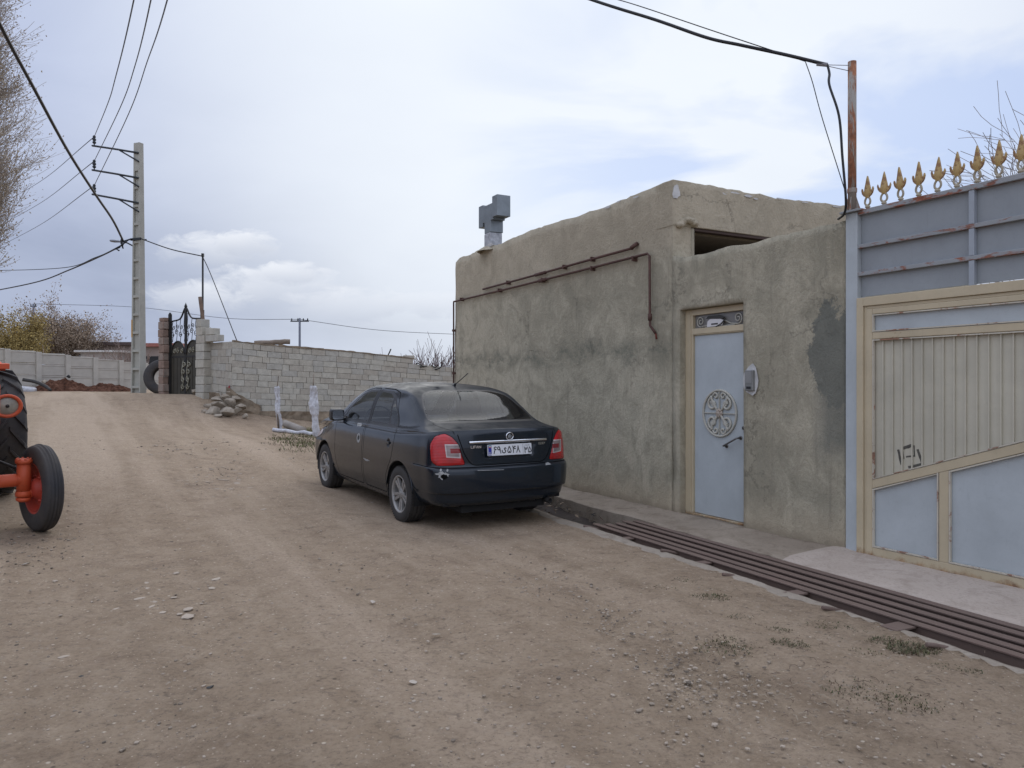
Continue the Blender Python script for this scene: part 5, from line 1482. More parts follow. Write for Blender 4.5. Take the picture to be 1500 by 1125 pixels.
block_wall(mb, P0, P1, wbot, wtop, 11, seed=5, skip=lambda x, k: k == 10 and x > 5.5)
block_wall(mb, P2, P0+V((-.004, .003, 0)), lambda x: .95-.13*x, lambda x: 2.74, 9, seed=9, mis=(0, 3, 1, 3))
mb.build('wall', M_BLOCK, bw)
mb = MB()
poly_slab(mb, P0, P1, lambda x: wbot(x)-.02, lambda x: wbot(x)+(wtop(x)-wbot(x))*(10.9/11 if x < 5.3 else 9.95/11)-.01, -.19, -.016, rough=.0, n=60)
poly_slab(mb, P2, P0, lambda x: .9-.13*x, lambda x: 2.70, -.19, -.016)
mb.build('mortar', M_MORTAR, bw)
mb = MB()
poly_slab(mb, P0, P1, lambda x: -.3, lambda x: wbot(x)+.005+.02*noise.noise(V((x*3, 0, 0))), -.22, .06, rough=.10, seed=3, rows=8, n=80)
poly_slab(mb, P2+V((-.02, .02, 0)), P0, lambda x: .2, lambda x: 1.30-.09*x+.05*noise.noise(V((x*4, 0, 0))), -.22, .035, rough=.10, seed=6, rows=8, n=24)
# mud packed round the corner
poly_slab(mb, P0+V((-.15, -.02, 0)), P0+V((.75, .25, 0)), lambda x: .3, lambda x: 1.42-.62*x+.08*noise.noise(V((x*5, 3, 0))), -.1, .075, rough=.09, seed=12, rows=9, n=16)
mb.build('footing', M_MUD, bw)
mb = MB()  # ragged mud coping
for x0, x1, h in ((.0, 1.4, .035), (1.3, 2.6, .055), (2.5, 5.45, .03)):
    poly_slab(mb, P0+(P1-P0).normalized()*x0, P0+(P1-P0).normalized()*x1, lambda x: wtop(x+x0)-.0, lambda x: wtop(x+x0)+h+.025*noise.noise(V((x*5, x0, 0))), -.2, .02, rough=.03, rows=2, n=30, seed=4)
mb.build('mud_coping', M_MUD, bw)
def stone(mb, c, s, seed, flat=.7, mi=0):
    r = random.Random(seed); bm = bmesh.new(); bmesh.ops.create_icosphere(bm, subdivisions=2, radius=1)
    pl = [(V((r.uniform(-1, 1), r.uniform(-1, 1), r.uniform(-1, 1))).normalized(), r.uniform(.38, .72)) for _ in range(11)]
    R = Rz(r.uniform(0, 6)) @ Rx(r.uniform(-.4, .4)); sq = r.uniform(.6, .85)
    vs = []
    for v in bm.verts:
        p = v.co.copy()
        for n_, d_ in pl:
            e = p.dot(n_)-d_
            if e > 0: p -= n_*e*.99
        p *= 1+.1*noise.noise(p*2.5+V((seed, 0, 0)))
        p = R @ V((p.x*s, p.y*s*sq, p.z*s*flat)); vs.append(V(c)+p)
    bm.verts.index_update()
    mb.add(vs, [[v.index for v in f.verts] for f in bm.faces], mi); bm.free()
# stepped blocks by the gate pillar and the gate itself
GD = V((-.785, .62, 0)); GD.normalize()
pil = empty('gate_pillar', 'stepped pillar of grey concrete blocks at the right of the wrought iron gate', 'pillar')
mb = MB()
for k in range(10):
    z0 = 1.0+k*.246; w = .46 if k < 8 else (.36 if k == 8 else .26)
    A = P2+GD*.18; 
    if k < 7: w2 = .0
    j = rnd.uniform(-.015, .015)
    M = basis((A.x, A.y, 0), -GD, V((GD.y, -GD.x, 0)), (0, 0, 1))
    mb.box(0, w, -.24+j, .06+j, z0, z0+.236, k % 4, M)
for k, (w, z) in enumerate(((.66, 2.76), (.52, 2.96))):
    M = basis((P2.x, P2.y, 0), -GD, V((GD.y, -GD.x, 0)), (0, 0, 1)); mb.box(.30, .30+w-.08*k, -.2, .02, z, z+.19, (k+1) % 4, M)
mb.build('blocks', M_BLOCK, pil, .012)
pil2 = empty('gate_pillar', 'crumbling pillar of reddish blocks at the left of the wrought iron gate', 'pillar')
mb = MB(); A = P2+GD*2.20
for k in range(10):
    z0 = 1.0+k*.25; j = rnd.uniform(-.03, .03); M = basis((A.x, A.y, 0), GD, V((-GD.y, GD.x, 0)), (0, 0, 1))
    mb.box(-.02+j, .30+j*.5+rnd.uniform(-.03, .03), -.05+j, .22, z0, z0+.242, k % 2, M)
mb.box(-.01, .28, .0, .2, 3.5, 3.62, 0, M)
mb.build('blocks', [M_RED, simple('red_grey_block', (.30, .235, .19), .95, var=.4, bump=.6)], pil2, .02)
M_IRON = simple('black_wrought_iron', (.020, .019, .017), .5, .3, var=.4, scale=8)
M_IRONSHEET = simple('dark_gate_sheet', (.050, .044, .030), .55, .2, var=.4, scale=3)
ig = empty('iron_gate', 'tall black wrought iron double gate with scrolls and arched panels', 'gate', mat=basis((P2+GD*2.16).to_tuple(), -GD, V((GD.y, -GD.x, 0)), (0, 0, 1)) @ Tr(0, 0, 1.13))
GWd = 1.94
def ctop(x):
    t = abs(x-GWd/2)/(GWd/2)
    return 2.36+.34*math.exp(-(t/.22)**2)+.06*(1-t)
mb = MB()
mb.box(-.05, .05, -.04, .04, -.15, 2.60); mb.box(GWd-.05, GWd+.05, -.04, .04, -.15, 2.62); mb.lathe([(.05, 0), (.03, .05), (.001, .06)], 8, Tr(0, 0, 2.60))
mb.build('gate_post', M_IRON, ig, .005)
for s in (0, 1):
    x0, x1 = (.055, GWd/2-.006) if s == 0 else (GWd/2+.006, GWd-.055)
    mb = MB()
    mb.tube([(x, 0, ctop(x)) for x in np.linspace(x0, x1, 16)], .026, 6)
    mb.box(x0, x0+.045, -.02, .02, 0, ctop(x0)); mb.box(x1-.045, x1, -.02, .02, 0, ctop(x1)); mb.box(x0+.046, x1-.046, -.018, .018, 0, .05); mb.box(x0+.046, x1-.046, -.018, .018, 1.20, 1.25)
    lf = mb.build('gate_leaf', M_IRON, ig)
    mb = MB(); xc = (x0+x1)/2; w = (x1-x0)/2-.05
    arch = [(xc+w*math.cos(a), 1.30+.42*math.sin(a)) for a in np.linspace(0, PI, 18)]
    mb.prism([(x0+.046, .05), (x1-.046, .05)]+arch[:1]+arch[1:], -.008, .008, MF); 
    for k in range(3): mb.box(x0+.16+.22*k, x0+.19+.22*k, -.018, -.009, .06, 1.19)
    mb.build('sheet_panel', M_IRONSHEET, lf)
    mb = MB(); mb.tube([(a, -.015, b) for a, b in arch], .022, 6)
    for k in range(4):
        xx = x0+.10+.24*k
        mb.tube(spiral((xx, 1.95+.06*(k % 2)), .10, 1.4, 0, 1 if k % 2 else -1, 18), .011, 5); mb.tube(spiral((xx+.08, 2.17), .08, 1.3, PI, -1 if k % 2 else 1, 18), .010, 5)
        mb.tube([(xx, 0, 1.70), (xx+.05, 0, 1.95), (xx-.02, 0, 2.2), (xx+.03, 0, ctop(min(x1, xx+.03)))], .010, 5)
    for k in range(3): mb.tube(spiral((x0+.25+.22*k, 1.42), .09, 1.4, 1, 1 if k % 2 else -1, 16, y=-.02), .014, 5, 1)
    xe = x1-.14 if s == 0 else x0+.14
    [mb.tube(spiral((xe+.03*q, .30+.22*q), .10, 1.2, q*2., 1 if q % 2 else -1, 16, y=-.03), .018, 5, 1) for q in range(4)]; mb.tube([(xe-.05, -.03, .15), (xe+.06, -.03, .45), (xe-.05, -.03, .75), (xe+.05, -.03, 1.1)], .018, 5, 1)
    mb.build('scrollwork', [M_IRON, simple('worn_silver_scroll', (.30, .28, .21), .5, .4)], lf)
mb = MB(); mb.lathe([(.03, 0), (.05, .03), (.035, .08), (.012, .13), (.001, .17)], 10, Tr(GWd/2, 0, ctop(GWd/2)-.01)); mb.build('finial', M_IRON, ig)
# rubble heap at the corner: separate stones
k = 0
for (px, py, Y, s) in ((312, 603, 21.2, .26), (330, 604, 21.2, .28), (345, 603, 21.5, .24), (308, 595, 21.7, .22), (324, 592, 21.6, .25), (338, 590, 21.7, .25), (352, 596, 21.7, .20), (318, 585, 21.9, .20), (331, 580, 21.95, .22), (345, 584, 21.9, .20), (300, 607, 21.1, .15), (318, 609, 20.9, .14), (359, 609, 21.3, .13), (338, 574, 22.0, .15), (288, 578, 23.2, .27), (296, 573, 23.1, .16)):
    p = at(px, py, Y); mb = MB()
    stone(mb, (0, 0, 0), s*1.15, 40+k, .55); o = mb.build('rubble_stone', M_STONE); o.location = (p.x, p.y, max(p.z, hz(p.x, p.y)+s*.2)); k += 1
    if k < 15: tag(o, 'broken grey stone in the heap at the foot of the block wall corner', 'stone', 'stones heaped at the wall corner')
    else: tag(o, 'large pale boulder lying at the foot of the iron gate' if k == 15 else 'smaller pale stone resting beside the boulder at the iron gate', 'stone')
mb = MB(); p = at(332, 572, 22.05); mb.prism([(0, 0), (.12, 0), (.07, .16)], 0, .02, basis(p, (1, 0, 0), (0, .2, .98), (0, -1, 0)))
tag(mb.build('plastic_scrap', simple('red_plastic', (.35, .03, .03), .5)), 'red plastic scrap lodged above the rubble heap', 'scrap')
# things lying on the wall
def log(name, a, b, r, mat, lab, cat, group=None):
    a, b = V(a), V(b); mb = MB(); d = b-a
    pts = [a+d*t+V((0, 0, .02*noise.noise(V((t*5, r*99, 0))))) for t in np.linspace(0, 1, 8)]
    pts = [p-a for p in pts]
    mb.tube(pts, [r*(1+.15*noise.noise(V((i, r*50, 3)))) for i in range(8)], 9)
    o = mb.build(name, mat); o.location = a; return tag(o, lab, cat, group)
M_WOOD = simple('weathered_wood', (.24, .19, .145), .9, var=.45, scale=7, bump=.7)
pA = P0+(P1-P0).normalized()
def onwall(x, z, off=-.1):
    d = (P1-P0).normalized(); q = V((d.y, -d.x, 0)); p = P0+d*x+q*off; return V((p.x, p.y, z))
log('wooden_log', onwall(.62, wtop(.62)+.02), onwall(1.62, wtop(1.2)+.135, .02), .075, M_WOOD, 'short grey log lying tilted on top of the block wall', 'log')
log('wooden_log', P2+GD*.06+V((.05, 0, 2.6)), P2+GD*.22+V((-.05, -.05, 4.15)), .055, simple('brown_timber', (.20, .135, .095), .9, var=.45, scale=6, bump=.6), 'brown wooden post leaning upright behind the block gate pillar', 'post')
for x, z, w, lab in ((4.86, 2.325, .30, 'grey block lying loose on the wall top, nearest the log'), (5.22, 2.345, .34, 'darker loose block on the wall top beside the broken step')):
    mb = MB(); mb.box(-w/2, w/2, -.09, .09, -.06, .055); o = mb.build('loose_block', M_BLOCK[3 if w > .31 else 1], None, .012); o.location = onwall(x, z-.0); o.rotation_euler = (0, 0, .34); tag(o, lab, 'block')
mb = MB()
for k in (0, 1, 3, 4):
    a = onwall(5.45+.14*k+.05*math.sin(k*5), wtop(5.5)-.17-.02*k); mb.tube(spline([a, a+V((.05+.04*math.sin(k*3), -.1, .06*math.cos(k*2.3))), a+V((.18, -.12, .03*math.sin(k*4))), a+V((.26, -.05, -.07+.05*k))], 4), .018, 5)
tag(mb.build('twisted_wire', M_IRON), 'tangle of black twisted scrap wire caught in the broken wall top', 'scrap')
log('broken_stick', onwall(4.55, wtop(4.5)-.02), onwall(4.66, wtop(4.5)+.22), .02, M_IRON, 'thin dark stick poking up from the wall top', 'stick')
# two saplings wrapped in white plastic
M_PLAST = simple('white_plastic_sheet', (.60, .60, .62), .45, var=.5, scale=9, bump=1., bscale=12)
def wrapped(px, py0, py1, Y, lean, lab, seed, rr):
    b = at(px, py0, Y); b.z = hz(b.x, b.y)-.05; t = at(px+lean, py1, Y)
    e = empty('wrapped_sapling', lab, 'sapling', b, 0, 'white wrapped saplings')
    t = t-b; mb = MB(); pts = []; NA = 18; NF = 34; vs = []
    for i, f in enumerate(np.linspace(0, 1, NF)):
        p = t*f+V((.05*noise.noise(V((f*3, seed, 0))), .05*noise.noise(V((f*3, seed, 5))), 0)); pts.append(p)
        for j in range(NA):
            a = 2*PI*j/NA
            # loose sheet: tight against the stem on one side, hanging in folds on the other
            r = rr*(.62+.12*noise.noise(V((f*2.2, seed, 9)))+.38*noise.noise(V((math.cos(a)*1.6, math.sin(a)*1.6, f*3.5+seed)))+.18*noise.noise(V((math.cos(a)*4, math.sin(a)*4, f*14+seed))))
            r *= (1.25 if .45 < f < .98 else 1.0) if rr > .06 else 1
            z = .05*noise.noise(V((a, seed, 2)))*(1 if i in (0, NF-1) else .2)
            vs.append(p+V((r*1.25*math.cos(a), r*.7*math.sin(a), z)))
    mb.add(vs, [(i*NA+j, i*NA+(j+1) % NA, (i+1)*NA+(j+1) % NA, (i+1)*NA+j) for i in range(NF-1) for j in range(NA)], 0, False)
    mb.build('plastic_wrap', M_PLAST, e)
    mb = MB(); mb.tube([pts[0]-V((0, 0, .1)), pts[NF//2], pts[-1]+V((.01, 0, .05)), pts[-1]+V((.03, 0, .30))], [.03, .022, .014, .005], 6); mb.build('trunk', M_WOOD, e)
wrapped(409, 625, 566, 19.8, -3, 'thin sapling trunk wrapped in torn white plastic, further from the car', 3, .075)
wrapped(464, 640, 565, 19.0, -6, 'leaning sapling wrapped in a wide white plastic sheet, nearest the car', 15, .10)
a = at(417, 622, 20.6); b = at(444, 631, 19.6)
log('concrete_post', (a.x, a.y, hz(a.x, a.y)+.16), (b.x, b.y, hz(b.x, b.y)+.10), .10, M_CONC, 'pale concrete post lying on the ground between the white wrapped saplings', 'post')
mb = MB()
a = at(400, 628, 19.6); pts = [V((a.x+1.5*t, a.y-.4*t, hz(a.x+1.5*t, a.y-.4*t)+.05+.05*noise.noise(V((t*6, 1, 1))))) for t in np.linspace(0, 1, 20)]
mb.tube([p-pts[0] for p in pts], [.05+.04*noise.noise(V((i, 4, 2))) for i in range(20)], 6); o = mb.build('plastic_strip', M_PLAST); o.location = pts[0]
tag(o, 'crumpled white plastic strip trailing on the ground below the saplings', 'plastic sheet')

# ---------------------------------------------------------------- utility pole with arms and lamp
M_PC = simple('pole_concrete', (.40, .39, .335), .9, var=.25, scale=2.5, bump=.3, bscale=20)
PB = at(203, 575, 26.); PB.z = hz(PB.x, PB.y)
pole = empty('utility_pole', 'tall tapered concrete power pole with three steel arms beside the iron gate', 'pole', PB, math.radians(-22))
H = 9.76-PB.z
def pw(z): return .215-.085*z/H       # half width of the broad face
def pd(z): return .135-.045*z/H
mb = MB()
# two flanges and a thinner web with rungs left between the recesses
for s in (-1, 1):
    vs = []
    for z in (-.5, H): vs += [(s*pw(z), -pd(z), z), (s*pw(z), pd(z), z), (s*(pw(z)-.055), pd(z), z), (s*(pw(z)-.055), -pd(z), z)]
    f = [(0, 1, 5, 4), (1, 2, 6, 5), (2, 3, 7, 6), (3, 0, 4, 7), (3, 2, 1, 0), (4, 5, 6, 7)]
    mb.add(vs, f if s < 0 else [g[::-1] for g in f])
vs = []
for z in (-.5, H): vs += [(-(pw(z)-.056), -.045, z), (pw(z)-.056, -.045, z), (pw(z)-.056, .045, z), (-(pw(z)-.056), .045, z)]
mb.add(vs, [(0, 1, 5, 4), (1, 2, 6, 5), (2, 3, 7, 6), (3, 0, 4, 7), (3, 2, 1, 0), (4, 5, 6, 7)])
nr = 12
for k in range(nr+1):
    z = .15+k*.62
    mb.box(-(pw(z)-.057), pw(z)-.057, -pd(z)+.002, pd(z)-.002, z, z+.085)
mb.box(-(pw(8)-.04), pw(8)-.04, -pd(8)+.003, pd(8)-.003, 7.62, H-.003)
mb.build('shaft', M_PC, pole, .008)
mb = MB(); z = 2.15; mb.box(-pw(z)-.004, -pw(z)+.05, -pd(z)-.004, -pd(z)+.12, 1.9, 2.5); mb.build('yellow_mark', simple('ochre_paint', (.50, .27, .035), .7, var=.3), pole)
M_ARM = simple('dark_galvanised_arm', (.04, .045, .05), .5, .6)
tips = []
for k, pz in enumerate((226, 262.5, 299)):
    z = EYE-(pz-CY)/FX*26-PB.z
    Lx, up = -2.05, .50
    mb = MB()
    mb.tube([(.12, -.12, z), (-.85, -.13, z+.23), (Lx, -.13, z+up)], .034, 6); mb.tube([(.15, -.125, z-.30), (-.75, -.13, z+.19)], .026, 6)
    arm = mb.build('cross_arm', M_ARM, pole)
    mb = MB(); mb.lathe([(.02, -.02), (.02, .05), (.055, .07), (.065, .11), (.035, .14), (.06, .18), (.065, .21), (.035, .25), (.05, .28), (.05, .32), (.02, .35), (.001, .36)], 12, Tr(Lx+.10, -.13, z+up)); mb.build('insulator', M_ARM, arm)
    tips.append((Lx+.10, -.13, z+up+.30))
PM = Tr(*PB) @ Rz(math.radians(-22))
zl = EYE-(352-CY)/FX*26-PB.z
mb = MB(); mb.box(-pw(zl)-.06, pw(zl)+.07, -pd(zl)-.03, -pd(zl)+.005, zl-.02, zl+.06); mb.box(-pw(zl)-.03, pw(zl)+.05, pd(zl), pd(zl)+.04, zl, zl+.05)
mb.tube([(-pw(zl), -.16, zl+.03), (-.55, -.2, zl-.05), (-.50, -.2, zl-.28), (-.58, -.2, zl-.1), (-.53, -.2, zl+.08)], .03, 6); mb.tube([(-.25, -.2, zl), (-.6, -.22, zl-.2), (-.8, -.22, zl-.28), (-.68, -.2, zl-.34)], .028, 6); mb.lathe([(.03, 0), (.05, .05), (.03, .12)], 8, Tr(-.55, -.2, zl-.06))
mb.build('cable_bracket', M_ARM, pole)
lamp = empty('street_lamp', 'grey street lamp head on a short arm reaching left from the concrete pole', 'street lamp', mat=PM @ Tr(0, 0, zl))
mb = MB(); mb.tube([(-pw(zl), .0, -.22), (-.5, -.02, -.06), (-.75, -.03, .0)], .025, 7); mb.build('arm', M_ARM, lamp)
mb = MB(); mb.lathe([(.001, 0), (.045, .03), (.075, .15), (.10, .38), (.085, .52), (.001, .58)], 12, basis((-.72, -.03, .0), (0, 1, 0), (.12, 0, .99), (-.99, 0, .12)) @ Matrix.Diagonal((1, .5, 1, 1))); mb.build('lamp_head', simple('lamp_grey', (.22, .23, .25), .4, .3), lamp)

# wires
M_WIRE = simple('cable_black', (.010, .010, .012), .55)
M_THIN = simple('aluminium_wire', (.10, .11, .13), .5, .5)
def cable(pts, r, lab, cat='cable', mat=None, group=None, n=8, sag=None):
    P = [V(p) for p in pts]
    if sag is not None:
        a, b = P; P = [a.lerp(b, t)-V((0, 0, 4*sag*t*(1-t))) for t in np.linspace(0, 1, 24)]
    elif len(P) > 2: P = spline(P, n)
    mb = MB(); o0 = P[0].copy(); mb.tube([p-o0 for p in P], r, 6)
    o = mb.build('power_cable' if r > .012 else 'overhead_wire', mat or M_WIRE); o.location = o0
    return tag(o, lab, cat, group)
T = [PM @ V(t) for t in tips]
nm = ('topmost', 'middle', 'lowest')
for k, (t, xt, mid) in enumerate(zip(T, (196, 221, 245), ((168, 118), (196, 102), (215, 92)))):
    near = at(xt, 0, 10.5); m1 = at(mid[0], mid[1], 16.5)
    ext = near+(near-m1)*1.3+V((0, 0, .6))
    cable([t, at((T[k].x/T[k].y*FX+CX)*.35+.65*mid[0], (CY-(T[k].z-EYE)/T[k].y*FX)*.42+.58*mid[1], 19.5), m1, near, ext], .011, 'bare wire running overhead from the %s arm of the concrete pole' % nm[k], 'wire', M_THIN)
    tx, ty = T[k].x/T[k].y*FX+CX, CY-(T[k].z-EYE)/T[k].y*FX
    far = at(tx-80, ty+66-k*4, 46.); far2 = at(tx-160, ty+112-6*k, 58.)
    cable([t, far, far2], .014, 'bare wire running away behind the poplar from the %s arm' % nm[k], 'wire', M_THIN, n=10)
br = PM @ V((-.5, -.2, zl))
cable([br, at(165, 322, 23.5), at(140, 285, 21), at(100, 222, 18), at(50, 130, 15.2), at(0, 36, 13.2), at(-90, -150, 10.8)], .033, 'thick twisted black cable sweeping down from the upper left to the concrete pole')
cable([br+V((0, 0, -.15)), at(150, 374, 28), at(100, 396, 32), at(50, 414, 37), at(-40, 432, 44)], .030, 'black cable falling left from the pole, the lower of two')
cable([br+V((-.1, 0, -.25)), at(140, 377, 29), at(95, 392, 33), at(0, 396, 40), at(-60, 394, 46)], .016, 'thin cable running left from the pole, the flatter of two', 'wire')
IP = at(297, 470, 24.6); ipz = EYE-(374-CY)/FX*24.6
ip = empty('iron_post', 'slim black iron cable post rising behind the iron gate', 'post', (IP.x, IP.y, 1.1))
mb = MB(); mb.tube([(0, 0, -.3), (0, 0, ipz-1.1)], .032, 8); mb.build('pipe', M_IRON, ip)
mb = MB(); mb.box(-.035, .035, -.035, .035, ipz-1.1-.05, ipz-1.1+.06); mb.build('cap', M_IRON, ip)
cable([PM @ V((pw(zl)+.06, -.1, zl+.02)), at(250, 365, 25.4), (IP.x, IP.y, ipz-.03)], .018, 'cable linking the concrete pole to the slim iron post')
cable([(IP.x, IP.y, ipz-.05), at(310, 405, 24.3), onwall(.15, 2.72)], .014, 'slack guy wire from the iron post down to the block wall corner', 'wire')
# service cable to the rusty mast
mt = WM @ V((-.024, -.045, 4.33))
con = at(1212, 95, 6.62)
e = cable([con, at(1150, 80, 6.75), at(1085, 66, 6.95), at(1035, 55, 7.15), at(960, 29, 7.5), at(865, -1, 8.0), at(700, -60, 9.2)], .016, 'thick black service cable coming from the upper edge to the rusty mast')
cable([at(1180, 90, 6.68), at(1050, 47, 7.0), at(940, 10, 7.45), at(880, -8, 7.9), at(720, -56, 9.0)], .005, 'thin messenger wire running just above the thick service cable', 'wire')
cable([con, at(1215, 108, 6.6), at(1215, 125, 6.55), at(1229, 170, 6.5), at(1234, 230, 6.5), at(1239, 290, 6.52), at(1237, 312, 6.62), at(1228, 321, 6.85)], .0115, 'black cable hanging from the service cable down beside the rusty mast')
cable([at(1180, 91, 6.68), at(1190, 120, 6.62), at(1205, 175, 6.58), at(1238, 280, 6.55)], .0045, 'thin grey wire slanting down to the foot of the rusty mast', 'wire', M_WIRE)
mb = MB(); d0 = at(1197, 93, 6.66); mb.tube([d0-con, (0, 0, 0)], [.022, .018], 8); mb.tube([(0, 0, 0), mt-con+V((-.02, 0, .0))], .0035, 5); mb.tube([(0, 0, -.01), mt-con+V((-.02, 0, -.05))], .0035, 5)
o = mb.build('cable_clamp', simple('clamp_grey', (.28, .28, .30), .5)); o.location = con; tag(o, 'grey cable clamp wired to the top of the rusty mast', 'clamp')

# ---------------------------------------------------------------- background
M_FENCE = simple('precast_panel', (.50, .465, .40), .95, var=.25, scale=1.6, bump=.5, bscale=12)
fen = empty('concrete_fence', 'long precast concrete panel fence with ribbed posts across the road', 'fence')
fa = at(-40, 515, 25.5); fb = at(245, 540, 32.)
def fz(f): return 2.75-.5*f
n = 7
for i in range(n+1):
    f = i/n; p = fa.lerp(fb, f); mb = MB(); M = basis((p.x, p.y, 0), (fb-fa).normalized().to_3d()*1, V((.6, -.8, 0)), (0, 0, 1))
    dv = V((fb.x-fa.x, fb.y-fa.y, 0)).normalized(); M = basis((p.x, p.y, 0), dv, V((dv.y, -dv.x, 0)), (0, 0, 1))
    mb.box(-.09, .09, -.09, .11, .6, fz(f)+.05); mb.build('post', M_FENCE, fen, .01).matrix_local = M
    if i < n:
        q = fa.lerp(fb, (i+1)/n); Ln = math.hypot(q.x-p.x, q.y-p.y)
        for k in range(5):
            mb = MB(); h0, h1 = fz(f), fz((i+1)/n); z0 = .6+(h0-.6)*k/5; z1 = .6+(h0-.6)*(k+1)/5
            mb.box(.092, Ln-.092, -.03+.008*(k % 2), .035+.008*((k+i) % 2), z0+.006, z1-.006+(.02*math.sin(i) if k == 4 else 0)); mb.box(.092, Ln-.092, .0355, .055, z1-.05, z1-.012)
            o = mb.build('panel', M_FENCE, fen, .008); o.matrix_local = M
heap = MB()   # dark red-brown heap
def heapmesh():
    mb = MB(); c = at(115, 566, 27.2); c.z = hz(c.x, c.y); A_, B_, Hh = 2.0, .9, .46
    for (ox, A_, B_, Hh, sd) in ((-.55, 1.45, .8, .44, 1), (.9, 1.2, .7, .30, 2)):
        b = len(mb.v); NU, NR_ = 44, 12
        for i in range(NR_+1):
            for j in range(NU):
                a = 2*PI*j/NU; r = i/NR_
                p = V((ox+A_*r*math.cos(a), B_*r*math.sin(a), 0))
                h = Hh*(1-r**1.7)*(.75+.6*noise.noise(V((p.x*1.3, p.y*1.3, sd))))+.09*noise.noise(V((p.x*6, p.y*6, 4)))+.05*noise.noise(V((p.x*14, p.y*14, 4)))-.06*r
                mb.v.append((p.x, p.y, h))
        for i in range(NR_):
            for j in range(NU): mb.f.append((b+i*NU+j, b+(i+1)*NU+j, b+(i+1)*NU+(j+1) % NU, b+i*NU+(j+1) % NU)); mb.m.append(0); mb.s.append(False)
    m = Mat('red_brown_muck', 1., spec=.1); cc = m.ramp(m.noise(7, 9, .75), [(.35, (.030, .016, .010)), (.52, (.105, .048, .030)), (.7, (.22, .12, .08))]); m.base(cc); m.bump(m.noise(22, 6, .7), 1., .05)
    o = mb.build('soil_heap', m.m); o.location = c; tag(o, 'low dark reddish brown heap of muck and soil in front of the concrete fence', 'heap')
heapmesh()
k = 0
for px, py, s, nm_ in ((66, 561, .22, 'pale stone on the left shoulder of the dark heap'), (101, 551, .13, 'dark lump on the crest of the dark heap')):
    p = at(px, py, 27.); mb = MB(); stone(mb, (0, 0, 0), s, 90+k, .6); o = mb.build('rubble_stone', M_STONE if k == 0 else M_IRON); o.location = (p.x, p.y, p.z); tag(o, nm_, 'stone'); k += 1
a = at(42, 552, 25.8); mb = MB()
mb.tube(spline([(0, 0, 0), (.35, .1, -.07), (.7, .1, -.22), (.95, 0, -.36)], 4), [.06]*10+[.05]*3, 7); o = mb.build('old_branch', M_ENGINE); o.location = (a.x-.2, a.y, hz(a.x, a.y)+.42); tag(o, 'dark fallen branch sloping from the tractor tyre to the dark heap', 'branch')
a = at(38, 563, 26.3); mb = MB(); mb.box(-.35, .30, -.2, .2, -.1, .1); o = mb.build('white_sack', M_PLAST, None, .08, 3); o.location = (a.x, a.y, hz(a.x, a.y)+.06); o.rotation_euler = (.1, .15, .3); tag(o, 'crumpled white sack lying left of the dark heap', 'sack')
# the old tyre leaning between pole and gate
p = at(239, 553, 25.6); mb = MB(); R = .60
mb.lathe([(.30, -.14), (.36, -.18), (.50, -.19), (.57, -.15), (R, -.10), (R, .10), (.57, .15), (.50, .19), (.36, .18), (.30, .14), (.33, .08), (.50, .1), (.52, 0), (.50, -.1), (.33, -.08)], 40, closed=True)
o = mb.build('old_tyre', M_TTYRE); o.matrix_world = Tr(p.x, p.y, hz(p.x, p.y)+R-.05) @ Rz(.25) @ Rx(PI/2-.12); tag(o, 'big black tractor tyre standing upright between the concrete pole and the gate pillar', 'tyre')
# low far buildings
def hut(px0, px1, py0, py1, Y, mat, roofm, lab, dep=6, roof_t=.22):
    a = at(px0, py1, Y); b = at(px1, py0, Y); e = empty('far_house', lab, 'house', ((a.x+b.x)/2, Y, 0)); w = (b.x-a.x)/2
    mb = MB(); mb.box(-w, w, 0, dep, .2, b.z); mb.build('wall', mat, e)
    mb = MB(); mb.box(-w-.25, w+.25, -.3, dep+.2, b.z+.002, b.z+roof_t); mb.build('roof', roofm, e)
    for k in range(2):
        xx = -w*.45+k*w*.9; mb = MB(); mb.box(xx-.45, xx+.45, -.05, .02, b.z-1.5, b.z-.6); f = mb.build('window', M_BLACK, e)
    return e
M_FAR = simple('far_mud_brick', (.36, .29, .25), .95, var=.3, scale=.8)
hut(117, 196, 506, 560, 52., M_FAR, simple('far_dark_roof', (.12, .085, .075), .9), 'low brown mud brick house behind the bare shrubs, left of the pole', 8)
hut(208, 262, 508, 560, 48., M_FAR, simple('far_red_roof', (.36, .14, .11), .9), 'small house with a thin red roof seen between pole and gate', 6)
hut(118, 172, 516, 550, 47., simple('far_white_wall', (.50, .46, .42), .9, var=.35), simple('far_lime_top', (.62, .60, .56), .9), 'low wall-like shed with a white top edge before the brown house', 2.5, .12)

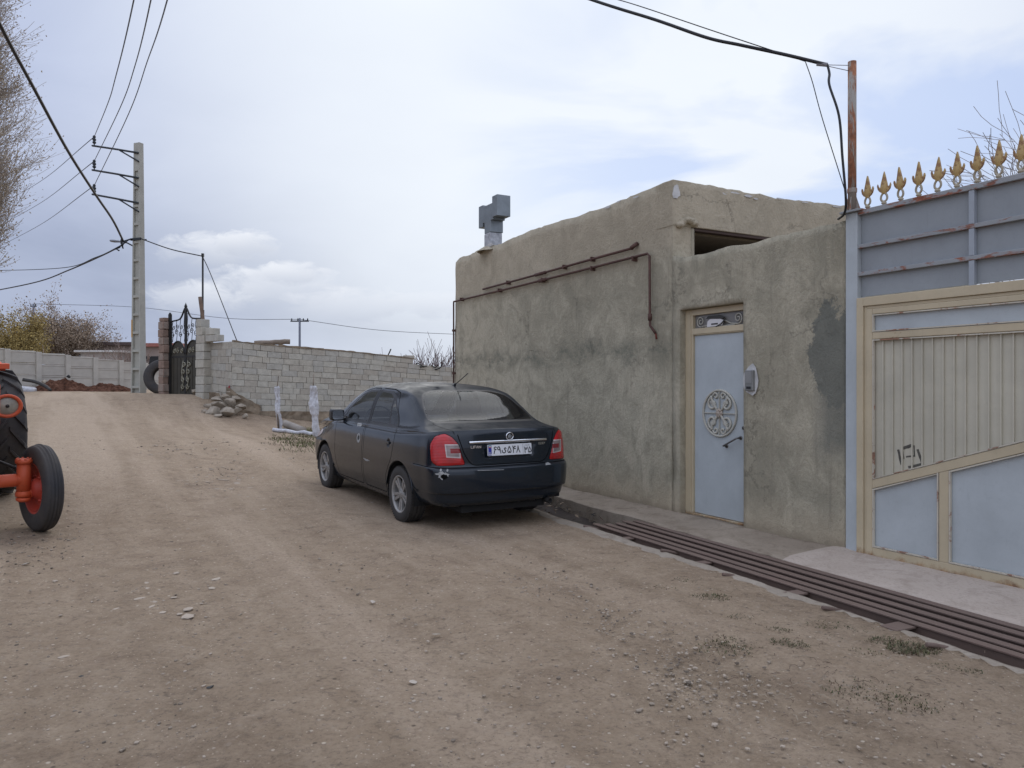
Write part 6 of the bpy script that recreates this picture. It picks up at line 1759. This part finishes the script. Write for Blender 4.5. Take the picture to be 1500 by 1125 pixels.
# ---------------------------------------------------------------- trees
def limb(mb, p, d, L, r, depth, R, spread, nch, up=.0, seg=4, rmin=.004, mi=0, wob=.12, tips=None, shrink=(.55, .8)):
    pts = [p]; rad = [r]; q = p.copy(); dd = d.normalized()
    for i in range(seg):
        dd = (dd+V((R.gauss(0, wob), R.gauss(0, wob), R.gauss(0, wob)+up))).normalized()
        q = q+dd*(L/seg); pts.append(q.copy()); rad.append(max(rmin, r*(1-.75*(i+1)/seg)))
    mb.tube(pts, rad, 5 if r > .04 else 3, mi, cap=False)
    if tips is not None and depth <= 1: tips.extend(pts[1:])
    if depth <= 0: return
    for k in range(nch):
        f = R.uniform(.22, 1.)
        i = min(seg-1, int(f*seg)); b = pts[i].lerp(pts[i+1], f*seg-i)
        ax = V((R.gauss(0, 1), R.gauss(0, 1), R.gauss(0, .6)))
        t = (pts[i+1]-pts[i]).normalized(); ax = (ax-t*ax.dot(t)).normalized()
        nd = (t*math.cos(spread)+ax*math.sin(spread)).normalized()
        limb(mb, b, nd, L*R.uniform(*shrink), max(rmin, rad[i]*.6), depth-1, R, spread, max(2, nch-1 if depth > 1 else nch), up, max(2, seg-1), rmin, mi, wob, tips, shrink)
def bark(name, col, col2=None): return simple(name, col, .95, var=.4, scale=10, col2=col2)
def leaves(mb, tips, n, R, size, mi=0, spread=.15):
    for _ in range(n):
        p = R.choice(tips)+V((R.gauss(0, spread), R.gauss(0, spread), R.gauss(0, spread)))
        a = V((R.gauss(0, 1), R.gauss(0, 1), R.gauss(0, 1))).normalized(); b = a.orthogonal().normalized(); s = size*R.uniform(.6, 1.4)
        mb.add([p-a*s, p+b*s*.5, p+a*s, p-b*s*.5], [(0, 1, 2, 3)], mi)
# the poplar at the left edge: upright twigs still brown with catkins and buds
def poplar():
    R = random.Random(11); Y = 32.; base = at(-62, 560, Y); base.z = 1.0
    e = empty('poplar_tree', 'tall bare poplar with dense upright brown twigs at the left edge', 'tree', base)
    mb = MB(); Ht = 21.
    tp = [V((.15*math.sin(z*.4), .12*math.cos(z*.3), z)) for z in np.linspace(-.5, Ht, 16)]
    mb.tube(tp, [.34*(1-.93*i/15) for i in range(16)], 9); mb.build('trunk', bark('poplar_bark', (.26, .235, .20)), e)
    mb = MB(); tips = []
    for k in range(330):
        z = R.uniform(4.2, Ht*.98); f = z/Ht; a = R.uniform(0, 2*PI)
        rad = 2.45*(1-(max(0, f-.45)/.6)**1.7)*min(1, .55+(z-4)/6)
        t = tp[min(15, int(f*15))]
        d = V((math.cos(a), math.sin(a), R.uniform(.9, 1.7)))
        limb(mb, V((t.x, t.y, z)), d, rad*R.uniform(.85, 1.25), .05*(1.15-f), 2, R, .44, 7, .10, 5, .007, 0, .10, tips)
    mb2 = mb
    mb.build('branches', bark('poplar_twig', (.40, .34, .27)), e)
    mb = MB(); leaves(mb, tips, 52000, R, .045, 0, .16); leaves(mb, tips, 16000, R, .045, 1, .20)
    mb.build('crown', [simple('brown_buds', (.43, .35, .26), .9, var=.3, scale=.6), simple('ochre_buds', (.46, .38, .24), .9, var=.4, scale=.5)], e)
poplar()
def bush(name, lab, cat, base, Ht, W, seed, n, colr, twig, leafn, leafc, depth=2, up=.12, r0=.05, spread=.5, lsize=.06, group=None, shape=1., rmin=.007, nch=5):
    R = random.Random(seed); e = empty(name, lab, cat, base, 0, group)
    mb = MB(); tr = MB(); tips = []
    if shape < 1.5:
        tr.tube([(0, 0, -.3), (.03, 0, Ht*.12), (.0, .04, Ht*.30)], [r0*2.6, r0*2.1, r0*1.6], 7); tr.build('trunk', bark(name+'_bark', twig), e)
    for k in range(n):
        a = R.uniform(0, 2*PI); sp = R.random()**.6
        h0 = Ht*R.uniform(.05, .3) if shape < 1.5 else 0
        x0 = V((0, 0, h0)) if shape < 1.5 else V((math.cos(a)*W*.75*sp, math.sin(a)*W*.75*sp, -.05))
        d = V((math.cos(a)*sp*W/Ht*1.5, math.sin(a)*sp*W/Ht*1.5, 1)) if shape < 1.5 else V((R.gauss(0, .25), R.gauss(0, .25), 1))
        limb(mb, x0, d, Ht*(1-.35*sp)*.72*R.uniform(.8, 1.1), r0, depth, R, spread, nch, up, 4, rmin, 0, .13, tips, (.4, .65))
    mb.build('branches', bark(name+'_twig', colr), e)
    if leafn:
        mb = MB(); leaves(mb, tips, leafn, R, lsize, 0, .22); leaves(mb, tips, leafn//3, R, lsize, 1, .25)
        mb.build('crown', [simple(name+'_leaf', leafc, .9, var=.45, scale=.9), simple(name+'_leaf_light', tuple(min(1, x*1.5) for x in leafc), .9, var=.3)], e)
    return e
b = at(22, 545, 46.); bush('willow_tree', 'yellow green budding willow behind the concrete fence', 'tree', (b.x, b.y, .9), 3.9, 3.0, 21, 26, (.22, .16, .07), (.2, .15, .08), 24000, (.34, .25, .085), r0=.045, lsize=.055)
b = at(-25, 545, 49.); bush('willow_tree', 'paler straw coloured willow at the far left edge behind the fence', 'tree', (b.x, b.y, .9), 4.2, 2.4, 23, 22, (.25, .18, .10), (.2, .15, .08), 6000, (.36, .27, .11), r0=.045, lsize=.07)
b = at(100, 540, 50.); bush('bare_tree', 'round bare brown tree behind the concrete fence', 'tree', (b.x, b.y, .8), 5.0, 2.9, 22, 34, (.34, .26, .19), (.2, .15, .11), 15000, (.33, .25, .175), r0=.05, lsize=.06)
b = at(152, 540, 55.); bush('bare_tree', 'smaller bare brown tree right of the round one behind the fence', 'tree', (b.x, b.y, .8), 4.0, 1.8, 25, 22, (.34, .26, .20), (.2, .15, .11), 3000, (.34, .26, .19), r0=.04, lsize=.06)
for k, (px, Y, Ht, W, lab) in enumerate(((66, 36, 2.2, 1.5, 'low pale brown thicket just behind the fence, left'), (88, 37, 2.0, 1.2, 'low grey brush between the thicket and the reddish shrub'), (128, 38, 2.3, 1.7, 'reddish bare shrub behind the middle of the fence'), (152, 38, 2.2, 1.4, 'tangled bare shrub by the fence before the far house'), (180, 37, 2.7, 1.5, 'taller spindly bare shrub just left of the concrete pole'))):
    b = at(px, 545, Y); bush('bare_shrub', lab, 'shrub', (b.x, b.y, .9), Ht, W, 30+k, 34, (.33, .25, .205), (.2, .15, .1), 0, None, 2, .06, .02, .55, shape=2., rmin=.009)
b = at(640, 545, 27.5); bush('bare_shrub', 'purple brown bare shrub behind the right end of the block wall', 'shrub', (b.x, b.y, .1), 3.1, 1.4, 41, 46, (.17, .115, .11), (.2, .15, .1), 0, None, 2, .08, .022, .5, shape=2., rmin=.007)
b = at(585, 545, 30.); bush('bare_shrub', 'sparse bare twigs showing over the wall beside the loose blocks', 'shrub', (b.x, b.y, .2), 2.6, 1., 43, 14, (.19, .14, .12), (.2, .15, .1), 0, None, 2, .08, .02, .5, shape=2., rmin=.007)
# the tree behind the gate
def gatetree():
    R = random.Random(5); base = V((9.4, 12.2, 0)); e = empty('bare_tree', 'bare winter tree with long pale twigs showing above the gate spearheads', 'tree', base)
    mb = MB(); mb.tube([(0, 0, -.2), (.05, 0, 1.2), (-.05, .05, 2.4), (-.12, 0, 3.2)], [.16, .13, .11, .09], 8); mb.build('trunk', bark('pale_bark', (.26, .22, .19)), e)
    mb = MB()
    for (dx, dy, dz, L) in ((-1.0, -.1, .95, 2.6), (-.8, -.3, 1.3, 2.5), (-.5, .2, 1.7, 2.7), (.3, .2, 1.6, 2.4), (.8, -.3, 1.2, 2.2), (-1.25, .1, .62, 2.4), (-.2, -.6, 1.4, 2.5), (-.95, .0, 1.15, 2.3), (-1.1, .2, .8, 2.5), (-1.15, -.2, 1.1, 2.6), (-.7, .1, 1.5, 2.7), (-1.4, 0, .75, 2.2)):
        limb(mb, V((-.1, 0, 2.5+R.random()*.6)), V((dx, dy, dz)), L*.68, .036, 2, R, .62, 9, .03, 6, .0045, 0, .10)
    mb.build('branches', bark('pale_twig', (.28, .23, .20)), e)
gatetree()
# distant poles
def farpole(px, top, Y, lab, arm=True, r=.11):
    b = at(px, 560, Y); t = at(px, top, Y); e = empty('distant_pole', lab, 'pole', (b.x, b.y, .3))
    mb = MB(); mb.tube([(0, 0, 0), (0, 0, t.z-.3)], [r, r*.8], 8); mb.build('shaft', simple('distant_pole_grey', (.16, .17, .20), .8), e)
    mb = MB(); z = t.z-.3-.25; mb.box(-.75 if arm else -.3, .75 if arm else .3, -.05, .05, z-.05, z+.05)
    for x in ((-.65, -.15, .3, .65) if arm else (-.25, .2)): mb.lathe([(.04, 0), (.06, .1), (.02, .2)], 6, Tr(x, 0, z+.05))
    mb.build('cross_arm', M_ARM, e); return t
t1 = farpole(439, 466, 62., 'far grey power pole standing beyond the block wall')
t2 = farpole(49, 445, 75., 'thin distant pole above the yellow willow', False, .12)
cable([t1+V((0, 0, -.1)), at(560, 484, 68), at(700, 491, 75)], .022, 'faint far wire running right from the distant pole', 'wire', M_THIN)
cable([t1+V((0, 0, -.1)), at(330, 466, 70), at(200, 450, 80), t2], .022, 'faint far wire strung between the two distant poles', 'wire', M_THIN)

# ---------------------------------------------------------------- gravel, litter, grass
def gravel():
    R = random.Random(3); base = []
    for s_ in range(5):
        bm = bmesh.new(); bmesh.ops.create_icosphere(bm, subdivisions=1, radius=1); r2 = random.Random(s_)
        for v in bm.verts: v.co *= r2.uniform(.7, 1.15)
        bm.verts.index_update(); base.append(([v.co.copy() for v in bm.verts], [[v.index for v in f.verts] for f in bm.faces])); bm.free()
    mb = MB()
    def put(x, y, s, mi, flat=.55):
        vs, fs = R.choice(base); M = Tr(x, y, hz(x, y)+s*.02) @ Rz(R.uniform(0, 6.3)) @ Matrix.Diagonal((s*R.uniform(.8, 1.3), s*R.uniform(.6, 1.), s*flat, 1))
        mb.add(vs, fs, mi, False, M)
    def ok(x, y):
        p = WMi @ V((x, y, 0)); return not (-5.2 < p.x < 9.5 and p.y < nnear(p.x)+.22)
    for _ in range(5200):
        Y = 2.3+12*R.random()**1.6; X = R.uniform(-.75, .72)*Y
        if ok(X, Y): put(X, Y, .003+.009*R.random()**3*(1+Y*.08), R.choice((0, 0, 1, 0, 2, 2)))
    # drifts of loose stones between the wheel tracks
    for (px, py, sx, sy, n) in ((890, 905, 18, 14, 140), (1010, 985, 60, 30, 260), (1060, 1015, 50, 22, 150), (960, 945, 45, 22, 170), (830, 860, 30, 12, 120), (780, 850, 40, 16, 90), (340, 690, 70, 14, 200), (230, 650, 70, 20, 160), (380, 680, 30, 10, 130), (150, 700, 60, 25, 120), (30, 800, 40, 24, 240), (120, 790, 40, 14, 120), (640, 820, 160, 40, 160), (300, 1000, 200, 60, 200)):
        for _ in range(n):
            x = px+R.gauss(0, sx); y = max(600, py+R.gauss(0, sy)); Y = EYE*FX/(y-CY)
            for _k in range(3): X = (x-CX)/FX*Y; Y = (EYE-hz(X, Y))*FX/(y-CY)
            X = (x-CX)/FX*Y
            if ok(X, Y) and Y < 24: put(X, Y, (.003+.013*R.random()**3.5)*(1+max(0, Y-6)*.10), R.choice((0, 1, 2, 2, 3) if px != 30 else (3, 3, 0)))
    for _ in range(330):   # pale flat chips trodden into the road
        py = R.choice((690, 690, 655, 640, 720)) + R.gauss(0, 14); px = (350 if py > 670 else 280)+R.gauss(0, 75); Y = EYE*FX/(max(py, 610)-CY)
        for _k in range(3): X = (px-CX)/FX*Y; Y = (EYE-hz(X, Y))*FX/(max(py, 610)-CY)
        X = (px-CX)/FX*Y
        if Y < 24: put(X, Y, R.uniform(.012, .055)*R.uniform(.5, 1), 2, .18)
    tag(mb.build('gravel', [simple('gravel_tan', (.30, .245, .185), .95), simple('gravel_brown', (.20, .16, .12), .95), simple('gravel_pale', (.40, .33, .255), .95), simple('gravel_dark', (.15, .12, .09), .95)]), 'loose gravel scattered over the dirt road', 'gravel', kind='stuff')
    # larger single stones lying flat
    for k, (px, py, s, lab) in enumerate(((546, 883, .050, 'flat white stone alone in the middle of the road'), (640, 930, .045, 'pale flat stone on the road below the white one'), (605, 1000, .055, 'grey triangular stone low in the middle foreground'), (118, 992, .03, 'small dark stone in the left foreground'), (308, 1007, .035, 'dark lump of earth in the foreground left of centre'), (836, 867, .03, 'little pale stone by the drift of gravel behind the car'), (40, 827, .06, 'thin pale slab left of the tractor wheel track'), (1080, 905, .03, 'brownish stone between grass tufts right of the gravel'), (380, 700, .06, 'pale flat stone on the road left of the car'), (385, 815, .04, 'cream flat pebble left of centre on the road'))):
        Y = EYE*FX/(py-CY)
        for _k in range(3): X = (px-CX)/FX*Y; Y = (EYE-hz(X, Y))*FX/(py-CY)
        mb = MB(); stone(mb, (0, 0, 0), s*.75, 200+k, .16); o = mb.build('stone', M_IRON if 'dark' in lab else [simple('pale_stone', (.46, .40, .33), .9), M_STONE][k % 2 == 1]); o.location = (X, Y, hz(X, Y)+s*.12); tag(o, lab, 'stone')
gravel()
def grass():
    R = random.Random(9); mb = MB()
    def tuft(px, py, rad, n, h, cols):
        Y = EYE*FX/(py-CY)
        for _k in range(4): X = (px-CX)/FX*Y; Y = (EYE-hz(X, Y))*FX/(py-CY)
        for _ in range(n):
            a = R.uniform(0, 6.3); r = rad*R.random()**.6; x = X+r*math.cos(a)*1.5; y = Y+r*math.sin(a); z = hz(x, y)
            d = V((R.gauss(0, .7), R.gauss(0, .7), 1)).normalized()*h*R.uniform(.5, 1.2); w = V((-d.y, d.x, 0)); w = (w.normalized() if w.length > 1e-6 else V((1, 0, 0)))*(.0022+.0006*Y*.5)
            p = V((x, y, z-.002)); m_ = p+d*.55+V((0, 0, h*.12)); t = p+d+V((d.x*.4, d.y*.4, -h*.1))
            mb.add([p-w, p+w, m_+w*.7, m_-w*.7, t], [(0, 1, 2, 3), (3, 2, 4)], R.choice(cols))
    for (px, py, rad, n, h) in ((1150, 943, .07, 120, .035), (1168, 948, .05, 70, .03), (1040, 876, .10, 130, .03), (1010, 850, .08, 70, .025), (1085, 905, .06, 60, .02), (1215, 917, .09, 110, .03), (1265, 925, .07, 90, .025), (1298, 941, .07, 130, .035), (1338, 953, .10, 240, .045), (1300, 975, .06, 60, .025), (1385, 978, .05, 60, .025), (1420, 985, .05, 60, .025), (1215, 935, .06, 60, .02), (1090, 940, .14, 120, .022), (1110, 925, .1, 80, .02), (1140, 925, .06, 70, .03), (1270, 1010, .15, 90, .02), (1330, 1030, .12, 70, .02), (1060, 950, .12, 80, .018)):
        tuft(px, py, rad, n*2, h*.75, (0, 0, 1, 2, 4)); [tuft(px+R.gauss(0, 30), py+R.gauss(0, 8), rad*.7, n//3, h*.5, (2, 4, 1)) for _ in range(2)]
    # green verge before the block wall and the rubble
    for _ in range(60): tuft(R.uniform(418, 480), R.gauss(638, 9), .34, 50, .075, (0, 1, 3, 2, 2))
    for _ in range(40): tuft(R.gauss(300, 26), R.gauss(601, 6), .28, 70, .09, (0, 1, 3, 3))
    for _ in range(40): tuft(R.uniform(300, 440), 610+R.uniform(-4, 24), .3, 40, .07, (2, 2, 1, 0))
    for _ in range(14): tuft(R.uniform(232, 300), 581+R.uniform(-2, 5), .25, 50, .07, (0, 2))
    tag(mb.build('grass', [simple('grass_green', (.085, .088, .040), .9), simple('grass_olive', (.12, .11, .045), .9), simple('grass_straw', (.24, .19, .12), .9), simple('grass_fresh', (.11, .15, .035), .9), simple('grass_brown', (.13, .085, .05), .9)]), 'sparse grass tufts and weeds on the verges', 'grass', kind='stuff')
grass()
def litter():
    R = random.Random(4)
    mb = MB()   # leaves, mulch and twigs choking the drain behind the car
    for _ in range(700):
        u = R.gauss(4.5, .75); n = R.uniform(nfar(u)-.02, nnear(u)+.03); p = V((u, n, -.10+.10*math.exp(-((u-4.6)/.9)**2)+R.uniform(0, .07)))
        if u < 2.2: continue
        a = R.uniform(0, 6.3); L_ = R.uniform(.01, .045); d = V((math.cos(a), math.sin(a), R.gauss(0, .3)))*L_; w = V((-math.sin(a), math.cos(a), R.gauss(0, .3)))*L_*R.uniform(.2, .6)
        mb.add([p-d, p+w, p+d, p-w], [(0, 1, 2, 3)], R.choice((0, 1, 2)))
    o = mb.build('leaf_litter', [simple('litter_brown', (.09, .06, .04), .9), simple('litter_straw', (.24, .18, .12), .9), simple('litter_dark', (.03, .025, .02), .9)]); o.matrix_world = WM
    tag(o, 'dead leaves and twigs choking the open drain', 'litter', kind='stuff')
    mb = MB()   # dry straw and twigs on the verge
    for _ in range(170):
        px, py = R.gauss(1190, 110), R.gauss(1000, 40)
        Y = EYE*FX/(max(py, 880)-CY); X = (px-CX)/FX*Y; a = R.uniform(0, 6.3); L_ = R.uniform(.015, .06)
        p0 = V((X, Y, hz(X, Y)+.006)); p1 = p0+V((math.cos(a)*L_, math.sin(a)*L_, R.uniform(0, .008))); mb.tube([p0, p0.lerp(p1, .5)+V((.006, .004, .006)), p1], .0016, 4, R.choice((0, 1)))
    tag(mb.build('straw', [simple('straw_pale', (.36, .30, .22), .9), simple('straw_brown', (.16, .11, .075), .9)]), 'dry straw and twigs strewn over the verge', 'straw', kind='stuff')
litter()
